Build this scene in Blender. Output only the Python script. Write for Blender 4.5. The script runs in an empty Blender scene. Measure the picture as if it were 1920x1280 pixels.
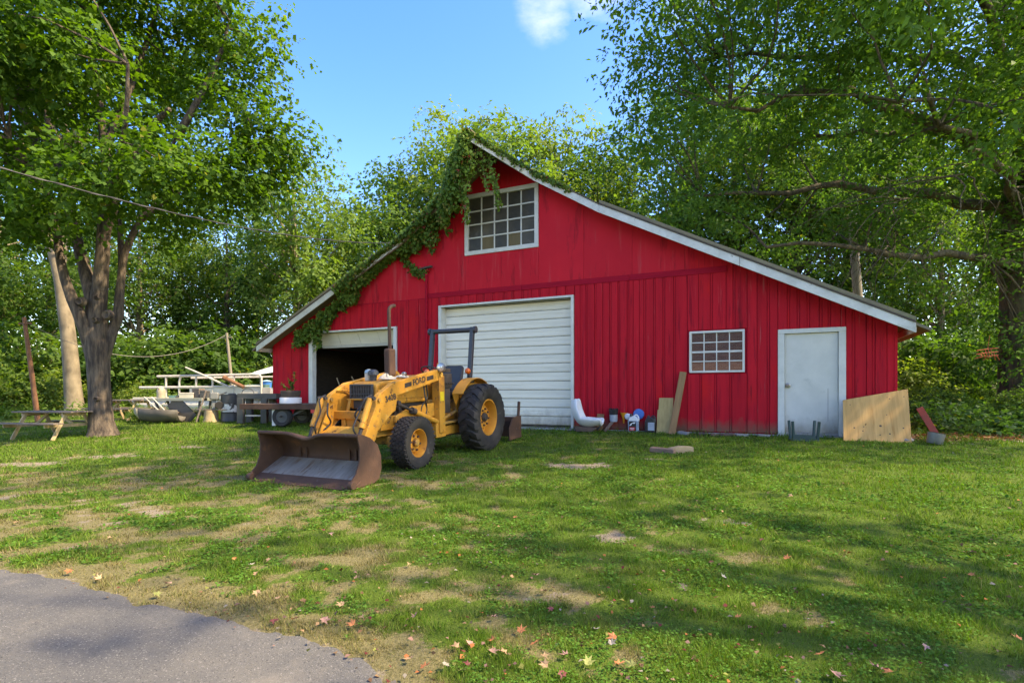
import bpy, bmesh, math, random
import numpy as np
from mathutils import Vector, Matrix, Euler

# ------------------------------------------------------------------ camera, world, sun, exposure
scene = bpy.context.scene
COL = scene.collection
R = math.radians
CAM_H = 1.25
cam_d = bpy.data.cameras.new('camera')
cam_d.sensor_width = 36.0
cam_d.lens = 36.0 * 1000 / 1920
cam_d.shift_y = 97.0 / 1920
cam_d.clip_start = 0.05
cam_d.clip_end = 3000
cam = bpy.data.objects.new('camera', cam_d)
COL.objects.link(cam)
cam.location = (0, 0, CAM_H)
cam.rotation_euler = (R(90), 0, 0)
scene.camera = cam

SUN_AZ, SUN_EL = 104.0, 50.0                      # azimuth clockwise from +Y
SUN_DIR = Vector((math.sin(R(SUN_AZ)) * math.cos(R(SUN_EL)), math.cos(R(SUN_AZ)) * math.cos(R(SUN_EL)), math.sin(R(SUN_EL))))
world = bpy.data.worlds.new('World')
scene.world = world
world.use_nodes = True
wn, wl = world.node_tree.nodes, world.node_tree.links
wn.clear()
w_out = wn.new('ShaderNodeOutputWorld')
w_bg = wn.new('ShaderNodeBackground')
w_bg.inputs['Strength'].default_value = 0.135
w_sky = wn.new('ShaderNodeTexSky')
w_sky.sky_type = 'NISHITA'
w_sky.sun_disc = False
w_sky.sun_elevation = R(SUN_EL)
w_sky.sun_rotation = R(SUN_AZ)
w_sky.altitude = 200
w_sky.air_density = 1.0
w_sky.dust_density = 0.9
w_sky.ozone_density = 2.0
w_co = wn.new('ShaderNodeTexCoord')


def w_math(op, a, b=None, clamp=False):
    n = wn.new('ShaderNodeMath'); n.operation = op; n.use_clamp = clamp
    for i, v in enumerate((a, b)):
        if v is None: continue
        if isinstance(v, (int, float)): n.inputs[i].default_value = v
        else: wl.new(v, n.inputs[i])
    return n.outputs[0]


# drifting clouds: soft blobs in several directions, broken up by noise
w_no = wn.new('ShaderNodeTexNoise'); w_no.inputs['Scale'].default_value = 7.0
w_no.inputs['Detail'].default_value = 9.0; w_no.inputs['Roughness'].default_value = 0.6
w_map = wn.new('ShaderNodeMapping'); w_map.inputs['Scale'].default_value = (1, 1, 2.2)
wl.new(w_co.outputs['Generated'], w_map.inputs['Vector']); wl.new(w_map.outputs[0], w_no.inputs['Vector'])
cl_total = None
for (dx, dy, dz, rad) in ((0.18, 1, 0.785, 0.12), (0.07, 1, 0.725, 0.06), (0.40, 1, 0.90, 0.2), (-1, 0.15, 0.5, 0.40), (1, -0.5, 0.7, 0.45),
                          (0.1, -1, 0.6, 0.5), (-0.6, -0.9, 0.35, 0.4), (0.8, 0.1, 1.2, 0.4), (-0.5, -0.2, 1.1, 0.45)):
    v = Vector((dx, dy, dz)).normalized()
    dn = wn.new('ShaderNodeVectorMath'); dn.operation = 'DISTANCE'
    wl.new(w_co.outputs['Generated'], dn.inputs[0]); dn.inputs[1].default_value = v
    f = w_math('SUBTRACT', 1.0, w_math('DIVIDE', dn.outputs['Value'], rad), True)
    cl_total = f if cl_total is None else w_math('MAXIMUM', cl_total, f)
cl = w_math('MULTIPLY', w_math('SUBTRACT', w_math('ADD', w_no.outputs['Fac'], w_math('MULTIPLY', cl_total, 0.36)), 0.64), 1.05, True)
cl = w_math('MULTIPLY', cl, w_math('MULTIPLY', cl_total, 3.0, True))
w_hs = wn.new('ShaderNodeHueSaturation'); w_hs.inputs['Saturation'].default_value = 1.40; w_hs.inputs['Hue'].default_value = 0.518
wl.new(w_sky.outputs[0], w_hs.inputs['Color'])
w_mix = wn.new('ShaderNodeMix'); w_mix.data_type = 'RGBA'
wl.new(cl, w_mix.inputs[0]); wl.new(w_hs.outputs[0], w_mix.inputs[6]); w_mix.inputs[7].default_value = (3.3, 3.45, 3.75, 1)
wl.new(w_mix.outputs[2], w_bg.inputs['Color']); wl.new(w_bg.outputs[0], w_out.inputs['Surface'])

sun_d = bpy.data.lights.new('sun', 'SUN')
sun_d.energy = 2.0
sun_d.angle = R(0.8)
sun_d.color = (1.0, 0.95, 0.86)
sun = bpy.data.objects.new('sun', sun_d)
COL.objects.link(sun)
sun.rotation_euler = (-SUN_DIR).to_track_quat('-Z', 'Y').to_euler()
sun.location = (20, 14, 30)

scene.render.engine = 'CYCLES'
scene.cycles.max_bounces = 8
scene.cycles.diffuse_bounces = 4
scene.cycles.transmission_bounces = 4
scene.cycles.sample_clamp_indirect = 6
vs = scene.view_settings
vs.view_transform = 'Standard'
vs.look = 'None'
vs.gamma = 1.0
vs.exposure = 2.42
vs.use_white_balance = True
vs.white_balance_temperature = 9300
vs.white_balance_tint = 10.0
vs.use_curve_mapping = False

# ------------------------------------------------------------------ helpers
random.seed(7)


def link(o, parent=None):
    COL.objects.link(o)
    if parent is not None: o.parent = parent
    return o


def tag(o, label=None, cat=None, group=None, kind=None):
    if label: o['label'] = label
    if cat: o['category'] = cat
    if group: o['group'] = group
    if kind: o['kind'] = kind
    return o


def thing(name, label, cat, loc=(0, 0, 0), rotz=0.0, group=None, rot=None):
    o = bpy.data.objects.new(name, None)
    o.empty_display_size = 0.2
    link(o)
    o.location = loc
    o.rotation_euler = rot if rot is not None else (0, 0, rotz)
    return tag(o, label, cat, group)


def copy_tree(o, parent=None):
    c = o.copy()
    link(c, parent)
    for ch in list(o.children): copy_tree(ch, c)
    return c


class MB:
    """collects shapes, builds ONE mesh object"""
    def __init__(s):
        s.v = []; s.f = []; s.sm = []

    def add(s, vs_, fs_, smooth=False):
        n = len(s.v)
        s.v += [tuple(p) for p in vs_]
        for f in fs_:
            s.f.append(tuple(i + n for i in f)); s.sm.append(smooth)
        return s

    def box(s, x0, x1, y0, y1, z0, z1, M=None):
        p = [(x, y, z) for z in (z0, z1) for y in (y0, y1) for x in (x0, x1)]
        if M is not None: p = [M @ Vector(q) for q in p]
        return s.add(p, [(0, 2, 3, 1), (4, 5, 7, 6), (0, 1, 5, 4), (2, 6, 7, 3), (0, 4, 6, 2), (1, 3, 7, 5)])

    def bar(s, a, b, w, h, up=(0, 0, 1)):
        a, b = Vector(a), Vector(b); d = (b - a).normalized(); u = Vector(up)
        sx = d.cross(u)
        if sx.length < 1e-4: sx = d.cross(Vector((1, 0, 0)))
        sx.normalize(); u = sx.cross(d).normalized()
        p = [q + sx * (w / 2 * i) + u * (h / 2 * j) for q in (a, b) for j in (-1, 1) for i in (-1, 1)]
        return s.add(p, [(0, 2, 3, 1), (4, 5, 7, 6), (0, 1, 5, 4), (2, 6, 7, 3), (0, 4, 6, 2), (1, 3, 7, 5)])

    def prism(s, poly, t0, t1, axes='xz'):
        """2-D polygon extruded along the third axis"""
        m = {'xz': lambda a, b, t: (a, t, b), 'xy': lambda a, b, t: (a, b, t), 'yz': lambda a, b, t: (t, a, b)}[axes]
        n = len(poly)
        p = [m(a, b, t0) for a, b in poly] + [m(a, b, t1) for a, b in poly]
        f = [tuple(range(n))[::-1], tuple(range(n, 2 * n))] + [(i, (i + 1) % n, n + (i + 1) % n, n + i) for i in range(n)]
        return s.add(p, f)

    def tube(s, pts, rad, n=8, caps=True, smooth=True, wob=0.0, rng=random):
        pts = [Vector(p) for p in pts]
        if not hasattr(rad, '__len__'): rad = [rad] * len(pts)
        base = len(s.v); ref = None
        for i, p in enumerate(pts):
            d = (pts[min(i + 1, len(pts) - 1)] - pts[max(i - 1, 0)]).normalized()
            if ref is None: ref = d.orthogonal().normalized()
            ref = (ref - d * ref.dot(d))
            ref = ref.normalized() if ref.length > 1e-5 else d.orthogonal().normalized()
            o = d.cross(ref)
            for k in range(n):
                a = 2 * math.pi * k / n
                r = rad[i] * (1 + (rng.uniform(-wob, wob) if wob else 0))
                s.v.append(tuple(p + (ref * math.cos(a) + o * math.sin(a)) * r))
        for i in range(len(pts) - 1):
            for k in range(n):
                a = base + i * n + k; b = base + i * n + (k + 1) % n
                s.f.append((a, b, b + n, a + n)); s.sm.append(smooth)
        if caps:
            s.f.append(tuple(base + k for k in range(n))[::-1]); s.sm.append(False)
            e = base + (len(pts) - 1) * n
            s.f.append(tuple(e + k for k in range(n))); s.sm.append(False)
        return s

    def lathe(s, prof, axis='z', c=(0, 0, 0), n=24, close=False, smooth=True, caps=True):
        """profile of (radius, height) turned round an axis"""
        c = Vector(c); base = len(s.v); m = len(prof)
        for k in range(n):
            a = 2 * math.pi * k / n; ca, sa = math.cos(a), math.sin(a)
            for r, h in prof:
                if axis == 'z': q = (r * ca, r * sa, h)
                elif axis == 'y': q = (r * ca, h, r * sa)
                else: q = (h, r * ca, r * sa)
                s.v.append(tuple(c + Vector(q)))
        for k in range(n):
            for j in range(m - 1 + (1 if close else 0)):
                j2 = (j + 1) % m
                a = base + k * m; b = base + ((k + 1) % n) * m
                s.f.append((a + j, b + j, b + j2, a + j2)); s.sm.append(smooth)
        if not close and caps:
            for j in (0, m - 1):
                if prof[j][0] > 1e-4:
                    s.f.append(tuple(base + k * m + j for k in range(n))); s.sm.append(False)
        return s

    def mesh(s, name, mat, bevel=0.0, seg=2, sharp=35):
        me = bpy.data.meshes.new(name)
        me.from_pydata(s.v, [], s.f)
        me.polygons.foreach_set('use_smooth', s.sm)
        bm = bmesh.new(); bm.from_mesh(me)
        bmesh.ops.remove_doubles(bm, verts=bm.verts, dist=1e-5)
        bmesh.ops.recalc_face_normals(bm, faces=bm.faces)
        if bevel > 0:
            ed = [e for e in bm.edges if len(e.link_faces) == 2 and e.calc_face_angle(0) > R(30)]
            bmesh.ops.bevel(bm, geom=ed, offset=bevel, segments=seg, affect='EDGES', clamp_overlap=True, profile=0.5)
        bm.to_mesh(me); bm.free()
        if any(s.sm): me.set_sharp_from_angle(angle=R(sharp))
        for m in (mat if isinstance(mat, (list, tuple)) else [mat]): me.materials.append(m)
        return me

    def build(s, name, mat, parent=None, bevel=0.0, seg=2, sharp=35, loc=None, rot=None):
        o = bpy.data.objects.new(name, s.mesh(name, mat, bevel, seg, sharp))
        if loc is not None: o.location = loc
        if rot is not None: o.rotation_euler = rot
        return link(o, parent)


def B(x0, x1, y0, y1, z0, z1): return MB().box(x0, x1, y0, y1, z0, z1)


def bez(pts, n=12):
    """Catmull-Rom through points"""
    P = [Vector(p) for p in pts]; P = [P[0] * 2 - P[1]] + P + [P[-1] * 2 - P[-2]]
    out = []
    for i in range(1, len(P) - 2):
        for k in range(n):
            t = k / n
            a, b, c, d = P[i - 1], P[i], P[i + 1], P[i + 2]
            out.append(0.5 * ((2 * b) + (c - a) * t + (2 * a - 5 * b + 4 * c - d) * t * t + (3 * b - a - 3 * c + d) * t ** 3))
    out.append(P[-2])
    return out


# ------------------------------------------------------------------ materials (all procedural)
MAT = {}


def srgb(r, g, b):
    f = lambda c: (c / 255 / 12.92) if c / 255 <= 0.04045 else ((c / 255 + 0.055) / 1.055) ** 2.4
    return (f(r), f(g), f(b))


def mk(name, c1, c2=None, scale=4.0, rough=0.6, metal=0.0, bump=0.0, bscale=25.0, stretch=(1, 1, 1), spots=(), spec=0.5,
       detail=6.0, lo=0.3, hi=0.7, rvar=0.0, world_co=False, bstretch=None, splash=None):
    """principled material: two colours mixed by noise, extra stains, bump and random offset per object"""
    m = bpy.data.materials.new(name); m.use_nodes = True
    N, L = m.node_tree.nodes, m.node_tree.links
    p = N['Principled BSDF']
    co = N.new('ShaderNodeTexCoord'); info = N.new('ShaderNodeObjectInfo')
    add = N.new('ShaderNodeVectorMath'); add.operation = 'ADD'
    if world_co:
        g = N.new('ShaderNodeNewGeometry'); L.new(g.outputs['Position'], add.inputs[0])
    else:
        L.new(co.outputs['Object'], add.inputs[0])
        mu = N.new('ShaderNodeMath'); mu.operation = 'MULTIPLY'; mu.inputs[1].default_value = 37.0
        L.new(info.outputs['Random'], mu.inputs[0]); L.new(mu.outputs[0], add.inputs[1])
    def noise(sc, st, det=detail, ro=0.6):
        mp = N.new('ShaderNodeMapping'); mp.inputs['Scale'].default_value = st; L.new(add.outputs[0], mp.inputs['Vector'])
        n = N.new('ShaderNodeTexNoise'); n.inputs['Scale'].default_value = sc; n.inputs['Detail'].default_value = det
        n.inputs['Roughness'].default_value = ro; L.new(mp.outputs[0], n.inputs['Vector'])
        return n.outputs['Fac']
    def rng(v, a, b):
        r = N.new('ShaderNodeMapRange'); r.inputs['From Min'].default_value = a; r.inputs['From Max'].default_value = b
        L.new(v, r.inputs['Value']); return r.outputs['Result']
    def mix(f, a, b):
        x = N.new('ShaderNodeMix'); x.data_type = 'RGBA'
        if isinstance(f, float): x.inputs[0].default_value = f
        else: L.new(f, x.inputs[0])
        for i, v in ((6, a), (7, b)):
            if isinstance(v, tuple): x.inputs[i].default_value = (*v, 1)
            else: L.new(v, x.inputs[i])
        return x.outputs[2]
    col = tuple(c1)
    if c2 is not None: col = mix(rng(noise(scale, stretch), lo, hi), tuple(c1), tuple(c2))
    for (sc_col, sc, th, soft, *st) in spots:
        col = mix(rng(noise(sc, st[0] if st else stretch, 8.0, 0.65), th, th + soft), col, tuple(sc_col))
    if splash is not None:                # soil splashed up from the ground: ragged, fades out by its height
        sx_ = N.new('ShaderNodeSeparateXYZ'); L.new(co.outputs['Object'], sx_.inputs[0])
        ad = N.new('ShaderNodeMath'); ad.operation = 'ADD'; L.new(rng(sx_.outputs[2], splash[1], 0.0), ad.inputs[0]); L.new(noise(5.0, (1, 1, 0.5), 9.0, 0.7), ad.inputs[1])
        col = mix(rng(ad.outputs[0], 1.0, 1.55), col, tuple(splash[0]))
    if rvar > 0:
        hs = N.new('ShaderNodeHueSaturation'); r_ = N.new('ShaderNodeMapRange')
        r_.inputs['To Min'].default_value = 1 - rvar; r_.inputs['To Max'].default_value = 1 + rvar
        L.new(info.outputs['Random'], r_.inputs['Value']); L.new(r_.outputs[0], hs.inputs['Value'])
        if isinstance(col, tuple): hs.inputs['Color'].default_value = (*col, 1)
        else: L.new(col, hs.inputs['Color'])
        col = hs.outputs[0]
    if isinstance(col, tuple): p.inputs['Base Color'].default_value = (*col, 1)
    else: L.new(col, p.inputs['Base Color'])
    rr = N.new('ShaderNodeMapRange'); rr.inputs['To Min'].default_value = max(rough - 0.12, 0.02); rr.inputs['To Max'].default_value = min(rough + 0.12, 1)
    L.new(noise(scale * 2.3, stretch), rr.inputs['Value']); L.new(rr.outputs[0], p.inputs['Roughness'])
    p.inputs['Metallic'].default_value = metal
    p.inputs['Specular IOR Level'].default_value = spec
    if bump > 0:
        b = N.new('ShaderNodeBump'); b.inputs['Strength'].default_value = 1.0; b.inputs['Distance'].default_value = bump
        L.new(noise(bscale, bstretch or stretch), b.inputs['Height']); L.new(b.outputs[0], p.inputs['Normal'])
    MAT[name] = m
    return m


def leaf_mat(name, tr=0.38, rough=0.5, tint=(1.28, 1.40, 0.45), spec=0.12):
    """leaf: colour from the mesh attribute 'tone', part of the light passes through"""
    m = bpy.data.materials.new(name); m.use_nodes = True
    N, L = m.node_tree.nodes, m.node_tree.links
    p = N['Principled BSDF']; out = N['Material Output']
    a = N.new('ShaderNodeAttribute'); a.attribute_name = 'tone'
    L.new(a.outputs['Color'], p.inputs['Base Color'])
    p.inputs['Roughness'].default_value = rough; p.inputs['Specular IOR Level'].default_value = spec
    t = N.new('ShaderNodeBsdfTranslucent')
    mu = N.new('ShaderNodeMix'); mu.data_type = 'RGBA'; mu.blend_type = 'MULTIPLY'; mu.inputs[0].default_value = 1.0
    L.new(a.outputs['Color'], mu.inputs[6]); mu.inputs[7].default_value = (*tint, 1)
    L.new(mu.outputs[2], t.inputs['Color'])
    ms = N.new('ShaderNodeMixShader'); ms.inputs[0].default_value = tr
    L.new(p.outputs[0], ms.inputs[1]); L.new(t.outputs[0], ms.inputs[2]); L.new(ms.outputs[0], out.inputs['Surface'])
    MAT[name] = m
    return m


RED = (0.60, 0.014, 0.026)
mk('red_siding', RED, (0.46, 0.011, 0.022), 1.2, 0.75, spec=0.12, bump=0.002, bscale=60, stretch=(7, 7, 0.4), rvar=0.07, detail=9, splash=((0.20, 0.09, 0.06), 0.55),
   spots=(((0.30, 0.008, 0.018), 2.2, 0.55, 0.12), ((0.62, 0.014, 0.018), 0.8, 0.58, 0.12, (1, 1, 0.6)), ((0.46, 0.10, 0.10), 3.0, 0.63, 0.10, (9, 9, 0.3)), ((0.62, 0.36, 0.33), 22.0, 0.72, 0.03, (1, 1, 0.7)), ((0.20, 0.010, 0.016), 1.0, 0.60, 0.10, (5, 5, 0.5)), ((0.55, 0.06, 0.05), 9.0, 0.70, 0.06, (2, 2, 1))))
mk('red_panel', (0.66, 0.019, 0.032), (0.55, 0.014, 0.026), 0.7, 0.7, spec=0.12, bump=0.0015, bscale=40, rvar=0.03, spots=(((0.58, 0.06, 0.065), 1.6, 0.56, 0.16, (4, 4, 0.3)), ((0.34, 0.012, 0.02), 1.3, 0.57, 0.12, (3, 3, 0.6)), ((0.62, 0.34, 0.31), 20.0, 0.725, 0.03, (1, 1, 1)),))
mk('red_trim', (0.44, 0.008, 0.026), (0.33, 0.006, 0.020), 3.0, 0.75, spec=0.12, bump=0.003, bscale=20, stretch=(0.6, 4, 8))
mk('white_trim', (0.70, 0.69, 0.62), (0.54, 0.54, 0.48), 3.5, 0.6, bump=0.002, bscale=30, spots=(((0.30, 0.31, 0.29), 7.0, 0.66, 0.10), ((0.22, 0.18, 0.14), 16.0, 0.72, 0.05)))
mk('fascia_paint', (0.70, 0.70, 0.64), (0.48, 0.48, 0.43), 2.5, 0.65, bump=0.003, bscale=18, spots=(((0.20, 0.17, 0.13), 9.0, 0.66, 0.07), ((0.33, 0.32, 0.26), 1.6, 0.58, 0.2)))
mk('door_paint', (0.66, 0.65, 0.58), (0.53, 0.53, 0.47), 1.8, 0.5, splash=((0.30, 0.26, 0.20), 0.7), bump=0.001, bscale=50, spots=(((0.42, 0.43, 0.38), 2.6, 0.64, 0.15),))
mk('garage_paint', (0.84, 0.79, 0.65), (0.70, 0.66, 0.54), 1.6, 0.5, splash=((0.36, 0.31, 0.23), 0.8), stretch=(0.5, 1, 4), spots=(((0.50, 0.47, 0.36), 1.3, 0.60, 0.25), ((0.40, 0.36, 0.26), 5, 0.70, 0.12)))
mk('roofing', (0.24, 0.20, 0.12), (0.16, 0.135, 0.09), 2.0, 0.85, bump=0.006, bscale=30, spots=(((0.13, 0.16, 0.07), 1.3, 0.56, 0.2),))
mk('dark_wood', (0.10, 0.075, 0.055), (0.06, 0.045, 0.035), 5, 0.85, bump=0.004, stretch=(1, 1, 5))
mk('concrete', (0.36, 0.34, 0.30), (0.26, 0.24, 0.21), 4, 0.9, bump=0.004, spots=(((0.17, 0.15, 0.12), 3, 0.58, 0.2),))
mk('pane_glass', (0.035, 0.04, 0.04), (0.07, 0.07, 0.06), 2.0, 0.10, spec=0.6, rvar=0.3)
mk('pane_dusty', (0.040, 0.038, 0.030), (0.085, 0.072, 0.048), 3.0, 0.35, spec=0.25, rvar=0.35, spots=(((0.20, 0.17, 0.12), 2.0, 0.60, 0.2),))
mk('pane_board', (0.17, 0.125, 0.06), (0.13, 0.10, 0.05), 3.0, 0.5, spec=0.2, stretch=(4, 1, 1))
mk('yellow_paint', (0.64, 0.30, 0.042), (0.51, 0.22, 0.030), 2.2, 0.55, spec=0.3, bump=0.0015, bscale=45,
   spots=(((0.42, 0.20, 0.035), 3.6, 0.57, 0.12), ((0.11, 0.048, 0.02), 8.0, 0.60, 0.05), ((0.22, 0.10, 0.03), 1.7, 0.58, 0.10), ((0.16, 0.12, 0.075), 13.0, 0.62, 0.06), ((0.80, 0.55, 0.16), 2.0, 0.62, 0.15)))
mk('yellow_dirty', (0.62, 0.33, 0.05), (0.36, 0.19, 0.05), 3.0, 0.65, bump=0.003, spots=(((0.07, 0.04, 0.025), 5.0, 0.56, 0.08), ((0.18, 0.07, 0.03), 9.0, 0.6, 0.06)))
mk('rim_yellow', (0.64, 0.285, 0.036), (0.46, 0.185, 0.027), 5.0, 0.6, spec=0.25, spots=(((0.22, 0.07, 0.025), 7.0, 0.61, 0.10),))
mk('rust', (0.125, 0.066, 0.042), (0.070, 0.040, 0.030), 3.0, 0.75, spec=0.3, metal=0.15, bump=0.003, bscale=35, spots=(((0.19, 0.085, 0.04), 4.0, 0.60, 0.12), ((0.16, 0.13, 0.12), 6.0, 0.66, 0.1)))
mk('worn_steel', (0.34, 0.30, 0.25), (0.20, 0.165, 0.13), 3.0, 0.6, metal=0.1, bump=0.001, stretch=(1, 4, 1), spots=(((0.20, 0.12, 0.07), 2.6, 0.54, 0.12), ((0.11, 0.06, 0.04), 5.0, 0.60, 0.06)))
mk('rubber', (0.026, 0.025, 0.024), (0.050, 0.046, 0.040), 4.0, 0.8, spec=0.25, bump=0.0015, bscale=60, spots=(((0.12, 0.105, 0.085), 5.0, 0.60, 0.15),))
mk('engine_black', (0.030, 0.026, 0.023), (0.065, 0.05, 0.04), 8.0, 0.65, bump=0.004, bscale=20, spots=(((0.13, 0.07, 0.04), 9.0, 0.62, 0.1),))
mk('rops_paint', (0.036, 0.043, 0.052), (0.027, 0.032, 0.038), 4.0, 0.45, spots=(((0.13, 0.14, 0.15), 9.0, 0.66, 0.06),))
mk('hose_rubber', (0.02, 0.02, 0.02), None, rough=0.55)
mk('seat_vinyl', (0.022, 0.023, 0.025), (0.035, 0.035, 0.037), 5, 0.45)
mk('decal_black', (0.025, 0.02, 0.018), (0.05, 0.04, 0.03), 20, 0.5)
mk('decal_yellow', (0.85, 0.62, 0.03), (0.7, 0.5, 0.03), 10, 0.5)
mk('lamp_lens', (0.75, 0.74, 0.68), (0.5, 0.48, 0.42), 30, 0.12, metal=0.5)
mk('amber_lens', (0.75, 0.13, 0.015), (0.6, 0.09, 0.01), 8, 0.25)
mk('chrome', (0.45, 0.45, 0.44), (0.25, 0.22, 0.2), 8, 0.3, metal=0.9)
mk('grey_cloth', (0.42, 0.38, 0.32), (0.26, 0.24, 0.21), 6, 0.9, bump=0.01, bscale=14)
mk('blue_plastic', (0.03, 0.19, 0.55), (0.03, 0.15, 0.42), 5, 0.4)
mk('pale_blue', (0.16, 0.32, 0.42), (0.35, 0.42, 0.42), 9, 0.45)
mk('plywood', (0.66, 0.38, 0.14), (0.46, 0.25, 0.085), 2.0, 0.7, spec=0.2, bump=0.001, stretch=(8, 8, 0.6), detail=9,
   spots=(((0.42, 0.20, 0.06), 3.0, 0.56, 0.12, (5, 5, 0.4)), ((0.14, 0.06, 0.02), 5.0, 0.665, 0.03, (1.3, 1, 1))))
mk('osb', (0.52, 0.36, 0.14), (0.38, 0.25, 0.09), 5, 0.75, bump=0.001, stretch=(3, 3, 0.8), spots=(((0.14, 0.09, 0.05), 4, 0.66, 0.06, (1, 1, 1)),))
mk('plank_wood', (0.36, 0.19, 0.075), (0.24, 0.125, 0.05), 3, 0.75, bump=0.002, stretch=(8, 8, 0.8))
mk('weathered_wood', (0.24, 0.19, 0.15), (0.14, 0.11, 0.09), 3, 0.85, bump=0.003, stretch=(1, 8, 8), rvar=0.2)
mk('pale_wood', (0.48, 0.36, 0.20), (0.34, 0.25, 0.14), 3, 0.8, bump=0.002, stretch=(2, 6, 3), rvar=0.15)
mk('scrap_wood', (0.21, 0.125, 0.085), (0.12, 0.08, 0.06), 5, 0.85, bump=0.004, rvar=0.3, spots=(((0.34, 0.22, 0.13), 6, 0.6, 0.1),))
mk('white_plastic', (0.76, 0.77, 0.76), (0.66, 0.67, 0.64), 3, 0.4, spots=(((0.45, 0.42, 0.36), 6, 0.68, 0.1),))
mk('cream_plastic', (0.62, 0.57, 0.46), (0.46, 0.42, 0.33), 3, 0.6, spots=(((0.25, 0.2, 0.15), 5, 0.64, 0.1),))
mk('black_plastic', (0.018, 0.018, 0.02), (0.03, 0.03, 0.03), 5, 0.4)
mk('grey_label', (0.42, 0.46, 0.50), (0.30, 0.34, 0.38), 18, 0.5)
mk('jug_grey', (0.22, 0.28, 0.34), (0.32, 0.38, 0.44), 5, 0.45)
mk('red_label', (0.60, 0.03, 0.03), (0.5, 0.02, 0.02), 5, 0.45)
mk('orange_plastic', (0.85, 0.33, 0.02), (0.75, 0.25, 0.02), 4, 0.4)
mk('green_plastic', (0.012, 0.045, 0.045), (0.02, 0.06, 0.055), 4, 0.45)
mk('galvanised', (0.26, 0.26, 0.24), (0.17, 0.17, 0.155), 6, 0.5, metal=0.4, spots=(((0.17, 0.14, 0.11), 5, 0.63, 0.1),))
mk('red_old_paint', (0.42, 0.05, 0.025), (0.24, 0.05, 0.03), 5, 0.75, stretch=(1, 1, 1))
mk('rusty_pole', (0.25, 0.11, 0.05), (0.16, 0.075, 0.04), 4, 0.8, stretch=(3, 3, 0.6), bump=0.004)
mk('grey_pole', (0.27, 0.235, 0.18), (0.18, 0.155, 0.12), 3, 0.85, stretch=(4, 4, 0.5), bump=0.006, spots=(((0.12, 0.15, 0.07), 3, 0.6, 0.15),))
mk('wire', (0.035, 0.035, 0.035), None, rough=0.5)
mk('wire_pale', (0.13, 0.12, 0.10), None, rough=0.5)
mk('boat_white', (0.80, 0.72, 0.60), (0.60, 0.52, 0.42), 2.2, 0.5, spots=(((0.36, 0.28, 0.19), 4.0, 0.60, 0.15),))
mk('boat_rail', (0.62, 0.58, 0.51), (0.46, 0.42, 0.36), 6, 0.4)
mk('barrel_black', (0.035, 0.038, 0.042), (0.055, 0.055, 0.055), 4, 0.5, spots=(((0.12, 0.07, 0.04), 5, 0.66, 0.08),))
mk('barrel_white', (0.66, 0.67, 0.66), (0.5, 0.52, 0.52), 4, 0.6, spots=(((0.03, 0.03, 0.035), 6.0, 0.54, 0.03),))
mk('dark_steel', (0.055, 0.06, 0.06), (0.085, 0.08, 0.07), 5, 0.6, spots=(((0.15, 0.08, 0.05), 6, 0.64, 0.1),))
mk('hull_dark', (0.060, 0.055, 0.045), (0.11, 0.095, 0.075), 3, 0.6, spots=(((0.05, 0.05, 0.045), 3, 0.58, 0.15),))
mk('hull_tan', (0.42, 0.36, 0.25), (0.30, 0.25, 0.17), 3, 0.6)
mk('bench_green', (0.23, 0.25, 0.19), (0.33, 0.33, 0.27), 4, 0.7)
mk('stone', (0.36, 0.34, 0.31), (0.24, 0.22, 0.20), 4, 0.9, bump=0.01, bscale=10, rvar=0.2)
bk_ = mk('brick_wall', (0.30, 0.14, 0.09), (0.22, 0.10, 0.065), 6, 0.85, spec=0.2)
_N, _L = bk_.node_tree.nodes, bk_.node_tree.links
_t = _N.new('ShaderNodeTexBrick'); _t.inputs['Scale'].default_value = 1.0; _t.inputs['Brick Width'].default_value = 0.24; _t.inputs['Row Height'].default_value = 0.085; _t.inputs['Mortar Size'].default_value = 0.010
_t.inputs['Color1'].default_value = (0.33, 0.15, 0.095, 1); _t.inputs['Color2'].default_value = (0.21, 0.085, 0.055, 1); _t.inputs['Mortar'].default_value = (0.36, 0.31, 0.26, 1)
_c = _N.new('ShaderNodeTexCoord'); _s = _N.new('ShaderNodeSeparateXYZ'); _k = _N.new('ShaderNodeCombineXYZ')
_L.new(_c.outputs['Object'], _s.inputs[0]); _L.new(_s.outputs[0], _k.inputs[0]); _L.new(_s.outputs[2], _k.inputs[1]); _L.new(_k.outputs[0], _t.inputs['Vector']); _L.new(_t.outputs['Color'], _N['Principled BSDF'].inputs['Base Color'])
mk('shingle', (0.12, 0.11, 0.10), (0.17, 0.15, 0.14), 8, 0.9)
mk('bark_maple', (0.155, 0.115, 0.080), (0.040, 0.029, 0.022), 5.0, 0.9, bump=0.05, bscale=7, stretch=(2.6, 2.6, 0.42), bstretch=(2.6, 2.6, 0.36), world_co=True, lo=0.36, hi=0.62,
   spots=(((0.22, 0.18, 0.10), 1.2, 0.62, 0.2),))
mk('bark_pale', (0.27, 0.215, 0.14), (0.15, 0.118, 0.075), 3.0, 0.85, lo=0.36, hi=0.64, bump=0.015, bscale=12, stretch=(1, 1, 0.6), world_co=True, spots=(((0.09, 0.07, 0.045), 4.0, 0.62, 0.08),))
mk('bark_dark', (0.150, 0.118, 0.072), (0.045, 0.035, 0.024), 4.0, 0.9, lo=0.36, hi=0.62, bump=0.04, bscale=8, stretch=(2, 2, 0.4), world_co=True, spots=(((0.16, 0.15, 0.08), 1.0, 0.6, 0.2),))
mk('vine_stem', (0.20, 0.13, 0.07), (0.12, 0.08, 0.05), 6, 0.85)
mk('net_orange', (0.55, 0.10, 0.03), (0.4, 0.06, 0.02), 6, 0.7)
mk('tarp', (0.66, 0.68, 0.70), (0.52, 0.54, 0.57), 2, 0.5)
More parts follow.
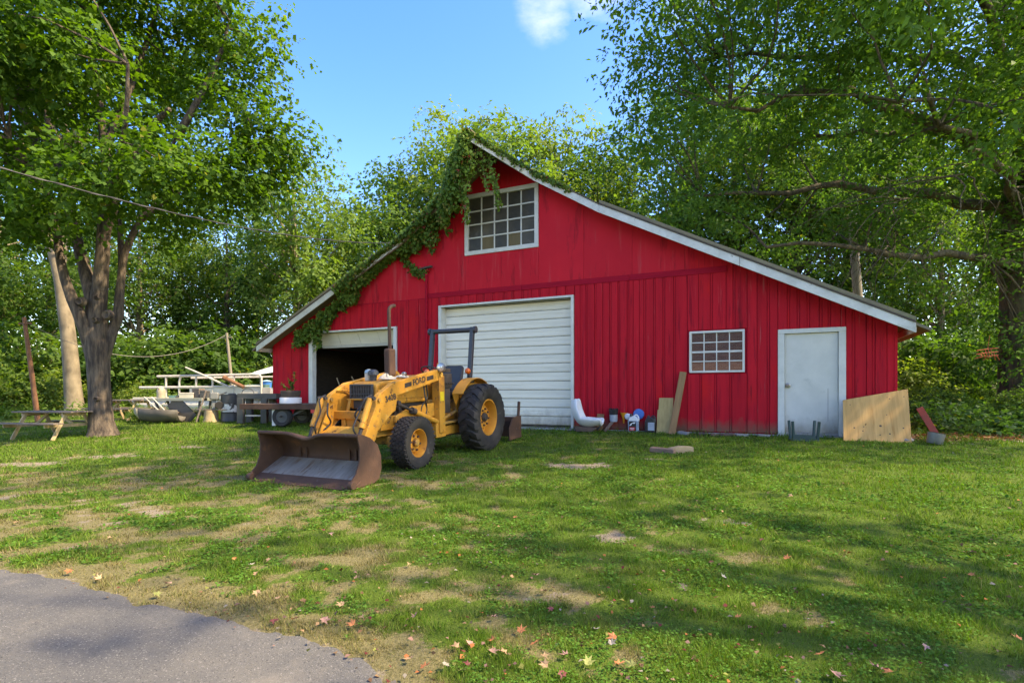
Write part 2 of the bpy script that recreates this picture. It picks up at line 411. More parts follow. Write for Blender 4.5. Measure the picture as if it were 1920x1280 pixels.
mk('teal_paint', (0.06, 0.16, 0.15), (0.10, 0.2, 0.18), 3, 0.6)
leaf_mat('leaf', 0.5, 0.55)
leaf_mat('vine_leaf', 0.25)
leaf_mat('grass_blade', 0.35, 0.6, (1.15, 1.28, 0.5), 0.08)
leaf_mat('dry_leaf', 0.15, 0.7, (1.2, 1.0, 0.7), 0.2)


# ------------------------------------------------------------------ numpy noise, ground height and ground cover
def _hash(ix, iy, seed):
    n = (ix.astype(np.int64) * 374761393 + iy.astype(np.int64) * 668265263 + seed * 974711) & 0x7fffffff
    n = ((n ^ (n >> 13)) * 1274126177) & 0x7fffffff
    return ((n ^ (n >> 16)) & 0xffff) / 65535.0


def vnoise(x, y, seed=0):
    ix, iy = np.floor(x), np.floor(y); fx, fy = x - ix, y - iy
    fx = fx * fx * (3 - 2 * fx); fy = fy * fy * (3 - 2 * fy)
    a, b, c, d = _hash(ix, iy, seed), _hash(ix + 1, iy, seed), _hash(ix, iy + 1, seed), _hash(ix + 1, iy + 1, seed)
    return (a * (1 - fx) + b * fx) * (1 - fy) + (c * (1 - fx) + d * fx) * fy


def fbm(x, y, seed=0, oct=4):
    s = 0; w = 0.5; t = 0
    for o in range(oct):
        s = s + w * vnoise(x * 2 ** o + 13.1 * o, y * 2 ** o - 7.7 * o, seed + o); t += w; w *= 0.55
    return s / t


def sstep(a, b, x):
    t = np.clip((x - a) / (b - a), 0, 1); return t * t * (3 - 2 * t)


TH = R(25.1)
EX, EY = math.cos(TH), -math.sin(TH)                # along the barn front, to the right
BX, BY = math.sin(TH), math.cos(TH)                 # into the barn
BARN = (-8.07, 18.05, 0.40)


def dist_front(x, y): return -((x - BARN[0]) * BX + (y - BARN[1]) * BY)


def hgt(x, y):
    x = np.asarray(x, float); y = np.asarray(y, float)
    d = dist_front(x, y)
    h = 0.335 - 0.041 * np.clip(d, 0, 8.2)
    h = np.where(d < 0, 0.335 - 0.01 * np.clip(d, -20, 0), h)
    lump = (fbm(x * 0.9, y * 0.9, 5) - 0.5) * 0.05 * sstep(4.2, 7.0, np.hypot(x, y))
    lump = lump * sstep(-0.4, 0.9, d) + np.where(d < -16, lump * 4, 0)
    return h + lump


def G(x, y): return float(hgt(np.array([x]), np.array([y]))[0])


DRIVE = [(-60, 25.5), (-25, 11.8), (-10, 6.2), (-5, 4.35), (-3.71, 3.86), (-2.98, 3.57), (-2.1, 3.17), (-1.39, 2.88), (-0.90, 2.63), (-0.62, 2.39), (-0.50, 2.2), (-0.36, 1.5), (-0.1, 0.0), (0.6, -2.5), (3.0, -9.0)]
DRX = np.array([p[0] for p in DRIVE]); DRY = np.array([p[1] for p in DRIVE])


def drive_edge(x):
    x = np.asarray(x, float)
    return np.interp(x, DRX, DRY) + (fbm(x * 2.3, x * 0 + 3.3, 11) - 0.5) * 0.24 + (vnoise(x * 14, x * 0 + 1.3, 12) - 0.5) * 0.07 + (vnoise(x * 43, x * 0 + 5.3, 13) - 0.5) * 0.03


# bare places: x, y, radius x, radius y, strength (soil), worn into the lawn
BARE = [(1.05, 8.25, 0.75, 0.42, 1.0), (0.45, 7.6, 0.5, 0.20, 0.7), (2.2, 8.7, 0.55, 0.26, 0.7), (2.9, 9.4, 0.6, 0.25, 0.6), (1.95, 5.05, 0.42, 0.30, 0.9), (0.95, 4.62, 0.46, 0.26, 0.8), (1.2, 3.45, 0.26, 0.24, 0.7),
        (0.15, 3.25, 0.42, 0.30, 0.5), (-0.25, 2.85, 0.30, 0.24, 0.6), (-2.0, 7.2, 1.0, 0.5, 0.6), (-1.7, 5.6, 0.8, 0.5, 0.55), (-2.4, 5.0, 1.1, 0.6, 0.50), (-3.6, 5.4, 1.2, 0.8, 0.62), (-4.5, 6.0, 1.4, 0.8, 0.6), (-5.6, 6.4, 1.3, 0.6, 0.6), (-3.2, 4.4, 0.9, 0.4, 0.48),
        (-8.6, 9.35, 1.3, 0.35, 1.0), (-7.6, 10.2, 1.1, 0.40, 1.0), (-6.9, 11.3, 0.9, 0.4, 0.9), (-9.8, 8.7, 1.4, 0.35, 1.0), (9.6, 10.4, 1.6, 0.7, 0.9), (11.8, 10.9, 2.0, 0.8, 1.0), (8.3, 10.0, 0.8, 0.4, 0.7), (-5.0, 15.0, 1.2, 0.7, 0.5),
        (-8.6, 15.6, 2.4, 0.5, 0.5), (-9.6, 13.2, 1.6, 0.6, 0.5), (0.1, 3.9, 0.7, 0.35, 0.4), (-0.9, 4.4, 0.8, 0.3, 0.35), (5.6, 9.9, 1.2, 0.35, 0.5)]


def cover(x, y):
    """(soil, dry) fields: bare earth and parched grass"""
    n1 = fbm(x * 1.7, y * 1.7, 21); n2 = fbm(x * 5.5, y * 5.5, 31)
    soil = np.zeros_like(x)
    for bx, by, rx, ry, s in BARE:
        q = ((x - bx) / rx) ** 2 + ((y - by) / ry) ** 2
        soil = np.maximum(soil, s * np.exp(-q * 1.1))
    n3 = fbm(x * 17, y * 17, 51)
    soil = sstep(0.45, 0.85, soil * 0.9 + (n2 - 0.5) * 0.9 + (n1 - 0.5) * 0.35 + (n3 - 0.5) * 0.55)
    left = sstep(1.2, -2.5, x) * sstep(13, 7, y)
    e = drive_edge(x)
    fringe = np.exp(-np.clip(y - e, 0, 9) / 0.13)
    midr = np.exp(-(((x - 0.1) / 1.2) ** 2 + ((y - 3.2) / 0.9) ** 2)) * 0.28
    dry = sstep(0.53, 0.76, n1 * 0.50 + n2 * 0.50 + 0.13 * left + midr * 0.25 + 0.27 * fringe - 0.07 * sstep(1, 4, x)) 
    soil = np.maximum(soil, 0.62 * sstep(0.65, 0.95, fringe + (n2 - 0.5) * 0.8))
    return soil, dry


def np_mesh(name, verts, nper, mat, tone=None, faces=None):
    """mesh of separate polygons of nper corners each from an (N*nper,3) array, or of shared quads given in faces"""
    me = bpy.data.meshes.new(name)
    nv = len(verts)
    idx = np.arange(nv, dtype=np.int32) if faces is None else faces.ravel().astype(np.int32)
    npoly = len(idx) // nper
    me.vertices.add(nv); me.loops.add(len(idx)); me.polygons.add(npoly)
    me.vertices.foreach_set('co', np.ascontiguousarray(verts, dtype=np.float32).ravel())
    me.loops.foreach_set('vertex_index', idx)
    me.polygons.foreach_set('loop_start', np.arange(0, len(idx), nper, dtype=np.int32))
    me.update(calc_edges=True)
    if tone is not None:
        at = me.attributes.new('tone', 'FLOAT_COLOR', 'POINT')
        t = np.ones((nv, 4), np.float32); t[:, :3] = tone
        at.data.foreach_set('color', t.ravel())
    me.materials.append(mat)
    return me


def np_obj(name, me, parent=None):
    return link(bpy.data.objects.new(name, me), parent)


def unit(a): return a / np.maximum(np.linalg.norm(a, axis=1, keepdims=True), 1e-9)


def leaves(pos, axis, nrm, length, width, tone, fold=0.12, droop=0.1):
    """folded kite-shaped leaves -> (verts, tone) for quads"""
    axis = unit(axis); side = unit(np.cross(nrm, axis)); up = np.cross(axis, side)
    L = length[:, None]; W = width[:, None]
    b = pos; t = pos + axis * L - up * (L * droop)
    m = pos + axis * (L * 0.45)
    l = m + side * (W * 0.5) + up * (W * fold); r = m - side * (W * 0.5) + up * (W * fold)
    v = np.stack([b, l, t, r], 1).reshape(-1, 3)
    return v, np.repeat(tone, 4, 0)

# ------------------------------------------------------------------ the setting: ground and driveway
def axis_samples(lo, hi, fine_lo, fine_hi, step, grow=1.22):
    a = list(np.arange(fine_lo, fine_hi + 1e-6, step))
    s = step; x = fine_hi
    while x < hi: s *= grow; x += s; a.append(min(x, hi))
    s = step; x = fine_lo; b = []
    while x > lo: s *= grow; x -= s; b.append(max(x, lo))
    return np.array(sorted(set(b[::-1] + a)))


gx = axis_samples(-900, 900, -13, 13, 0.085)
gy = axis_samples(-300, 1500, 1.2, 17, 0.085)
GX, GY = np.meshgrid(gx, gy)
GZ = hgt(GX, GY)
nx, ny = len(gx), len(gy)
q = (np.arange(ny - 1)[:, None] * nx + np.arange(nx - 1)[None, :]).ravel()
gf = np.stack([q, q + 1, q + nx + 1, q + nx], 1)
gv = np.stack([GX.ravel(), GY.ravel(), GZ.ravel()], 1)
so, dr = cover(GX.ravel(), GY.ravel())
mg = bpy.data.materials.new('lawn_soil'); mg.use_nodes = True
N, L = mg.node_tree.nodes, mg.node_tree.links
p = N['Principled BSDF']; p.inputs['Roughness'].default_value = 0.95; p.inputs['Specular IOR Level'].default_value = 0.15
at = N.new('ShaderNodeAttribute'); at.attribute_name = 'tone'
sp = N.new('ShaderNodeSeparateColor'); L.new(at.outputs['Color'], sp.inputs[0])
geo = N.new('ShaderNodeNewGeometry')


def gn(sc, det=8, ro=0.65):
    n = N.new('ShaderNodeTexNoise'); n.inputs['Scale'].default_value = sc; n.inputs['Detail'].default_value = det; n.inputs['Roughness'].default_value = ro
    L.new(geo.outputs['Position'], n.inputs['Vector']); return n.outputs['Fac']


def gmix(f, a, b):
    x = N.new('ShaderNodeMix'); x.data_type = 'RGBA'; L.new(f, x.inputs[0])
    for i, v in ((6, a), (7, b)):
        if isinstance(v, tuple): x.inputs[i].default_value = (*v, 1)
        else: L.new(v, x.inputs[i])
    return x.outputs[2]


def grange(v, a, b):
    r = N.new('ShaderNodeMapRange'); r.inputs['From Min'].default_value = a; r.inputs['From Max'].default_value = b; L.new(v, r.inputs['Value']); return r.outputs[0]


fine = grange(gn(45), 0.3, 0.7); med = grange(gn(6), 0.35, 0.65); peb = grange(gn(120, 3), 0.55, 0.7)
green = gmix(med, gmix(fine, (0.040, 0.078, 0.010), (0.090, 0.145, 0.018)), gmix(fine, (0.050, 0.088, 0.012), (0.11, 0.155, 0.025)))
dryc = gmix(fine, (0.105, 0.098, 0.038), (0.23, 0.195, 0.095))
soilc = gmix(peb, gmix(fine, (0.15, 0.122, 0.082), (0.28, 0.23, 0.165)), (0.38, 0.33, 0.255))
def broken(v, n_, amt, a, b):
    # ragged edge: the field is shifted by fine noise before it is cut
    s_ = N.new('ShaderNodeMath'); s_.operation = 'MULTIPLY_ADD'; L.new(n_, s_.inputs[0]); s_.inputs[1].default_value = amt; s_.inputs[2].default_value = -amt / 2
    t_ = N.new('ShaderNodeMath'); t_.operation = 'ADD'; L.new(v, t_.inputs[0]); L.new(s_.outputs[0], t_.inputs[1])
    return grange(t_.outputs[0], a, b)


c_ = gmix(broken(sp.outputs[1], gn(26, 10, 0.75), 1.9, 0.40, 0.60), green, dryc)
c_ = gmix(broken(sp.outputs[0], gn(31, 10, 0.75), 1.9, 0.42, 0.58), c_, soilc)
L.new(c_, p.inputs['Base Color'])
bp = N.new('ShaderNodeBump'); bp.inputs['Distance'].default_value = 0.03; bp.inputs['Strength'].default_value = 0.8
L.new(gn(38), bp.inputs['Height']); L.new(bp.outputs[0], p.inputs['Normal'])
ground = np_obj('ground', np_mesh('ground', gv, 4, mg, np.stack([so, dr, dr * 0], 1), gf))
ground.data.polygons.foreach_set('use_smooth', [True] * len(ground.data.polygons))
tag(ground, kind='structure')

# asphalt driveway, a thin sheet over the ground with a broken edge
ma = mk('asphalt', (0.066, 0.067, 0.067), (0.120, 0.113, 0.098), 1.1, 0.9, world_co=True, bump=0.006, bscale=160, lo=0.36, hi=0.64,  # broad tan and grey mottling imitates dappled sun and shade
        spots=(((0.25, 0.235, 0.21), 120, 0.58, 0.06), ((0.022, 0.023, 0.025), 100, 0.58, 0.06), ((0.20, 0.175, 0.14), 1.6, 0.56, 0.22)))
dx = np.concatenate([np.linspace(-60, -8, 40)[:-1], np.linspace(-8, -0.34, 330), np.linspace(-0.30, 2.9, 20)])
ed = drive_edge(dx)
rows = np.concatenate([[0.0, 0.03, 0.10, 0.3], np.linspace(0.7, 4, 6), np.linspace(5, 70, 14)])
DX = np.repeat(dx[None, :], len(rows), 0); DY = ed[None, :] - rows[:, None]
DZ = hgt(DX, DY) + 0.014; DZ[0] -= 0.016
nxd = len(dx); q = (np.arange(len(rows) - 1)[:, None] * nxd + np.arange(nxd - 1)[None, :]).ravel()
drv = np_obj('driveway', np_mesh('driveway', np.stack([DX.ravel(), DY.ravel(), DZ.ravel()], 1), 4, ma, None, np.stack([q, q + nxd, q + nxd + 1, q + 1], 1)))
tag(drv, kind='structure')

# ------------------------------------------------------------------ the barn (x along the front, y into the barn, z up from its floor)
barn = thing('barn', 'large red barn with vine-covered gable, white garage door and vertical siding', 'barn', BARN, -TH)
W = 17.4
RIDGE_A = 8.42
LINE = [(-0.25, 2.22), (5.76, 5.17), (RIDGE_A, 7.05), (11.44, 5.17), (17.62, 2.0)]     # lower edge of the rake boards
UP = 0.15
DEPTH = 13.5


def roofz(a): return float(np.interp(a, [p[0] for p in LINE], [p[1] for p in LINE]))


def col_poly(a0, a1, z0, z1=None, up=UP):
    """wall piece from z0 up to z1, cut off by the roof"""
    pts = [(a0, z0), (a1, z0)]
    xs = [a1] + [p[0] for p in LINE[::-1] if a0 < p[0] < a1] + [a0]
    if z1 is not None:                       # where z1 crosses the roof
        for (pa, pz), (pb, pw) in zip(LINE[:-1], LINE[1:]):
            pz += up; pw += up
            if (pz - z1) * (pw - z1) < 0:
                ax = pa + (z1 - pz) / (pw - pz) * (pb - pa)
                if a0 < ax < a1: xs.append(ax)
        xs = sorted(set(xs), reverse=True)
    for a in xs:
        z = roofz(a) + up
        pts.append((a, z if z1 is None else min(z, z1)))
    return [pt for i, pt in enumerate(pts) if i == 0 or pt != pts[i - 1]]


OPEN = {'cart': (1.70, 5.07, 0.0, 2.78), 'garage': (6.66, 10.60, 0.0, 3.29), 'small': (13.45, 14.62, 1.32, 2.27), 'door': (15.36, 16.46, 0.0, 2.14)}
ATTIC = (7.47, 9.68, 4.67, 6.35)
BELT0, BELT1 = 3.58, 3.72
# sheathing behind the siding
mb = MB()
brk = sorted({0, W, *[v for o in OPEN.values() for v in o[:2]], ATTIC[0], ATTIC[1]})
for a0, a1 in zip(brk[:-1], brk[1:]):
    mid = (a0 + a1) / 2; holes = sorted([(o[2], o[3]) for o in list(OPEN.values()) + [ATTIC] if o[0] < mid < o[1]])
    z = -0.04
    for h0, h1 in holes:
        if h0 - z > 0.05: mb.prism(col_poly(a0, a1, z, h0), 0.03, 0.13)
        z = h1
    mb.prism(col_poly(a0, a1, z, None, UP - 0.01), 0.03, 0.13)
wall = mb.build('front_wall', MAT['red_trim'], barn)
# siding boards of uneven width below the belt
rs = random.Random(3)


def boards(a0, a1, z0, z1, widths):
    a = a0
    while a < a1 - 1e-3:
        w = rs.choice(widths); b = min(a + w, a1)
        if a1 - b < 0.07: b = a1
        dz = rs.uniform(-0.006, 0.006)
        t = rs.choice((0.0, 0.0, 0.004, 0.008))
        poly = col_poly(a + 0.005, b - 0.005, z0 + (dz if z0 < 0.1 else 0), z1, UP - 0.02)
        MB().prism(poly, -t, 0.03).build('siding_board', MAT['red_siding'], wall, 0.0025, 1)
        a = b
        if w < 0.35 and a < a1 - 0.2 and rs.random() < 0.85:           # narrow sunk strip beside the board
            MB().prism(col_poly(a + 0.004, a + 0.044, z0, z1, UP - 0.02), 0.012, 0.03).build('siding_strip', MAT['red_siding'], wall)
            a += 0.048


for (a0, a1) in ((0, 1.62), (5.15, 6.58), (10.66, 13.40), (14.67, 15.28), (16.54, W)):
    wd = (0.40, 0.44, 0.36) if a0 < 5.2 else (0.20, 0.17, 0.18, 0.16, 0.10, 0.15)
    if a1 >= 17: wd = (0.20, 0.11, 0.16, 0.10)
    if a0 > 14 and a1 < 15.5: wd = (0.2, 0.1)
    boards(a0, a1, -0.02, BELT0 if a0 < 13.5 else None, wd)
boards(1.62, 5.15, 2.84, BELT0, (0.40, 0.44))
boards(6.58, 10.66, 3.35, BELT0, (0.24, 0.20, 0.26))
boards(13.40, 14.67, -0.02, 1.29, (0.29, 0.27)); boards(13.40, 14.67, 2.30, None, (0.29, 0.14, 0.25))
boards(15.28, 16.54, 2.22, None, (0.18, 0.11, 0.14))
# plywood panels of the gable
for a0, a1, z0, z1 in ((2.45, 3.9, BELT0 + 0.02, None), (3.9, 5.12, BELT0 + 0.02, None), (5.12, 6.2, BELT0 + 0.02, None), (6.2, ATTIC[0], BELT1 + 0.004, None), (ATTIC[0], 8.58, BELT1 + 0.004, ATTIC[2]), (8.58, ATTIC[1], BELT1 + 0.004, ATTIC[2]),
                       (ATTIC[0], 8.58, ATTIC[3], None), (8.58, ATTIC[1], ATTIC[3], None), (ATTIC[1], 10.9, BELT1 + 0.004, None), (10.9, 12.12, BELT1 + 0.004, None), (12.12, 13.34, BELT1 + 0.004, None), (13.34, 14.3, BELT1 + 0.004, None)):
    MB().prism(col_poly(a0 + 0.002, a1 - 0.002, z0, z1, UP - 0.02), 0.004, 0.03).build('wall_panel', MAT['red_panel'], wall, 0.0015, 1)
for a0, a1 in ((6.16, 9.2), (9.2, 12.05), (12.05, 14.26)):
    B(a0 + 0.003, a1 - 0.003, -0.016, 0.03, BELT0 + 0.002, BELT1).build('belt_board', MAT['red_trim'], wall, 0.004, 1)
B(2.5, 6.16, -0.006, 0.03, BELT0 + 0.001, BELT0 + 0.018).build('flashing', MAT['red_trim'], wall)
# conduit and old bracket on the wall
c = MB().tube([(6.21, -0.05, 4.22), (6.21, -0.05, 1.2), (6.21, -0.05, 0.0)], 0.038, 10).tube([(6.21, -0.05, 4.2), (6.21, -0.05, 4.36), (6.30, -0.06, 4.40)], 0.05, 8)
c.box(6.16, 6.26, -0.09, 0.0, 2.9, 2.96); c.box(6.16, 6.26, -0.09, 0.0, 1.1, 1.16)
c.build('conduit', MAT['red_trim'], barn)
MB().bar((6.0, -0.05, 4.44), (6.44, -0.13, 4.46), 0.09, 0.05).build('wall_bracket', MAT['dark_wood'], barn)
# corner boards, other walls, floor, foundation
B(-0.02, 0.03, -0.012, 0.16, -0.02, roofz(0) + 0.1).build('corner_board', MAT['red_siding'], barn)
B(W - 0.03, W + 0.02, -0.012, 0.16, -0.02, roofz(W) + 0.1).build('corner_board', MAT['red_siding'], barn)
B(0.01, 0.10, 0.13, DEPTH, -0.05, roofz(0.05) + 0.14).build('side_wall', MAT['red_siding'], barn)
B(W - 0.10, W - 0.01, 0.13, DEPTH, -0.05, roofz(W - 0.05) + 0.12).build('side_wall', MAT['red_siding'], barn)
MB().prism(col_poly(0.0, W, -0.04, None, UP - 0.01), DEPTH - 0.1, DEPTH).build('rear_wall', MAT['red_siding'], barn)
f_ = MB().box(-0.03, W + 0.03, -0.07, DEPTH + 0.05, -0.45, -0.045)
f_.box(6.5, 10.75, -0.26, -0.06, -0.45, -0.05)
f_.build('foundation', MAT['concrete'], barn, 0.01, 1)
B(0.12, W - 0.12, 0.14, DEPTH - 0.11, -0.04, -0.012).build('floor_slab', MAT['dark_wood'], barn)
B(0.102, 0.115, 0.14, DEPTH - 0.12, -0.01, roofz(0.1) + 0.1).build('shade_lining', MAT['dark_wood'], barn)  # dark sheets added over the red walls to imitate deep interior shade
B(W - 0.115, W - 0.102, 0.14, DEPTH - 0.12, -0.01, roofz(W - 0.1) + 0.08).build('shade_lining', MAT['dark_wood'], barn)
MB().prism(col_poly(0.12, W - 0.12, -0.01, None, UP - 0.03), DEPTH - 0.13, DEPTH - 0.105).build('shade_lining', MAT['dark_wood'], barn)
B(6.0, 6.06, 0.5, 9.5, -0.01, 3.4).build('partition', MAT['dark_wood'], barn)
B(0.12, 6.0, 9.4, 9.46, -0.01, 3.6).build('partition', MAT['dark_wood'], barn)
# roof planes; the ridge runs forward as a hay hood
RO = 0.42; HOOD = 1.55; HB = 1.25


def roof_plane(pts, thick=0.055):
    """pts: (a, o, z of underside)"""
    m = MB(); n = len(pts)
    lo = [(a, -o, z) for a, o, z in pts]; hi = [(a, -o, z + thick) for a, o, z in pts]
    m.add(lo + hi, [tuple(range(n))[::-1], tuple(range(n, 2 * n))] + [(i, (i + 1) % n, n + (i + 1) % n, n + i) for i in range(n)])
    return m


RB = -DEPTH - 0.3
zr = roofz(RIDGE_A) + UP
roof = thing('roof', None, None); roof.parent = barn
del_keys = [k for k in ('label', 'category') if k in roof.keys()]
for k in del_keys: del roof[k]
for s in (-1, 1):
    hb = RIDGE_A + s * HB; bk = 11.44 if s > 0 else 5.76; ev = 17.62 if s > 0 else -0.25
    roof_plane([(RIDGE_A, HOOD, zr), (hb, RO, roofz(hb) + UP), (bk, RO, roofz(bk) + UP), (bk, RB, roofz(bk) + UP), (RIDGE_A, RB, zr)]).build('upper_roof_plane', MAT['roofing'], roof)
    e2 = ev + s * 0.24; z2 = roofz(ev) + UP - 0.24 * 0.50
    roof_plane([(bk, RO + 0.03, roofz(bk) + UP + 0.005), (e2, RO + 0.03, z2), (e2, RB, z2), (bk, RB, roofz(bk) + UP + 0.005)]).build('lower_roof_plane', MAT['roofing'], roof)
    # ribs of the roofing sheets run down the slope; they show at the rake as a low edge
    for k in range(9):
        o = RO - 0.02 - k * 0.6
        m = MB()
        m.bar((bk, -o, roofz(bk) + UP + 0.075), (ev, -o, roofz(ev) + UP + 0.07), 0.05, 0.045)
        m.build('roof_rib', MAT['roofing'], roof)
    # rake boards
    def rake(a0, o0, a1, o1, name='rake_board', hh=0.19, m_='fascia_paint', dz=0.0, th=0.03):
        z0, z1 = roofz(a0) + dz, roofz(a1) + dz
        d = Vector((a1 - a0, -(o1 - o0), 0)).normalized(); nrm = Vector((-d.y, d.x, 0)) * th
        if nrm.y > 0: nrm = -nrm
        p = [Vector((a0, -o0, z0)), Vector((a1, -o1, z1)), Vector((a1, -o1, z1 + hh)), Vector((a0, -o0, z0 + hh))]
        m = MB(); m.add(p + [q + nrm for q in p], [(0, 1, 2, 3), (7, 6, 5, 4), (0, 4, 5, 1), (1, 5, 6, 2), (2, 6, 7, 3), (3, 7, 4, 0)])
        return m.build(name, MAT[m_], roof, 0.003, 1)
    mid = (bk + ev) / 2
    rake(RIDGE_A, HOOD + 0.002, hb, RO + 0.002); rake(hb + s * 0.006, RO + 0.002, bk, RO + 0.002); rake(bk + s * 0.006, RO + 0.034, mid, RO + 0.034); rake(mid + s * 0.006, RO + 0.034, ev, RO + 0.034)
    # dark drip edge above the board
    rake(bk, RO + 0.068, ev, RO + 0.068, 'drip_edge', 0.035, 'dark_wood', 0.192, 0.02)
    rake(bk, RO + 0.050, ev, RO + 0.050, 'roof_edge', 0.075, 'roofing', 0.230, 0.03)
    rake(hb, RO + 0.035, bk, RO + 0.035, 'drip_edge', 0.03, 'dark_wood', 0.192, 0.02)
    rake(RIDGE_A, HOOD + 0.035, hb, RO + 0.036, 'drip_edge', 0.03, 'dark_wood', 0.192, 0.02)
    B(min(ev, ev + s * 0.02), max(ev, ev + s * 0.02), -RO, DEPTH + 0.3, roofz(ev) + 0.02, roofz(ev) + 0.19).build('eave_board', MAT['fascia_paint'], roof)
# rafters under the hood
for s in (-1, 1):
    for o in (0.70, 1.10):
        e = RIDGE_A + s * HB * (HOOD - o) / (HOOD - RO)
        MB().bar((RIDGE_A, -o, zr - 0.07), (e, -o, roofz(e) + UP - 0.07), 0.05, 0.11).build('rafter', MAT['dark_wood'], roof)
MB().bar((RIDGE_A, -HOOD + 0.05, zr - 0.06), (RIDGE_A, 0.0, zr - 0.06), 0.06, 0.16).build('ridge_beam', MAT['dark_wood'], roof)
MB().bar((RIDGE_A, -HOOD - 0.01, zr + 0.075), (RIDGE_A, DEPTH, zr + 0.075), 0.24, 0.03).build('ridge_cap', MAT['roofing'], roof)


# windows and doors
def window(name, label, a0, a1, z0, z1, nxp, nyp, fw, mull, panemat, frame_y, sills=True):
    w = thing(name, None, None); w.parent = barn
    fr = MB()
    fr.box(a0, a1, frame_y, 0.10, z1 - fw, z1).box(a0, a1, frame_y, 0.10, z0, z0 + fw)
    fr.box(a0, a0 + fw, frame_y, 0.10, z0 + fw, z1 - fw).box(a1 - fw, a1, frame_y, 0.10, z0 + fw, z1 - fw)
    fr.build('window_frame', MAT['white_trim'], w, 0.004, 1)
    ia, ib, ja, jb = a0 + fw, a1 - fw, z0 + fw, z1 - fw
    for i in range(1, nxp):
        a = ia + (ib - ia) * i / nxp
        B(a - mull / 2, a + mull / 2, 0.012, 0.05, ja, jb).build('muntin', MAT['white_trim'], w)
    for j in range(1, nyp):
        z = ja + (jb - ja) * j / nyp; mm = mull * (1.9 if (name == 'small_window' and j == 2) else 1)
        B(ia, ib, 0.008, 0.046, z - mm / 2, z + mm / 2).build('muntin', MAT['white_trim'], w)
    for i in range(nxp):
        for j in range(nyp):
            x0 = ia + (ib - ia) * i / nxp; x1 = ia + (ib - ia) * (i + 1) / nxp; y0 = ja + (jb - ja) * j / nyp; y1 = ja + (jb - ja) * (j + 1) / nyp
            mt = panemat(i, j); t = rs.uniform(-0.0022, 0.0022)
            B(x0, x1, 0.030, 0.036, y0, y1).build('pane', mt, w)
    return w


window('attic_window', '', *ATTIC, 5, 4, 0.11, 0.035, lambda i, j: MAT['pane_board'] if (j == 0 and i in (1, 3)) else MAT['pane_dusty'], -0.035)
mwin = bpy.data.materials.new('window_glass'); mwin.use_nodes = True
pb = mwin.node_tree.nodes['Principled BSDF']; pb.inputs['Base Color'].default_value = (0.02, 0.02, 0.022, 1); pb.inputs['Roughness'].default_value = 0.015
pb.inputs['Specular IOR Level'].default_value = 0.9; pb.inputs['IOR'].default_value = 2.6
window('small_window', '', *OPEN['small'], 4, 4, 0.045, 0.022, lambda i, j: mwin, -0.04)
# the walk-in door
a0, a1, z0, z1 = OPEN['door']
d_ = thing('door', None, None); d_.parent = barn
fr = MB().box(a0 - 0.08, a0 + 0.05, -0.03, 0.13, -0.04, z1 - 0.01).box(a1 - 0.05, a1 + 0.08, -0.03, 0.13, -0.04, z1 - 0.01).box(a0 - 0.08, a1 + 0.08, -0.034, 0.13, z1 - 0.01, z1 + 0.085)
fr.build('door_frame', MAT['white_trim'], d_, 0.005, 1)
B(a0 + 0.056, a1 - 0.056, 0.035, 0.08, 0.012, z1 - 0.016).build('door_leaf', MAT['door_paint'], d_, 0.003, 1)
B(a0 + 0.05, a1 - 0.05, -0.02, 0.12, -0.035, 0.008).build('threshold', MAT['concrete'], d_)
B(a1 - 0.24, a1 - 0.235, 0.033, 0.036, 0.25, 0.95).build('paint_crack', MAT['dark_wood'], d_)
MB().lathe([(0.0, -0.045), (0.022, -0.045), (0.028, -0.03), (0.02, -0.012), (0.05, -0.008), (0.055, 0.035)], 'y', (a0 + 0.115, 0.0, 1.02), 14).build('door_knob', MAT['chrome'], d_)
# big sectional garage door, recessed
a0, a1, z0, z1 = OPEN['garage']
g = thing('garage_door', None, None); g.parent = barn
fr = MB().box(a0 - 0.06, a0 + 0.03, -0.03, 0.30, -0.04, z1).box(a1 - 0.03, a1 + 0.045, -0.03, 0.30, -0.04, z1).box(a0 - 0.06, a1 + 0.045, -0.034, 0.30, z1, z1 + 0.055)
fr.build('door_frame', MAT['white_trim'], g, 0.005, 1)
nsl = 14; hsl = (z1 - 0.02) / nsl
for k in range(nsl):
    b = 0.012 + k * hsl
    m = MB()
    # pressed steel slat: flat field with a shallow rib and a rounded joint
    prof = [(0.25, b), (0.25, b + 0.012), (0.232, b + 0.02), (0.232, b + hsl * 0.44), (0.238, b + hsl * 0.47), (0.238, b + hsl * 0.53), (0.232, b + hsl * 0.56), (0.232, b + hsl - 0.022), (0.25, b + hsl - 0.012), (0.28, b + hsl - 0.012), (0.28, b)]
    m.prism(prof, a0 + 0.032, a1 - 0.032, 'yz')
    m.build('door_slat', MAT['garage_paint'], g)
# the cart door: raised, its lowest section hangs tilted in the opening
a0, a1, z0, z1 = OPEN['cart']
g = thing('cart_door', None, None); g.parent = barn
fr = MB().box(a0 - 0.08, a0 + 0.09, -0.03, 0.14, -0.04, z1).box(a1 - 0.06, a1 + 0.06, -0.03, 0.14, -0.04, z1).box(a0 - 0.08, a1 + 0.06, -0.034, 0.14, z1, z1 + 0.055)
fr.build('door_frame', MAT['white_trim'], g, 0.005, 1)
T_ = Matrix.Translation((0, 0.17, z1 + 0.02)) @ Matrix.Rotation(R(28), 4, 'X')
for k, (u0, u1) in enumerate(((a0 + 0.10, a0 + 0.93), (a0 + 0.94, a0 + 1.75), (a0 + 1.76, a0 + 2.52), (a0 + 2.53, a1 - 0.08))):
    MB().box(u0, u1, 0, 0.035, -0.44, 0.0, T_).build('door_board', MAT['garage_paint'], g, 0.002, 1)
MB().box(a0 + 0.10, a1 - 0.08, -0.012, 0.05, -0.53, -0.445, T_).build('bottom_rail', MAT['white_trim'], g, 0.003, 1)

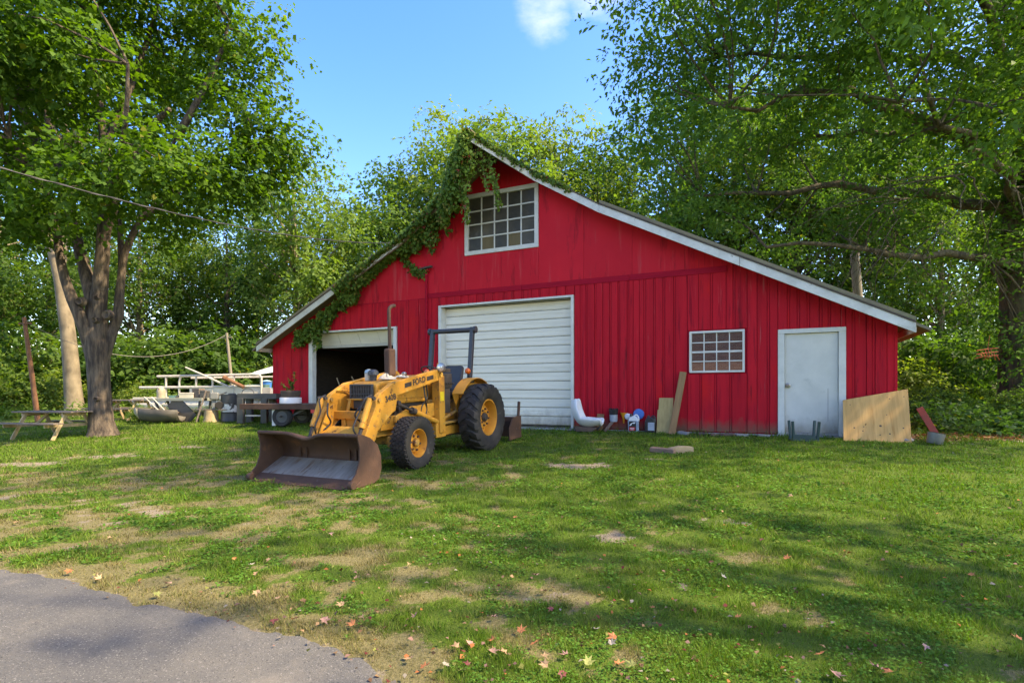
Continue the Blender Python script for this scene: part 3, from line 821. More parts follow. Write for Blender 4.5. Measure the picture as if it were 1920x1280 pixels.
# things kept inside, seen through the open cart door
def in_barn(a, y, z=0.0):
    return (BARN[0] + a * EX + y * BX, BARN[1] + a * EY + y * BY, BARN[2] + z)


t = thing('cabinet', 'tall brown wooden cabinet standing in the dark barn interior', 'cabinet', in_barn(4.0, 4.2), -TH)
B(-0.45, 0.45, -0.25, 0.25, 0.08, 1.9).build('carcass', MAT['pale_wood'], t, 0.01, 1)
B(-0.44, -0.01, -0.275, -0.252, 0.1, 1.88).build('cabinet_door', MAT['pale_wood'], t); B(0.01, 0.44, -0.275, -0.252, 0.1, 1.88).build('cabinet_door', MAT['pale_wood'], t)
for sx in (-0.4, 0.4): B(sx - 0.03, sx + 0.03, -0.22, 0.22, -0.01, 0.08).build('leg', MAT['dark_wood'], t)
for k, (x, y, tilt, ln, lab) in enumerate(((2.15, 0.75, 24, 1.5, 'thin pole leaning just inside the open barn door, nearest the frame'), (2.5, 1.1, 33, 1.7, 'thin wooden pole leaning inside the dark open doorway, second from frame'))):
    ang = R(tilt); o = MB().tube([(0, 0, 0), (-math.sin(ang) * ln * 0.5, 0.02, math.cos(ang) * ln * 0.5), (-math.sin(ang) * ln, 0.0, math.cos(ang) * ln)], 0.02, 6).build('leaning_pole', MAT['pale_wood'], None, loc=in_barn(x + math.sin(ang) * ln * 0.9, y, -0.005), rot=(0, 0, -TH))
    tag(o, lab, 'pole')
t = thing('steel_drum', 'dull metal drum standing inside the dark barn near the exhaust stack', 'drum', in_barn(5.4, 5.0, -0.012))
MB().lathe([(0.0, 0.0), (0.29, 0.0), (0.29, 0.3), (0.305, 0.31), (0.29, 0.32), (0.29, 0.6), (0.305, 0.61), (0.29, 0.62), (0.29, 0.88), (0.0, 0.88)], n=20).build('shell', MAT['galvanised'], t)
MB().lathe([(0.27, 0.875), (0.295, 0.875), (0.295, 0.90), (0.27, 0.90)], n=20, close=True).build('rim', MAT['dark_steel'], t)

# ------------------------------------------------------------------ climbing vine on the left rake and the peak
rv = np.random.default_rng(12)


def vine_world(a, o, z): 
    return np.stack([BARN[0] + a * EX - o * BX, BARN[1] + a * EY - o * BY, BARN[2] + z], 1)


V = []; T = []


def vine_patch(a, o, z, size=0.085, bright=0.0):
    n = len(a)
    pos = vine_world(a, o, z)
    out = np.array([-BX, -BY, 0.0])
    nrm = unit(out[None] * 0.8 + np.array([0, 0, 0.55])[None] + rv.normal(0, 0.45, (n, 3)))
    ax = unit(np.array([0, 0, -1.0])[None] + rv.normal(0, 0.55, (n, 3)) + out[None] * 0.3)
    ln = size * rv.uniform(0.6, 1.5, n)
    h = rv.uniform(0, 1, n)[:, None]
    tone = (1 - h) * np.array([[0.055, 0.115, 0.020]]) + h * np.array([[0.130, 0.210, 0.032]])
    tone = tone * (1 + bright); yl = rv.uniform(0, 1, n) < 0.07; tone[yl] = [0.22, 0.21, 0.04]
    rd = rv.uniform(0, 1, n) < 0.025; tone[rd] = [0.20, 0.05, 0.03]
    v, c = leaves(pos, ax, nrm, ln, ln * 0.95, tone, 0.12, 0.15)
    V.append(v); T.append(c)


def rz_arr(a): return np.interp(a, [p[0] for p in LINE], [p[1] for p in LINE])


# hanging curtain along the rake: how far it reaches below the roof line at each place
ca = np.array([1.25, 1.6, 2.2, 2.9, 3.5, 4.2, 4.7, 5.1, 5.7, 6.3, 6.8, 7.2, 7.6])
ch = np.array([0.55, 0.85, 0.90, 0.55, 0.80, 0.95, 0.70, 0.35, 0.45, 1.0, 0.80, 0.55, 0.65])
n = 10500
a = rv.uniform(1.2, 7.6, n) ; f = rv.beta(1.0, 1.25, n); hang = np.interp(a, ca, ch) * (0.35 + 1.15 * vnoise(a * 6, a * 0, 77))
keep = vnoise(a * 3.4, f * 4, 5) + 0.45 * (1 - f) + 0.25 * sstep(4.9, 6.0, a) * 0 > 0.50
thin = 1 - 0.55 * np.exp(-((a - 5.35) / 0.35) ** 2)
keep &= rv.uniform(0, 1, n) < thin
a = a[keep]; f = f[keep]; hang = hang[keep]
lowl = (a < 3.3 + 0.3 * np.sin(a * 9)); keep = ~(lowl & (f < 0.16)); a, f, hang, lowl = a[keep], f[keep], hang[keep], lowl[keep]
vine_patch(a, np.where(lowl, rv.uniform(0.03, 0.30, len(a)), np.where(f < 0.3, rv.uniform(0.40, 0.62, len(a)), rv.uniform(0.03, 0.30, len(a)) + 0.28 * (1 - f))), rz_arr(a) + np.where(lowl, 0.03, 0.22) - f * hang)
# over the roof edge
n = 3400; a = rv.uniform(3.3, 8.42, n); k = vnoise(a * 1.6, a * 0 + 2, 9) > 0.30 - 0.25 * sstep(5.5, 7, a); a = a[k]
inner = sstep(7.2, 8.42, a) * (HOOD - RO)
vine_patch(a, RO + inner - rv.exponential(0.35, len(a)) + 0.1, rz_arr(a) + UP + 0.08 + np.minimum(rv.exponential(0.10, len(a)), 0.22) * (0.5 + 0.6 * sstep(5.5, 8, a)), 0.085, 0.35)
# the mantle at the hood: left face, thick
n = 5200; t = rv.uniform(0, 1, n); a = RIDGE_A - 0.02 - t * HB * 1.15; o = RO + (HOOD - RO) * (1 - np.clip(t, 0, 1)); hg = 0.22 + 0.62 * (1 - (1 - t) ** 2) * 0.8 + 0.75 * vnoise(t * 13, t * 0, 3)
f = rv.beta(1.0, 1.5, n)
vine_patch(a + rv.normal(0, 0.05, n), o + rv.normal(0.04, 0.07, n), rz_arr(a) + 0.26 - f * hg, 0.085, 0.15)
# strands that dangle from the hood
STR = [(8.34, 1.45, 0.95), (8.24, 1.35, 1.25), (8.18, 1.30, 1.75), (8.07, 1.2, 1.35), (8.57, 1.3, 0.9), (8.77, 1.15, 1.15), (8.87, 1.05, 1.2), (8.90, 1.0, 1.5), (8.12, 1.15, 1.9)]
stems = []
for (sa, so_, ln) in STR:
    n = int(95 * ln); f = rv.uniform(0, 1, n) ** 0.85
    sw = 0.13 * np.sin(f * 3 + sa * 9); wd = 0.075 * (1 - 0.7 * f)
    vine_patch(sa + sw + rv.normal(0, 1, n) * wd, so_ + rv.normal(0, 0.06, n), rz_arr(np.full(n, sa)) + 0.22 - f * ln, 0.07, 0.25)
    stems.append([(sa + 0.13 * math.sin(q * 3 + sa * 9), -so_, roofz(sa) + 0.22 - q * ln) for q in np.linspace(0, 1, 9)])
# creeping along the right rake below the peak
n = 1500; a = RIDGE_A + rv.uniform(0, 1, n) ** 1.4 * 2.3; o = np.where(a < RIDGE_A + HB, HOOD - (a - RIDGE_A) / HB * (HOOD - RO), RO) + 0.03
vine_patch(a, o + rv.normal(0, 0.05, n), rz_arr(a) + UP + 0.09 - np.abs(rv.normal(0, 0.07, n)) + 0.04, 0.065)
# runner towards the bracket on the wall
n = 420; t = rv.uniform(0, 1, n); a = 5.35 + t * 0.85; vine_patch(a + rv.normal(0, 0.05, n), rv.uniform(0.03, 0.12, n), 4.95 - 0.62 * np.sin(t * 1.75) + rv.normal(0, 0.06, n), 0.075)
vine = thing('climbing_vine', 'green climbing vine draped over the left roof edge and peak of the red barn', 'vine', (0, 0, 0))
fo = np_obj('foliage', np_mesh('vine_foliage', np.concatenate(V), 4, MAT['vine_leaf'], np.concatenate(T)), vine); tag(fo, kind='stuff')
m = MB()
for s_ in stems: m.tube([vine_world(np.array([q[0]]), np.array([-q[1]]), np.array([q[2]]))[0] for q in s_], 0.007, 5)
for k in range(10):
    aa = np.linspace(3.2 + k * 0.1, 8.4, 26); oo = 0.46 + 0.03 * k / 10 + (np.clip((aa - 7.17) / HB, 0, 1)) * (HOOD - RO)
    m.tube(list(vine_world(aa, oo, rz_arr(aa) + 0.08 * np.sin(aa * (2 + k * 0.3) + k) + 0.05)), 0.009, 5)
m.tube(list(vine_world(np.linspace(5.3, 6.25, 12), np.full(12, 0.05), 4.95 - 0.62 * np.sin(np.linspace(0, 1.75, 12)))), 0.012, 6)
m.build('stem', MAT['vine_stem'], vine)

# ------------------------------------------------------------------ the tractor loader (x forward, y to its left, z up from the ground under the rear axle)
TR = (-1.28, 10.5)
FWD = math.atan2(-0.907, -0.42)
trz = G(*TR)
slope = (G(TR[0] - 0.42 * 2.1, TR[1] - 0.907 * 2.1) - trz) / 2.1
tr = thing('tractor', 'yellow loader tractor with front bucket and rear box blade parked before the barn', 'tractor', (*TR, trz - 0.005))
tr.rotation_euler = (Matrix.Rotation(FWD, 4, 'Z') @ Matrix.Rotation(-math.atan(slope), 4, 'Y')).to_euler()
YP, YD, RU = MAT['yellow_paint'], MAT['yellow_dirty'], MAT['rust']


def wheel(x, y, Rr, wd, side, rim_r, rear):
    wh = thing('rear_wheel' if rear else 'front_wheel', None, None, (x, y, Rr - 0.012)); wh.parent = tr
    h = wd / 2
    if rear:
        prof = [(rim_r, -h * 0.62), (rim_r + 0.03, -h * 0.80), (Rr * 0.76, -h), (Rr * 0.90, -h * 0.96), (Rr * 0.945, -h * 0.80), (Rr * 0.955, -h * 0.3), (Rr * 0.96, 0),
                (Rr * 0.955, h * 0.3), (Rr * 0.945, h * 0.80), (Rr * 0.90, h * 0.96), (Rr * 0.76, h), (rim_r + 0.03, h * 0.80), (rim_r, h * 0.62)]
    else:
        prof = [(rim_r, -h * 0.75), (rim_r + 0.02, -h * 0.88), (Rr * 0.80, -h), (Rr * 0.93, -h * 0.95), (Rr * 0.975, -h * 0.76), (Rr * 0.985, 0),
                (Rr * 0.975, h * 0.76), (Rr * 0.93, h * 0.95), (Rr * 0.80, h), (rim_r + 0.02, h * 0.88), (rim_r, h * 0.75)]
    m = MB().lathe(prof, 'y', n=48, close=True)
    if rear:
        nl = 19
        for k in range(nl):
            for sd in (-1, 1):
                a0 = 2 * math.pi * (k + (0.5 if sd > 0 else 0)) / nl
                # bar lug: slants from the centre line back to the shoulder
                pts = [(0.0, 0.10 * -sd * 0, Rr * 0.945, 0.10), (0.10, 0.0, 0, 0)]
                sec = []
                for (yy, da, ro, ri, hw) in ((-0.02 * sd, 0.13, Rr, Rr * 0.94, 0.042), (h * 0.40 * sd, 0.07, Rr * 1.0, Rr * 0.94, 0.046), (h * 0.82 * sd, -0.03, Rr * 0.985, Rr * 0.93, 0.055), (h * 1.02 * sd, -0.07, Rr * 0.90, Rr * 0.86, 0.055), (h * 1.015 * sd, -0.08, Rr * 0.83, Rr * 0.80, 0.05)):
                    a = a0 + da
                    for rr, ww in ((ri, hw * 1.35), (ro, hw)):
                        for q in (-1, 1):
                            an = a + q * ww / rr * 1.0
                            sec.append((rr * math.cos(an), yy, rr * math.sin(an)))
                fs = []
                for j in range(4):
                    b = j * 4
                    for (i0, i1) in ((0, 2), (2, 3), (3, 1), (1, 0)): fs.append((b + i0, b + i1, b + 4 + i1, b + 4 + i0))
                fs += [(0, 1, 3, 2), (16, 18, 19, 17)]
                m.add(sec, fs)
    else:
        for row, yy in enumerate((-0.78, -0.42, 0.0, 0.42, 0.78)):
            nb = 36
            for k in range(nb):
                a = 2 * math.pi * (k + 0.5 * (row % 2)) / nb
                M_ = Matrix.Rotation(-a, 4, 'Y') @ Matrix.Translation((Rr * 0.985, yy * h, 0)) @ Matrix.Rotation(R(25 * (1 if row % 2 else -1)), 4, 'X')
                m.box(-0.02, 0.012, -h * 0.17, h * 0.17, -0.022, 0.022, M_)
    m.build('tyre', MAT['rubber'], wh, sharp=40)
    s = side
    dish = -0.06 if rear else -0.03
    rp = [(rim_r + 0.012, h * 0.70 * s), (rim_r - 0.012, h * 0.72 * s), (rim_r - 0.03, h * 0.55 * s), (rim_r - 0.045, h * 0.1 * s), (rim_r - 0.055, -h * 0.15 * s), (rim_r * 0.80, -h * 0.18 * s), (rim_r * 0.66, h * 0.05 * s), (rim_r * 0.60, h * 0.18 * s), (rim_r * 0.34, h * 0.20 * s), (rim_r * 0.30, h * 0.12 * s), (0.0, h * 0.12 * s)]
    m = MB().lathe(rp, 'y', n=40, caps=False)
    m.lathe([(rim_r, -h * 0.66 * s), (rim_r - 0.03, -h * 0.5 * s), (rim_r - 0.03, h * 0.2 * s)], 'y', n=32, caps=False)
    rim = m.build('rim', MAT['rim_yellow'], wh)
    MB().lathe([(0.0, h * 0.60 * s), (0.04, h * 0.60 * s), (0.055, h * 0.5 * s), (0.06, h * 0.2 * s)] if not rear else [(0.0, h * 0.45 * s), (0.06, h * 0.45 * s), (0.075, h * 0.38 * s), (0.085, h * 0.15 * s)], 'y', n=16).build('hub', MAT['engine_black' if rear else 'yellow_dirty'], wh)
    nb = 8 if rear else 6; br = rim_r * (0.46 if rear else 0.52)
    for k in range(nb):
        a = 2 * math.pi * k / nb + 0.2
        MB().lathe([(0.0, (h * 0.36) * s), (0.020, (h * 0.36) * s), (0.022, h * 0.12 * s)], 'y', (br * math.cos(a), 0, br * math.sin(a)), n=6, smooth=False).build('wheel_bolt', RU, wh)
    return wh


wheel(0.0, 0.80, 0.635, 0.40, 1, 0.335, True)
wheel(0.0, -0.80, 0.635, 0.40, -1, 0.335, True)
wheel(2.10, 0.70, 0.405, 0.29, 1, 0.225, False)
wheel(2.10, -0.70, 0.405, 0.29, -1, 0.225, False)

# chassis, engine, transmission
B(-0.30, 0.35, -0.22, 0.22, 0.42, 0.98).build('transmission', YD, tr, 0.04, 2)
MB().tube([(0, -0.62, 0.62), (0, -0.3, 0.62)], 0.14, 14).tube([(0, 0.3, 0.62), (0, 0.66, 0.62)], 0.14, 14).tube([(0, -0.32, 0.62), (0, 0.32, 0.62)], 0.2, 14).build('rear_axle', YD, tr)
B(0.35, 1.05, -0.20, 0.20, 0.44, 0.86).build('gear_case', YD, tr, 0.03, 1)
e = MB().box(1.0, 2.0, -0.17, 0.17, 0.50, 0.98).box(1.15, 1.9, -0.21, -0.16, 0.62, 0.92).box(1.15, 1.9, 0.16, 0.21, 0.66, 0.86)
for k in range(4): e.tube([(1.25 + k * 0.19, 0.16, 0.88), (1.25 + k * 0.19, 0.25, 0.90)], 0.035, 8)
e.tube([(1.7, 0.22, 0.62), (1.7, 0.30, 0.62)], 0.06, 12).tube([(1.3, 0.21, 0.70), (1.3, 0.29, 0.74), (1.1, 0.30, 0.85)], 0.02, 6)
e.build('engine', MAT['engine_black'], tr, 0.008, 1)
fr = MB().box(1.95, 2.58, -0.30, -0.22, 0.50, 0.80).box(1.95, 2.58, 0.22, 0.30, 0.50, 0.80).box(2.02, 2.55, -0.22, 0.22, 0.52, 0.78)
fr.build('front_frame', YD, tr, 0.01, 1)
MB().bar((2.1, -0.58, 0.43), (2.1, 0.58, 0.43), 0.16, 0.15).build('front_axle', YD, tr, 0.015, 1)
for s in (-1, 1):
    MB().box(1.9, 2.45, s * 0.52 - 0.05, s * 0.52 + 0.05, 0.36, 0.52).build('axle_knuckle', YD, tr, 0.01, 1)
    B(0.30, 2.45, s * 0.335 - 0.03, s * 0.335 + 0.03, 0.60, 0.80).build('side_rail', YP, tr, 0.006, 1)
B(2.55, 2.60, -0.46, 0.46, 0.78, 0.91).build('front_bumper', YP, tr, 0.01, 1)

# hood with grille
hp = [(0.98, 0.98), (0.98, 1.40), (1.6, 1.385), (2.30, 1.345), (2.40, 1.30), (2.42, 0.93), (1.9, 0.93), (1.85, 0.98)]
MB().prism([(x, z) for x, z in hp if z > 0], -0.26, 0.26).build('hood', YP, tr, 0.035, 3)
m = MB().box(2.425, 2.432, -0.205, 0.205, 1.10, 1.30)
gr = m.build('grille', MAT['engine_black'], tr)
for k in range(9):
    y = -0.19 + k * 0.0475
    B(2.430, 2.446, y - 0.007, y + 0.007, 1.105, 1.295).build('grille_bar', MAT['engine_black'], gr)
for z in (1.165, 1.235): B(2.431, 2.452, -0.205, 0.205, z - 0.005, z + 0.005).build('grille_bar', MAT['rops_paint'], gr)
mm = MB().box(2.425, 2.455, -0.225, 0.225, 1.295, 1.315).box(2.425, 2.455, -0.225, 0.225, 1.085, 1.105).box(2.425, 2.455, -0.225, -0.203, 1.105, 1.295).box(2.425, 2.455, 0.203, 0.225, 1.105, 1.295)
mm.build('grille_frame', MAT['rops_paint'], gr)
B(2.424, 2.434, -0.17, 0.12, 0.94, 1.06).build('lower_grille', MAT['engine_black'], tr)
for y in (-0.21, 0.16): MB().bar((2.46, y, 1.09), (2.53, y, 0.88), 0.05, 0.03).build('grille_guard', YP, tr, 0.004, 1)
MB().bar((2.475, -0.26, 1.085), (2.475, 0.26, 1.085), 0.02, 0.02).build('grille_guard', YP, tr)
B(1.05, 1.9, 0.255, 0.268, 1.06, 1.30).build('side_panel', YP, tr, 0.008, 1)
B(1.05, 1.9, -0.268, -0.255, 1.06, 1.30).build('side_panel', YP, tr, 0.008, 1)
# fuel tank hump / cowl
MB().prism([(0.62, 1.0), (0.62, 1.36), (0.72, 1.44), (1.05, 1.44), (1.2, 1.385), (1.2, 1.0)], -0.24, 0.24).build('cowl', YP, tr, 0.03, 2)
# exhaust
ex = B(1.745, 1.925, 0.03, 0.15, 1.43, 1.88).build('muffler', RU, tr, 0.03, 2)
MB().tube(bez([(1.83, 0.09, 1.88), (1.83, 0.09, 2.2), (1.83, 0.09, 2.42), (1.82, 0.09, 2.52), (1.77, 0.10, 2.575), (1.70, 0.11, 2.59)], 6), 0.029, 12).build('exhaust_pipe', RU, ex)
MB().tube([(1.83, 0.09, 1.30), (1.83, 0.09, 1.44)], 0.045, 10).build('exhaust_flange', RU, ex)
# pre-cleaner, caps and rags on the hood
MB().lathe([(0.0, 0.16), (0.05, 0.155), (0.085, 0.12), (0.09, 0.07), (0.06, 0.06), (0.05, -0.03)], c=(2.08, -0.06, 1.385), n=18).build('air_cleaner', MAT['rops_paint'], tr)
MB().lathe([(0.0, 0.0), (0.03, 0.0), (0.045, 0.03), (0.045, 0.09), (0.02, 0.11), (0.0, 0.11)], c=(1.42, 0.06, 1.39), n=12).build('fuel_cap', MAT['chrome'], tr)
# dash, steering wheel, levers, seat, platform
MB().prism([(0.48, 0.98), (0.55, 1.40), (0.64, 1.43), (0.64, 0.98)], -0.17, 0.17).build('dashboard', MAT['rops_paint'], tr, 0.015, 1)
sw = MB(); C_ = Vector((0.47, 0, 1.50)); Mx = Matrix.Translation(C_) @ Matrix.Rotation(R(-28), 4, 'Y')
ring = [Mx @ Vector((0.205 * math.cos(a), 0.205 * math.sin(a), 0)) for a in np.linspace(0, 2 * math.pi, 29)]
sw.tube(ring, 0.014, 8, caps=False)
for k in range(3):
    a = k * 2.094; sw.tube([Mx @ Vector((0, 0, -0.01)), Mx @ Vector((0.2 * math.cos(a), 0.2 * math.sin(a), 0))], 0.011, 6)
sw.tube([C_, Mx @ Vector((0, 0, -0.28))], 0.022, 8)
sw.build('steering_wheel', MAT['hose_rubber'], tr)
st = B(-0.22, 0.28, -0.25, 0.25, 1.0, 1.12).build('seat_cushion', MAT['seat_vinyl'], tr, 0.04, 3)
MB().prism([(-0.20, 1.08), (-0.33, 1.58), (-0.25, 1.62), (-0.10, 1.12)], -0.25, 0.25).build('seat_back', MAT['seat_vinyl'], tr, 0.035, 3)
B(-0.10, 0.2, -0.12, 0.12, 0.9, 1.0).build('seat_base', MAT['engine_black'], tr, 0.01, 1)
B(0.30, 0.95, -0.52, 0.52, 0.56, 0.60).build('foot_platform', YD, tr, 0.006, 1)
lv = MB()
for k in range(3): lv.tube([(0.78 + k * 0.05, 0.30, 0.95), (0.74 + k * 0.05, 0.32, 1.30), (0.70 + k * 0.05, 0.32, 1.40)], 0.010, 6).lathe([(0, 0.03), (0.02, 0.02), (0.02, -0.01), (0, -0.02)], c=(0.70 + k * 0.05, 0.32, 1.41), n=8)
lv.build('control_lever', MAT['hose_rubber'], tr)
# hydraulic valve stack and hoses beside the seat
v_ = MB().box(0.58, 0.86, 0.33, 0.50, 1.20, 1.46).box(0.62, 0.82, 0.36, 0.48, 0.75, 1.2).box(0.60, 0.84, 0.34, 0.49, 1.48, 1.55)
for k in range(4): v_.tube([(0.60 + k * 0.07, 0.52, 1.28), (0.60 + k * 0.07, 0.55, 1.28)], 0.018, 8)
v_.build('hydraulic_valve', MAT['engine_black'], tr, 0.015, 2)
# fenders
for s in (-1, 1):
    fd = MB(); yi, yo = s * 0.50, s * 0.72; rf = 0.735; z0 = 0.635
    arc = [R(a) for a in np.linspace(38, 172, 24)]
    # side plate and top band
    out = [(rf * math.cos(a), z0 + rf * math.sin(a)) for a in arc]
    poly = out + [(-0.55, z0 + 0.05), (-0.15, z0 + 0.18), (0.40, z0 + 0.10)]
    fd.prism(poly, yi - 0.008, yi + 0.008)
    band = [(x, z) for x, z in out] + [((rf - 0.014) * math.cos(a), z0 + (rf - 0.014) * math.sin(a)) for a in arc[::-1]]
    # one-sided strip so that no concave cap is needed
    for i in range(len(arc) - 1):
        (x0, z0_), (x1, z1_) = out[i], out[i + 1]
        k0 = (rf - 0.014) / rf; q = [(x0, z0_), (x1, z1_), (x1 * k0, z0 + (z1_ - z0) * k0), (x0 * k0, z0 + (z0_ - z0) * k0)]
        lo_, hi_ = sorted((yi, yo)); fd.prism(q, lo_, hi_)
    fd.build('fender', YP, tr)
    MB().tube([(0.33, s * 0.49, 0.78), (0.72, s * 0.40, 0.66)], 0.035, 8).build('fender_strut', YD, tr)
# roll bar with amber lamps
for s in (-1, 1):
    MB().bar((-0.14, s * 0.46, 1.32), (-0.30, s * 0.46, 2.36), 0.085, 0.085, (1, 0, 0)).build('rollbar_post', MAT['rops_paint'], tr, 0.012, 2)
    B(-0.22, -0.02, s * 0.46 - 0.07, s * 0.46 + 0.07, 1.27, 1.36).build('rollbar_foot', MAT['rops_paint'], tr, 0.01, 1)
    MB().bar((-0.13, s * 0.46, 0.7), (-0.14, s * 0.46, 1.30), 0.09, 0.09, (1, 0, 0)).build('rollbar_support', MAT['engine_black'], tr, 0.01, 1)
    am = MB().lathe([(0.0, 0.055), (0.03, 0.05), (0.055, 0.02), (0.058, -0.01), (0.045, -0.03), (0.0, -0.03)], 'x', (-0.06, s * 0.47, 1.50), n=16)
    am.build('warning_lamp', MAT['amber_lens'], tr)
    MB().bar((-0.12, s * 0.47, 1.36), (-0.10, s * 0.47, 1.50), 0.05, 0.06, (1, 0, 0)).build('lamp_bracket', MAT['rops_paint'], tr)
rb = MB().tube([(-0.295, -0.52, 2.31), (-0.295, 0.52, 2.31)], 0.048, 14)
for s in (-1, 1): rb.tube([(-0.295, s * 0.50, 2.31), (-0.295, s * 0.545, 2.31)], 0.07, 12)
rb.build('rollbar_crossbar', MAT['rops_paint'], tr)
# work lamp on the loader post
wl_ = MB().lathe([(0.0, -0.06), (0.05, -0.055), (0.08, -0.01), (0.085, 0.02), (0.075, 0.025)], 'x', (1.02, 0.56, 1.56), n=22).build('work_lamp', MAT['chrome'], tr)
MB().lathe([(0.0, 0.036), (0.04, 0.032), (0.076, 0.018)], 'x', (1.02, 0.56, 1.56), n=22).build('lens', MAT['lamp_lens'], wl_)
MB().bar((0.99, 0.46, 1.44), (0.99, 0.47, 1.64), 0.03, 0.02).build('lamp_bracket', YP, tr)

# ---------------- loader frame
ARM = [(0.92, 1.50), (1.02, 1.535), (2.30, 1.335), (2.64, 1.17), (2.72, 1.08), (2.74, 0.98), (3.06, 0.46), (3.04, 0.36), (2.94, 0.33), (2.85, 0.36), (2.70, 0.62), (2.36, 0.86), (2.26, 0.90), (2.20, 1.13), (1.02, 1.34), (0.92, 1.38)]


def text_mesh(name, body, size, mat, parent, M_):
    cu = bpy.data.curves.new(name, 'FONT'); cu.body = body; cu.size = size; cu.extrude = 0.0015; cu.align_x = 'CENTER'; cu.align_y = 'CENTER'
    cu.offset = size * 0.03; cu.space_character = 1.05
    o = bpy.data.objects.new(name, cu); COL.objects.link(o)
    dg = bpy.context.evaluated_depsgraph_get()
    me = bpy.data.meshes.new_from_object(o.evaluated_get(dg)); bpy.data.objects.remove(o); bpy.data.curves.remove(cu)
    me.materials.clear(); me.materials.append(mat)
    t = bpy.data.objects.new(name, me); link(t, parent); t.matrix_local = M_
    return t


for s in (-1, 1):
    y = s * 0.46
    arm = MB().prism(ARM, y - 0.045, y + 0.045).build('loader_arm', YP, tr, 0.012, 2)
    # lower fork plate beside the leg
    MB().prism([(2.66, 1.02), (2.78, 0.98), (3.04, 0.50), (2.93, 0.44)], y - s * 0.105 - 0.012, y - s * 0.105 + 0.012).build('leg_plate', YP, arm, 0.004, 1)
    # lettering on the outer face; the beam falls towards the front
    if s > 0:
        ang = math.atan2(1.335 - 1.535, 2.30 - 1.02)
        def face(x, z, a): return Matrix.Translation((x, y + 0.0475, z)) @ Matrix.Rotation(-a, 4, 'Y') @ Matrix(((-1, 0, 0, 0), (0, 0, 1, 0), (0, 1, 0, 0), (0, 0, 0, 1)))
        text_mesh('lettering', 'FORD', 0.135, MAT['decal_black'], arm, face(1.62, 1.343, ang) @ Matrix.Scale(1.0, 4, (1, 0, 0)))
        text_mesh('lettering', '340B', 0.125, MAT['decal_black'], arm, face(2.38, 1.10, ang) @ Matrix.Scale(1.0, 4, (1, 0, 0)))
        for (x0, x1) in ((1.20, 1.40), (1.84, 2.02)):
            zc = lambda x: 1.343 + (x - 1.60) * math.tan(ang)
            MB().add([(x0, y + 0.046, zc(x0) - 0.035), (x1, y + 0.046, zc(x1) - 0.035), (x1, y + 0.046, zc(x1) + 0.035), (x0, y + 0.046, zc(x0) + 0.035)] + [(x0, y + 0.0485, zc(x0) - 0.035), (x1, y + 0.0485, zc(x1) - 0.035), (x1, y + 0.0485, zc(x1) + 0.035), (x0, y + 0.0485, zc(x0) + 0.035)],
                     [(0, 1, 2, 3), (4, 7, 6, 5), (0, 4, 5, 1), (1, 5, 6, 2), (2, 6, 7, 3), (3, 7, 4, 0)]).build('stripe', MAT['decal_black'], arm)
    # post with base plate
    post = MB().box(0.86, 1.04, y - 0.075 - s * 0.02, y + 0.06, 0.42, 1.42).prism([(0.80, 0.34), (1.12, 0.34), (1.12, 0.56), (1.04, 0.66), (0.86, 0.66)], y - 0.09, y + 0.03)
    po = post.build('loader_post', YP, tr, 0.012, 2)
    B(0.90, 1.02, y + s * 0.061, y + s * 0.065, 0.98, 1.14).build('warning_label', MAT['decal_yellow'], po)
    B(-0.45, 0.88, y - 0.045, y + 0.02, 0.36, 0.52).build('loader_subframe', YP, tr, 0.008, 1)
    MB().prism([(1.04, 0.95), (1.04, 0.72), (2.15, 0.70), (2.15, 0.80), (1.7, 0.93)], y - s * 0.07 - 0.02, y - s * 0.07 + 0.02).build('loader_brace', YP, tr, 0.006, 1)
    # lift cylinder
    lc = MB().tube([(1.00, y - s * 0.0, 0.60), (1.75, y, 0.86)], 0.045, 14).build('lift_cylinder', YP, tr)
    MB().tube([(1.75, y, 0.86), (2.18, y, 1.01)], 0.024, 10).build('piston_rod', MAT['engine_black'], lc)
    MB().tube([(2.17, y - 0.055, 1.01), (2.17, y + 0.055, 1.01)], 0.04, 12).build('pin', MAT['engine_black'], lc)
    MB().tube([(1.70, y, 0.843), (1.79, y, 0.874)], 0.055, 14).build('gland', MAT['engine_black'], lc)
    # bucket cylinder in front of the leg
    bc = MB().tube([(2.80, y - s * 0.0, 1.11), (3.00, y, 0.70)], 0.047, 14).build('bucket_cylinder', YP, tr)
    MB().tube([(3.00, y, 0.70), (3.12, y, 0.44)], 0.026, 10).build('piston_rod', MAT['engine_black'], bc)
    MB().tube([(2.79, y - 0.075, 1.115), (2.79, y + 0.075, 1.115)], 0.03, 12).build('pin', MAT['engine_black'], bc)
    MB().tube([(3.13, y - 0.07, 0.42), (3.13, y + 0.07, 0.42)], 0.03, 12).build('pin', MAT['engine_black'], bc)
    # pins
    for (px, pz, pr) in ((0.97, 1.44, 0.045), (2.66, 1.085, 0.03), (2.98, 0.40, 0.04)): MB().tube([(px, y - 0.07, pz), (px, y + 0.07, pz)], pr, 14).build('pivot_pin', YD, arm)
    # hoses
    MB().tube(bez([(2.74, y - s * 0.02, 1.16), (2.88, y - s * 0.03, 1.10), (2.93, y - s * 0.09, 0.92), (3.05, y - s * 0.10, 0.72), (3.02, y - s * 0.08, 0.60)], 6), 0.013, 7).build('hydraulic_hose', MAT['hose_rubber'], tr)
    MB().tube(bez([(2.80, y - s * 0.12, 1.04), (2.90, y - s * 0.20, 0.88), (2.80, y - s * 0.16, 0.74), (2.93, y - s * 0.10, 0.62), (3.0, y - s * 0.06, 0.50)], 6), 0.013, 7).build('hydraulic_hose', MAT['hose_rubber'], tr)
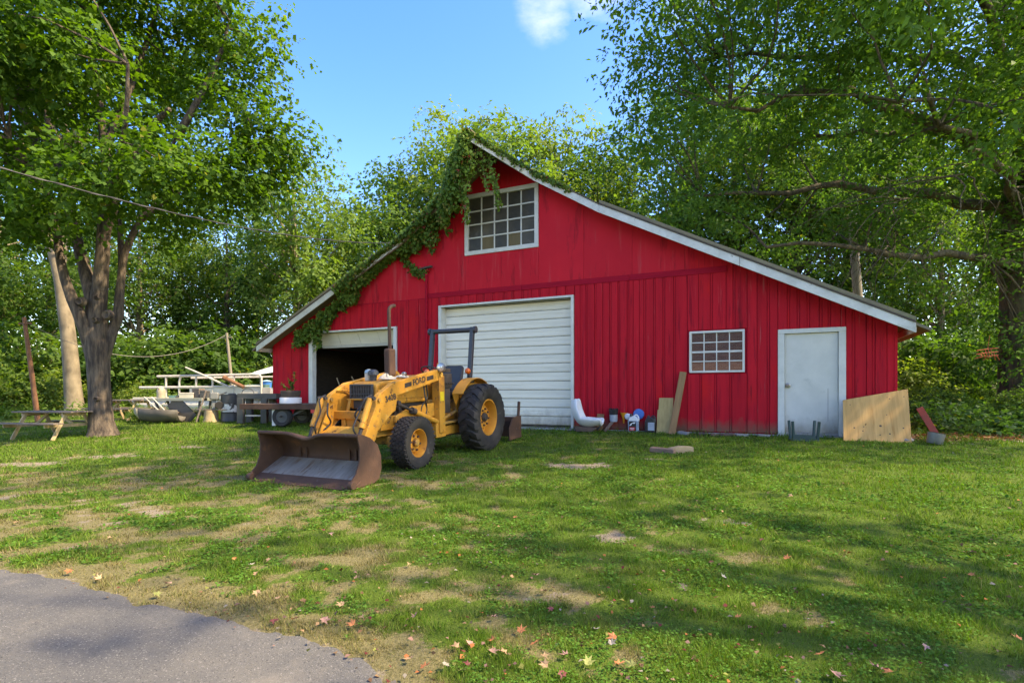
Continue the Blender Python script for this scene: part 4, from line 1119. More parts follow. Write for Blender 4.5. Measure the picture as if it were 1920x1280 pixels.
    MB().tube(bez([(1.25, y - s * 0.07, 1.28), (1.2, y - s * 0.09, 1.05), (1.42, y - s * 0.05, 0.92), (1.45, y - s * 0.07, 0.75)], 6), 0.013, 7).build('hydraulic_hose', MAT['hose_rubber'], tr)
    MB().tube(bez([(1.33, y - s * 0.07, 1.28), (1.34, y - s * 0.03, 1.02), (1.28, y - s * 0.05, 0.86), (1.35, y - s * 0.03, 0.72)], 6), 0.013, 7).build('hydraulic_hose', MAT['hose_rubber'], tr)
    MB().tube(bez([(2.55, y - s * 0.06, 1.22), (2.3, y - s * 0.08, 1.2), (2.2, y - s * 0.06, 1.0), (2.6, y - s * 0.07, 0.72), (2.8, y - s * 0.08, 0.50)], 8), 0.010, 6).build('hydraulic_pipe', YP, tr)
# cross tube between the legs
MB().prism([(2.62, 0.50), (2.66, 0.66), (2.80, 0.70), (2.93, 0.60), (2.92, 0.46), (2.78, 0.40)], -0.42, 0.42).build('cross_tube', YP, tr, 0.02, 2)

# ---------------- bucket, open to the front, its lip bent in the middle
bu = thing('bucket', None, None); bu.parent = tr
HW = 0.90
ys = np.linspace(-HW, HW, 25)
prof = [(3.58, 0.665), (3.50, 0.665), (3.36, 0.60), (3.24, 0.50), (3.175, 0.40), (3.165, 0.33), (3.175, 0.285), (3.21, 0.262)]


def dent(y, k): return -0.075 * math.exp(-((y + 0.03) / 0.20) ** 2) * (1.0 if k < 2 else 0.4 if k == 2 else 0)


m = MB(); V_ = []
for y in ys:
    for k, (x, z) in enumerate(prof): V_.append((x + dent(y, k) * 0.3, y, z + dent(y, k)))
for y in ys:
    for k, (x, z) in enumerate(prof):
        cx, cz = 3.50, 0.32; dx_, dz_ = x - cx, z - cz; l_ = math.hypot(dx_, dz_)
        V_.append((x + dx_ / l_ * 0.014 + dent(y, k) * 0.3, y, z + dz_ / l_ * 0.014 + dent(y, k)))
n_ = len(prof); ny_ = len(ys); off = n_ * ny_; F_ = []
for i in range(ny_ - 1):
    for k in range(n_ - 1):
        a = i * n_ + k
        F_.append((a, a + 1, a + n_ + 1, a + n_)); F_.append((off + a, off + a + n_, off + a + n_ + 1, off + a + 1))
    a = i * n_; F_.append((a, a + n_, off + a + n_, off + a)); a = i * n_ + n_ - 1; F_.append((a, off + a, off + a + n_, a + n_))
m.add(V_, F_, True)
m.build('back_plate', RU, bu, sharp=50)
lip = MB().tube([(3.575 + dent(y, 0) * 0.3, y, 0.672 + dent(y, 0)) for y in ys], 0.026, 10).build('lip', RU, bu)
MB().prism([(3.19, 0.256), (3.66, 0.030), (3.67, 0.046), (3.20, 0.272)], -HW + 0.012, HW - 0.012).build('floor_plate', MAT['worn_steel'], bu)
MB().prism([(3.58, 0.062), (3.77, 0.0), (3.785, 0.010), (3.66, 0.060), (3.58, 0.098)], -HW - 0.03, HW + 0.03).build('cutting_edge', RU, bu, 0.003, 1)
for s in (-1, 1):
    SP = [(3.60, 0.68), (3.50, 0.68), (3.36, 0.625), (3.215, 0.52), (3.145, 0.36), (3.145, 0.18), (3.20, 0.06), (3.30, 0.012), (3.76, 0.012), (3.76, 0.09), (3.64, 0.20), (3.575, 0.34), (3.56, 0.5)]
    m = MB(); c0 = (3.36, 0.33); n_ = len(SP)
    m.add([(c0[0], s * (HW - 0.008), c0[1]), (c0[0], s * (HW + 0.012), c0[1])] + [(x, s * (HW - 0.008), z) for x, z in SP] + [(x, s * (HW + 0.012), z) for x, z in SP],
          [(0, 2 + i, 2 + (i + 1) % n_) for i in range(n_)] + [(1, 2 + n_ + (i + 1) % n_, 2 + n_ + i) for i in range(n_)] + [(2 + i, 2 + n_ + i, 2 + n_ + (i + 1) % n_, 2 + (i + 1) % n_) for i in range(n_)])
    m.build('side_plate', RU, bu)
    MB().tube([(3.73, s * (HW - 0.03), 0.06), (3.73, s * (HW + 0.045), 0.06)], 0.055, 12).build('corner_boss', RU, bu, 0.006, 1)
    for y in (s * 0.40, s * 0.52):
        MB().prism([(3.20, 0.18), (3.20, 0.50), (3.05, 0.46), (2.95, 0.36), (3.02, 0.26)], y - 0.012, y + 0.012).build('mounting_ear', RU, bu)

# ---------------- rear box blade on the three-point hitch
bb = thing('box_blade', None, None); bb.parent = tr
for s in (-1, 1):
    MB().prism([(-1.05, 0.05), (-1.05, 0.30), (-1.25, 0.52), (-1.66, 0.52), (-1.66, 0.05)], s * 0.86 - 0.012, s * 0.86 + 0.012).build('end_plate', RU, bb, 0.004, 1)
    MB().bar((-1.60, s * 0.80, 0.14), (-1.72, s * 0.80, 0.82), 0.07, 0.045, (0, 1, 0)).build('ripper_shank', RU, bb, 0.006, 1)
    MB().bar((-0.30, s * 0.33, 0.55), (-1.25, s * 0.42, 0.42), 0.04, 0.07).build('lower_link', RU, bb, 0.006, 1)
B(-1.64, -1.60, -0.85, 0.85, 0.06, 0.48).build('mouldboard', RU, bb, 0.004, 1)
B(-1.36, -1.26, -0.85, 0.85, 0.42, 0.52).build('toolbar', RU, bb, 0.008, 1)
m = MB().bar((-1.28, -0.2, 0.5), (-1.28, -0.08, 1.0), 0.06, 0.03).bar((-1.28, 0.2, 0.5), (-1.28, 0.08, 1.0), 0.06, 0.03).bar((-1.28, 0, 0.98), (-0.35, 0, 0.85), 0.05, 0.05)
m.build('hitch_mast', RU, bb, 0.004, 1)

# rags and a bottle lying on the hood: things of their own
def on_tractor(x, y, z):
    bpy.context.view_layer.update()
    return tr.matrix_world @ Vector((x, y, z))


def rag(name, label, cat, c, rx, ry, h, mat, seed):
    rr = np.random.default_rng(seed); n1, n2 = 6, 18; v = [(0, 0, h)]; f = []
    for i in range(1, n1 + 1):
        for k in range(n2):
            a = 2 * math.pi * k / n2; q = i / n1
            r_ = q * (1 + 0.25 * math.sin(3 * a + seed) + 0.12 * math.sin(7 * a))
            v.append((rx * r_ * math.cos(a), ry * r_ * math.sin(a), h * (1 - q ** 1.6) * (0.8 + 0.3 * math.sin(5 * a + 4 * q)) + rr.uniform(0, 0.012) + 0.004))
    for k in range(n2): f.append((0, 1 + k, 1 + (k + 1) % n2))
    for i in range(n1 - 1):
        for k in range(n2):
            a = 1 + i * n2 + k; b = 1 + i * n2 + (k + 1) % n2; f.append((a, a + n2, b + n2, b))
    o = MB().add(v, f, True).build(name, mat, None, sharp=60, loc=c, rot=(0, 0, FWD))
    return tag(o, label, cat)


rag('rag', 'crumpled grey rag lying on the yellow hood beside the air cleaner', 'rag', on_tractor(1.95, 0.10, 1.372), 0.16, 0.11, 0.10, MAT['grey_cloth'], 2)
rag('rag', 'long pale cloth lying on the hood behind the exhaust stack', 'rag', on_tractor(1.45, 0.05, 1.392), 0.22, 0.12, 0.05, MAT['cream_plastic'], 5)
t = thing('plastic_jug', 'small pale jug with blue cap standing on the tractor hood', 'jug', on_tractor(2.02, -0.20, 1.36))
MB().lathe([(0.0, 0.0), (0.06, 0.0), (0.068, 0.02), (0.068, 0.12), (0.03, 0.17), (0.03, 0.19)], n=16).build('body', MAT['cream_plastic'], t)
MB().lathe([(0.068, 0.115), (0.075, 0.13), (0.06, 0.175), (0.0, 0.195)], n=16).build('cap', MAT['pale_blue'], t)

# ------------------------------------------------------------------ things along the barn front
def front(a, o, dz=0.0):
    """a spot o metres in front of the wall, on the ground"""
    x, y, _ = in_barn(a, -o)
    return (x, y, G(x, y) + dz)


def P(px, Y): return ((px - 960) / 1000 * Y, Y)


# white moulded seat on a low base, side on
t = thing('moulded_chair', 'white moulded plastic chair shell sitting on the grass beside the garage door', 'chair', front(11.16, 0.50, 0.0), -TH + 0.06)
sec = [(-0.38, 0.76, 0.13), (-0.365, 0.62, 0.20), (-0.33, 0.44, 0.23), (-0.25, 0.27, 0.24), (-0.12, 0.165, 0.24), (0.06, 0.15, 0.235), (0.22, 0.19, 0.225), (0.31, 0.21, 0.20), (0.36, 0.17, 0.18)]
V_ = []; F_ = []
for i, (x, z, hw) in enumerate(sec):
    for k in range(9):
        s = -1 + 2 * k / 8
        wing = 0.20 * abs(s) ** 2.5
        nx_, nz_ = (0.8, 0.35) if i < 4 else (0.1, 1.0)
        V_.append((x + wing * nx_, s * hw, z + wing * nz_ * (0.7 if i > 5 else 1)))
for i in range(len(sec) - 1):
    for k in range(8): a = i * 9 + k; F_.append((a, a + 1, a + 10, a + 9))
m = MB().add(V_, F_, True)
o = m.build('shell', MAT['white_plastic'], t, sharp=70)
md = o.modifiers.new('thick', 'SOLIDIFY'); md.thickness = 0.085; md.offset = 0.0
md = o.modifiers.new('sub', 'SUBSURF'); md.levels = 2; md.render_levels = 2
MB().prism([(-0.30, 0.10), (-0.24, 0.01), (0.14, 0.01), (0.24, 0.09), (0.22, 0.12), (-0.30, 0.13)], -0.17, 0.17).build('base', MAT['scrap_wood'], t, 0.015, 2)
MB().bar((0.34, -0.1, 0.17), (0.24, -0.02, 0.06), 0.03, 0.03).build('bracket', MAT['dark_steel'], t)

o = MB().box(-0.085, 0.085, -0.012, 0.012, 0, 0.42).build('wood_offcut', MAT['plank_wood'], None, 0.002, 1, loc=front(11.33, 0.10, -0.01), rot=(R(-7), R(4), -TH)); tag(o, 'small brown offcut of board leaning on wall behind the white chair', 'board')
# brush in a glass jar hung on the wall
t = thing('brush_jar', 'clear jar with a black brush hanging on the red wall', 'jar', in_barn(11.70, -0.13, 0.16), -TH)
MB().lathe([(0.0, 0.0), (0.085, 0.0), (0.095, 0.03), (0.10, 0.15), (0.105, 0.17), (0.098, 0.17), (0.09, 0.04), (0.0, 0.03)], n=18).build('jar', MAT['grey_label'], t)
m = MB().lathe([(0.0, 0.10), (0.08, 0.10), (0.10, 0.16), (0.12, 0.29), (0.10, 0.30), (0.0, 0.28)], n=14)
for k in range(14):
    a = k * 0.449; m.tube([(0.07 * math.cos(a), 0.07 * math.sin(a), 0.25), (0.11 * math.cos(a), 0.11 * math.sin(a), 0.325)], 0.012, 5)
m.build('brush', MAT['black_plastic'], t)
MB().tube([(0, 0.13, 0.17), (0, 0.0, 0.175), (0, -0.1, 0.17)], 0.008, 6).build('hook', MAT['dark_steel'], t)
o = MB().box(-0.035, 0.035, -0.02, 0.02, 0, 0.34).build('wood_stake', MAT['scrap_wood'], None, 0.002, 1, loc=front(11.52, 0.32, -0.01), rot=(R(-25), R(34), -TH)); tag(o, 'short brown stake leaning below the hanging brush jar', 'stake')
t = thing('funnel', 'orange plastic funnel hanging on the red wall beside the brush jar', 'funnel', in_barn(11.93, -0.06, 0.12), -TH)
MB().lathe([(0.012, 0.0), (0.018, 0.0), (0.028, 0.12), (0.085, 0.25), (0.09, 0.26), (0.08, 0.255), (0.02, 0.13)], n=16).build('cone', MAT['orange_plastic'], t)
t = thing('strainer', 'small round white strainer on a thin stick leaning on the red wall', 'strainer', front(12.06, 0.18), -TH)
MB().tube([(0.02, 0, 0.0), (-0.02, 0.08, 0.30)], 0.009, 6).build('stick', MAT['pale_wood'], t)
MB().lathe([(0.0, -0.03), (0.05, -0.02), (0.075, 0.0), (0.08, 0.015), (0.07, 0.012), (0.0, -0.01)], 'y', (-0.02, 0.06, 0.36), n=16).build('bowl', MAT['white_plastic'], t)
# oil jug with printed label, a blue lid on top
t = thing('oil_jug', 'grey jug with black, white and red label by the wall', 'jug', front(12.20, 0.20, 0.0), -TH + 0.1)
B(-0.125, 0.125, -0.075, 0.075, 0.0, 0.27).build('body', MAT['jug_grey'], t, 0.02, 2)
MB().prism([(-0.12, 0.26), (-0.10, 0.33), (-0.02, 0.38), (0.05, 0.38), (0.12, 0.30), (0.125, 0.26)], -0.07, 0.07).build('shoulder', MAT['white_plastic'], t, 0.015, 2)
MB().lathe([(0.0, 0.43), (0.032, 0.43), (0.034, 0.37)], c=(-0.055, 0, 0), n=14).build('cap', MAT['black_plastic'], t)
MB().tube(bez([(0.0, 0, 0.37), (0.06, 0, 0.41), (0.11, 0, 0.36), (0.12, 0, 0.26)], 5), 0.018, 8).build('handle', MAT['white_plastic'], t)
B(-0.10, 0.07, -0.0765, -0.0755, 0.02, 0.26).build('label_print', MAT['black_plastic'], t)
B(-0.095, 0.045, -0.0785, -0.0775, 0.04, 0.12).build('red_print', MAT['red_label'], t)
MB().prism([(-0.09, 0.15), (-0.05, 0.16), (-0.02, 0.21), (0.03, 0.20), (0.06, 0.24), (0.0, 0.235), (-0.06, 0.20)], -0.0785, -0.0775).build('white_print', MAT['white_plastic'], t)
B(-0.075, 0.025, -0.0795, -0.0788, 0.085, 0.098).build('print_line', MAT['white_plastic'], t); B(-0.065, 0.010, -0.0795, -0.0788, 0.058, 0.068).build('print_line', MAT['white_plastic'], t)
t = thing('drain_pan', 'blue plastic drain pan propped on the wall behind the labelled jug', 'pan', in_barn(12.29, -0.055, 0.20), -TH)
MB().lathe([(0.0, -0.02), (0.12, -0.015), (0.13, 0.0), (0.13, 0.02), (0.118, 0.02), (0.11, 0.0), (0.0, -0.005)], 'y', (0, 0, 0.15), n=22).build('disc', MAT['blue_plastic'], t)
t = thing('oil_jug', 'black jug with a grey label standing by the red wall', 'jug', front(12.60, 0.20), -TH - 0.06)
MB().prism([(-0.12, 0.0), (0.12, 0.0), (0.125, 0.24), (0.10, 0.34), (0.02, 0.36), (-0.09, 0.34), (-0.125, 0.24)], -0.075, 0.075).build('body', MAT['black_plastic'], t, 0.02, 2)
MB().lathe([(0.0, 0.40), (0.03, 0.40), (0.032, 0.345)], c=(-0.05, 0, 0), n=14).build('cap', MAT['black_plastic'], t)
MB().tube(bez([(0.0, 0, 0.35), (0.06, 0, 0.39), (0.10, 0, 0.35), (0.115, 0, 0.25)], 5), 0.016, 8).build('handle', MAT['black_plastic'], t)
B(-0.045, 0.105, -0.0775, -0.0765, 0.055, 0.24).build('label_print', MAT['grey_label'], t)
B(-0.02, 0.08, -0.0785, -0.0780, 0.19, 0.205).build('print_line', MAT['jug_grey'], t); B(-0.02, 0.08, -0.0785, -0.0780, 0.15, 0.16).build('print_line', MAT['jug_grey'], t)
o = MB().prism([(-0.185, 0.0), (0.175, 0.0), (0.18, 0.60), (0.165, 0.61), (0.165, 0.86), (-0.155, 0.86), (-0.16, 0.58), (-0.185, 0.57)], -0.010, 0.010).build('board', MAT['osb'], None, 0.0015, 1, loc=front(12.93, 0.26, -0.02), rot=(R(-14), 0, -TH)); tag(o, 'short wide tan board leaning on the red wall right of the jugs', 'board')
o = MB().box(-0.075, 0.075, -0.019, 0.019, 0, 1.50).build('plank', MAT['plank_wood'], None, 0.003, 1, loc=front(13.10, 0.36, -0.03), rot=(R(-12), R(8.5), -TH)); tag(o, 'long narrow brown plank leaning on the wall below the small window', 'plank')
# rubble at the foot of the wall
rb_ = random.Random(5)
for k, (a, o_, sx, sy, sz, mt, nm, lab) in enumerate(((13.35, 0.30, .13, .08, .07, 'stone', 'stone', 'grey stone on the ground just right of the leaning plank'), (13.78, 0.28, .10, .06, .06, 'scrap_wood', 'wood_block', 'smallest dark wood block at wall foot below the small window'),
                                          (14.02, 0.40, .09, .06, .055, 'scrap_wood', 'wood_block', 'brown wood block in the middle of scraps below the small window'), (14.25, 0.36, .20, .07, .06, 'scrap_wood', 'wood_block', 'long dark wood block at wall foot right of window'),
                                          (14.58, 0.34, .13, .08, .05, 'stone', 'stone', 'flat pale stone at wall foot between window and door'), (15.0, 0.26, .12, .08, .05, 'stone', 'stone', 'flat brown stone just left of the white door'))):
    m = MB(); pts = [(x, y, z) for z in (0, 1) for y in (-1, 1) for x in (-1, 1)]
    m.add([(x * sx * rb_.uniform(.8, 1.1), y * sy * rb_.uniform(.8, 1.1), z * sz * rb_.uniform(.8, 1.2) + 0.0) for x, y, z in pts], [(0, 2, 3, 1), (4, 5, 7, 6), (0, 1, 5, 4), (2, 6, 7, 3), (0, 4, 6, 2), (1, 3, 7, 5)])
    o = m.build(nm, MAT[mt], None, 0.012, 2, loc=front(a, o_, -0.005), rot=(0, R(rb_.uniform(-6, 6)), -TH + rb_.uniform(-.5, .5))); tag(o, lab, 'stone' if nm == 'stone' else 'wood block', 'scraps at the foot of the barn wall')
x, y = 2.66, 9.42
o = B(-0.21, 0.21, -0.09, 0.09, 0, 0.085).build('timber_block', MAT['scrap_wood'], None, 0.008, 1, loc=(x, y, G(x, y) - 0.005), rot=(0, R(3), -0.55)); tag(o, 'dark timber block lying on the grass in front of the jugs', 'timber')
x, y = 2.98, 9.44
o = MB().prism([(-0.22, 0), (0.22, 0), (0.21, 0.10), (0.0, 0.115), (-0.2, 0.08)], -0.07, 0.07).build('timber_block', MAT['pale_wood'], None, 0.006, 1, loc=(x, y, G(x, y) - 0.005), rot=(0, 0, 0.12)); tag(o, 'pale split timber lying on the grass beside the dark block', 'timber')
# green plastic side table upside down, four legs up
x, y = P(1507, 10.7)
t = thing('plastic_table', 'small dark green plastic table lying upside down before the white door', 'table', (x, y, G(x, y) - 0.01), -TH + 0.12)
MB().prism([(-0.26, -0.2), (-0.22, -0.24), (0.22, -0.24), (0.26, -0.2), (0.26, 0.2), (0.22, 0.24), (-0.22, 0.24), (-0.26, 0.2)], 0.0, 0.035, 'xy').build('tabletop', MAT['green_plastic'], t, 0.008, 2)
for sx in (-1, 1):
    for sy in (-1, 1): MB().bar((sx * 0.21, sy * 0.17, 0.02), (sx * 0.235, sy * 0.20, 0.40), 0.05, 0.05, (1, 0, 0)).build('leg', MAT['green_plastic'], t, 0.008, 1)
for s in (-1, 1): MB().bar((-0.2, s * 0.17, 0.075), (0.2, s * 0.17, 0.075), 0.02, 0.07).build('apron', MAT['green_plastic'], t)
# big plywood sheet
o = MB().prism([(-0.56, 0.0), (0.55, 0.0), (0.60, 1.17), (-0.52, 0.90)], -0.009, 0.009).build('plywood_sheet', MAT['plywood'], None, 0.001, 1, loc=front(16.98, 0.62, -0.03), rot=(R(-26), R(1.0), -TH + 0.05)); tag(o, 'large plywood sheet with slanted top leaning on the right barn corner', 'plywood')
for (kx, kz, kr) in ((-0.36, 0.30, .016), (-0.22, 0.24, .012), (-0.20, 0.33, .011), (0.08, 0.36, .022), (0.22, 0.20, .016), (0.06, 0.17, .012), (0.28, 0.95, .012), (0.45, 0.33, .014), (0.52, 1.0, .010), (-0.40, 0.80, .010), (0.20, 0.60, .010)):
    MB().lathe([(0.0, -0.0104), (kr * 0.7, -0.0104), (kr, -0.0098), (kr, -0.008)], 'y', (kx, 0, kz), n=9, caps=False).build('knot', MAT['dark_wood'], o)
o = MB().box(-0.055, 0.055, -0.012, 0.012, 0, 0.75).build('painted_board', MAT['red_old_paint'], None, 0.002, 1, loc=front(18.02, 0.42, -0.01), rot=(R(-14), R(-24), -TH)); tag(o, 'peeling red board leaning behind the plywood sheet', 'board')
x, y = P(1752, 9.85)
t = thing('metal_pot', 'dented grey metal pot lying right of the plywood sheet', 'pot', (x, y, G(x, y) + 0.01), 0.3, rot=(R(5), R(9), 0.3))
MB().lathe([(0.0, 0.0), (0.115, 0.0), (0.125, 0.015), (0.135, 0.20), (0.145, 0.21), (0.13, 0.205), (0.12, 0.17), (0.0, 0.165)], n=24).build('body', MAT['galvanised'], t)
MB().tube(bez([(0.13, -0.05, 0.17), (0.18, -0.04, 0.16), (0.18, 0.04, 0.16), (0.13, 0.05, 0.17)], 5), 0.009, 6).build('handle', MAT['galvanised'], t)
x, y = 7.55, 10.25
o = MB().lathe([(0.0, 0.0), (0.12, 0.01), (0.15, 0.06), (0.10, 0.11), (0.0, 0.13)], n=9, smooth=False).build('stone', MAT['stone'], None, 0.01, 1, loc=(x, y, G(x, y) - 0.02)); tag(o, 'pale stone between the red board and the metal pot', 'stone')


# ------------------------------------------------------------------ picnic tables on the left
def picnic_table(x, y, rz, label, sc=1.0, z=None):
    t = thing('picnic_table', label, 'picnic table', (x, y, (G(x, y) if z is None else z) - 0.01), rz, 'picnic tables on the lawn'); t.scale = (sc, sc, sc)
    L_ = 0.92
    for k in range(5):
        yy = -0.30 + k * 0.15; B(-L_ + rs.uniform(-.02, .02), L_ + rs.uniform(-.02, .02), yy - 0.069, yy + 0.069, 0.715, 0.755).build('table_plank', MAT['weathered_wood'], t, 0.004, 1)
    for s in (-1, 1):
        for k in range(2):
            yy = s * (0.62 + k * 0.15); B(-L_, L_, yy - 0.069, yy + 0.069, 0.425, 0.463).build('bench_plank', MAT['weathered_wood'], t, 0.004, 1)
    for sx in (-0.62, 0.62):
        B(sx - 0.02, sx + 0.02, -0.34, 0.34, 0.63, 0.712).build('top_cleat', MAT['pale_wood'], t); B(sx - 0.062, sx - 0.023, -0.78, 0.78, 0.335, 0.422).build('seat_beam', MAT['pale_wood'], t, 0.004, 1)
        for s in (-1, 1): MB().bar((sx + 0.022, s * 0.62, 0.0), (sx + 0.022, s * 0.24, 0.71), 0.038, 0.09, (0, 1, 0)).build('leg', MAT['pale_wood'], t, 0.004, 1)
        MB().bar((sx * 0.95, 0, 0.38), (sx * 0.30, 0, 0.69), 0.038, 0.07).build('brace', MAT['pale_wood'], t)
    return t


x, y = P(102, 13.6); picnic_table(x, y, R(-8), 'weathered brown picnic table left of the forked tree trunk', 0.93)
x, y = P(235, 19.3); picnic_table(x, y, R(-6), 'pale weathered picnic table partly hidden behind the forked trunk')

# ------------------------------------------------------------------ poles and wires
def pole(name, label, base, top, r0, r1, mat, cap=False):
    b, t_ = Vector(base), Vector(top); mid = (b + t_) / 2
    o = thing(name, label, 'pole', base)
    MB().tube([Vector((0, 0, -0.1)), mid - b, t_ - b], [r0, (r0 + r1) / 2, r1], 12).build('shaft', mat, o)
    if cap: MB().lathe([(r1 * 1.5, 0.0), (r1 * 1.5, 0.04), (r1 * 0.9, 0.20), (0.0, 0.26)], c=t_ - b, n=12).build('cap', MAT['galvanised'], o)
    else: MB().bar(t_ - b + Vector((-0.18, 0, -0.22)), t_ - b + Vector((0.25, 0, -0.2)), 0.06, 0.05).build('crossarm', mat, o)
    return o


xa, ya = P(72, 19.0); ta = P(45, 19.0)
pole('wooden_pole', 'thin leaning rust brown pole left of the picnic table', (xa, ya, G(xa, ya)), (ta[0], 19.0, 1.25 + 0.142 * 19), 0.085, 0.06, MAT['rusty_pole'])
xb, yb = P(440, 25.0); tb = P(425, 25.0)
pole('wooden_pole', 'thin grey leaning pole behind the white pontoon boat', (xb, yb, 0.3), (tb[0], 25.0, 1.25 + 0.113 * 25), 0.085, 0.06, MAT['grey_pole'])
xc, yc = P(1626, 20.5); tc = P(1597, 20.5)
pole('flue_pole', 'tall grey pole with pointed cap rising behind the barn roof', (xc, yc, 0.3), (tc[0], 20.5, 1.25 + 0.330 * 20.5), 0.19, 0.15, MAT['grey_pole'], True)
a_, b_ = Vector((ta[0], 19.0, 1.25 + 0.135 * 19)), Vector((tb[0], 25.0, 1.25 + 0.110 * 25))
o = MB().tube([a_.lerp(b_, t) - Vector((0, 0, 4 * 1.15 * t * (1 - t))) for t in np.linspace(0, 1, 24)], 0.012, 5).build('cable', MAT['wire_pale']); tag(o, 'pale sagging wire strung low between the two thin poles', 'wire')
# service wire from the brick house over the lawn to the barn roof
a_ = Vector(in_barn(5.3, -0.45, 5.18)); b_ = Vector((-12.0, -8.0, 6.6))
o = MB().tube([a_.lerp(b_, t) - Vector((0, 0, 4 * 1.95 * t * (1 - t))) for t in np.linspace(0, 1, 60)], 0.009, 6)
o.tube([a_.lerp(b_, t) - Vector((0, 0, 4 * 1.95 * t * (1 - t) + 0.012 * math.sin(t * 220))) + Vector((0.012 * math.cos(t * 220), 0, 0)) for t in np.linspace(0, 1, 240)], 0.006, 5)
o = o.build('cable', MAT['wire']); tag(o, 'twisted dark service cable running past the maple to the barn roof', 'wire')

# ------------------------------------------------------------------ scrap yard left of the barn
def gpos(px, Y, dz=0.0):
    x, y = P(px, Y); return (x, y, G(x, y) + dz)


# white pontoon boat with tube railing
t = thing('pontoon_boat', 'white pontoon boat with tubular railing left of the barn', 'boat', gpos(400, 21.5), R(-3))
Lb = 2.9
for s in (-1, 1): MB().tube([(-Lb + 0.0, s * 0.75, 0.62), (-Lb + 0.5, s * 0.75, 0.42), (Lb, s * 0.75, 0.42)], [0.05, 0.26, 0.26], 14).build('pontoon', MAT['boat_white'], t)
B(-Lb + 0.3, Lb, -1.0, 1.0, 0.66, 0.74).build('deck', MAT['boat_white'], t, 0.01, 1)
B(-0.3, Lb, -1.02, -0.99, 0.75, 1.12).build('side_screen', MAT['boat_white'], t); B(-0.3, Lb, 0.99, 1.02, 0.75, 1.12).build('side_screen', MAT['boat_white'], t)
rl = MB().tube([(-1.6, -1.0, 1.55), (0.2, -1.0, 1.58), (2.2, -1.0, 1.62), (2.45, -1.0, 1.60), (2.52, -1.0, 1.5), (2.52, -1.0, 0.75)], 0.045, 8)
rl.tube([(-2.3, -1.0, 1.12), (2.5, -1.0, 1.16)], 0.05, 8).tube([(-1.6, 1.0, 1.55), (2.5, 1.0, 1.60)], 0.035, 8)
rl.build('rail', MAT['boat_rail'], t)
for x in (-1.25, -0.72, -0.05, 0.6, 1.45): MB().tube([(x, -1.0, 0.74), (x, -1.0, 1.35), (x + (0.06 if x == -0.72 else 0), -1.0, 1.57)], 0.038, 8).build('rail_post', MAT['boat_rail'], t)
for x in (-1.9, 0.0, 1.9): B(x - 0.1, x + 0.1, -0.9, 0.9, -0.05, 0.16).build('support_block', MAT['weathered_wood'], t)
# small dark hull with a tan bow
t = thing('rowing_boat', 'small dark hull with tan bow lying under the green bench', 'boat', gpos(300, 17.6), R(8)); t.scale = (0.72, 0.8, 0.95)
V_ = []; secs = [(-1.08, 0.03, 0.36, 0.56), (-0.80, 0.26, 0.12, 0.53), (-0.3, 0.42, 0.05, 0.50), (0.3, 0.46, 0.04, 0.48), (0.95, 0.44, 0.06, 0.47)]
for x, hw, zb, zt in secs:
    for k in range(7):
        a = math.pi * k / 6; V_.append((x, -hw * math.cos(a), zt - (zt - zb) * math.sin(a) ** 0.9))
F_ = [(i * 7 + k, i * 7 + k + 1, i * 7 + k + 8, i * 7 + k + 7) for i in range(4) for k in range(6)]
o = MB().add(V_, F_, True).build('hull', MAT['hull_dark'], t, sharp=60); o.modifiers.new('thick', 'SOLIDIFY').thickness = 0.03
V2 = [(x * 1.01 - 0.004, y * 1.02, z * 1.0 - 0.006) for (x, y, z) in V_[:14]]
o = MB().add(V2, F_[:6], True).build('bow', MAT['hull_tan'], t, sharp=60); o.modifiers.new('thick', 'SOLIDIFY').thickness = 0.012
for x in (-0.1, 0.55): B(x - 0.09, x + 0.09, -0.40, 0.40, 0.36, 0.39).build('thwart', MAT['weathered_wood'], t)
# long green-grey bench table, with props
t = thing('work_bench', 'long green grey bench table cluttered with junk beside the white boat', 'bench', gpos(342, 18.3), R(-2))
B(-1.05, 0.95, -0.42, 0.40, 0.70, 0.80).build('bench_top', MAT['bench_green'], t, 0.008, 1)
for sx in (-0.75, 0.8):
    for s in (-1, 1): MB().bar((sx + 0.3 * (1 if sx < 0 else -0.2), s * 0.3, 0.0), (sx, s * 0.3, 0.72), 0.06, 0.05).build('leg', MAT['dark_steel'], t)
MB().bar((-0.15, -0.30, 0.70), (0.55, -0.34, 0.05), 0.05, 0.50, (1, 0, 0.8)).build('shade_panel', MAT['hull_dark'], t, 0.006, 1)  # dark board added to stand for the shade under the bench top
for x0, x1 in ((-1.0, -0.25), (-0.75, -0.05)): MB().tube([(x0, -0.46, 0.84), (x1, -0.62, 0.26)], 0.018, 6).build('prop_rod', MAT['boat_rail'], t)
t = thing('log_section', 'upright tan log section with pointed top standing on the bench', 'log', (*P(302, 18.2), G(*P(302, 18.2)) + 0.81))
MB().lathe([(0.0, 0.0), (0.13, 0.0), (0.125, 0.12), (0.135, 0.26), (0.10, 0.33), (0.05, 0.38), (0.0, 0.38)], n=12).build('wood', MAT['hull_tan'], t)
MB().lathe([(0.0, -0.004), (0.02, -0.004), (0.025, 0.01)], 'y', (0, -0.118, 0.30), n=8).build('knot', MAT['dark_wood'], t)
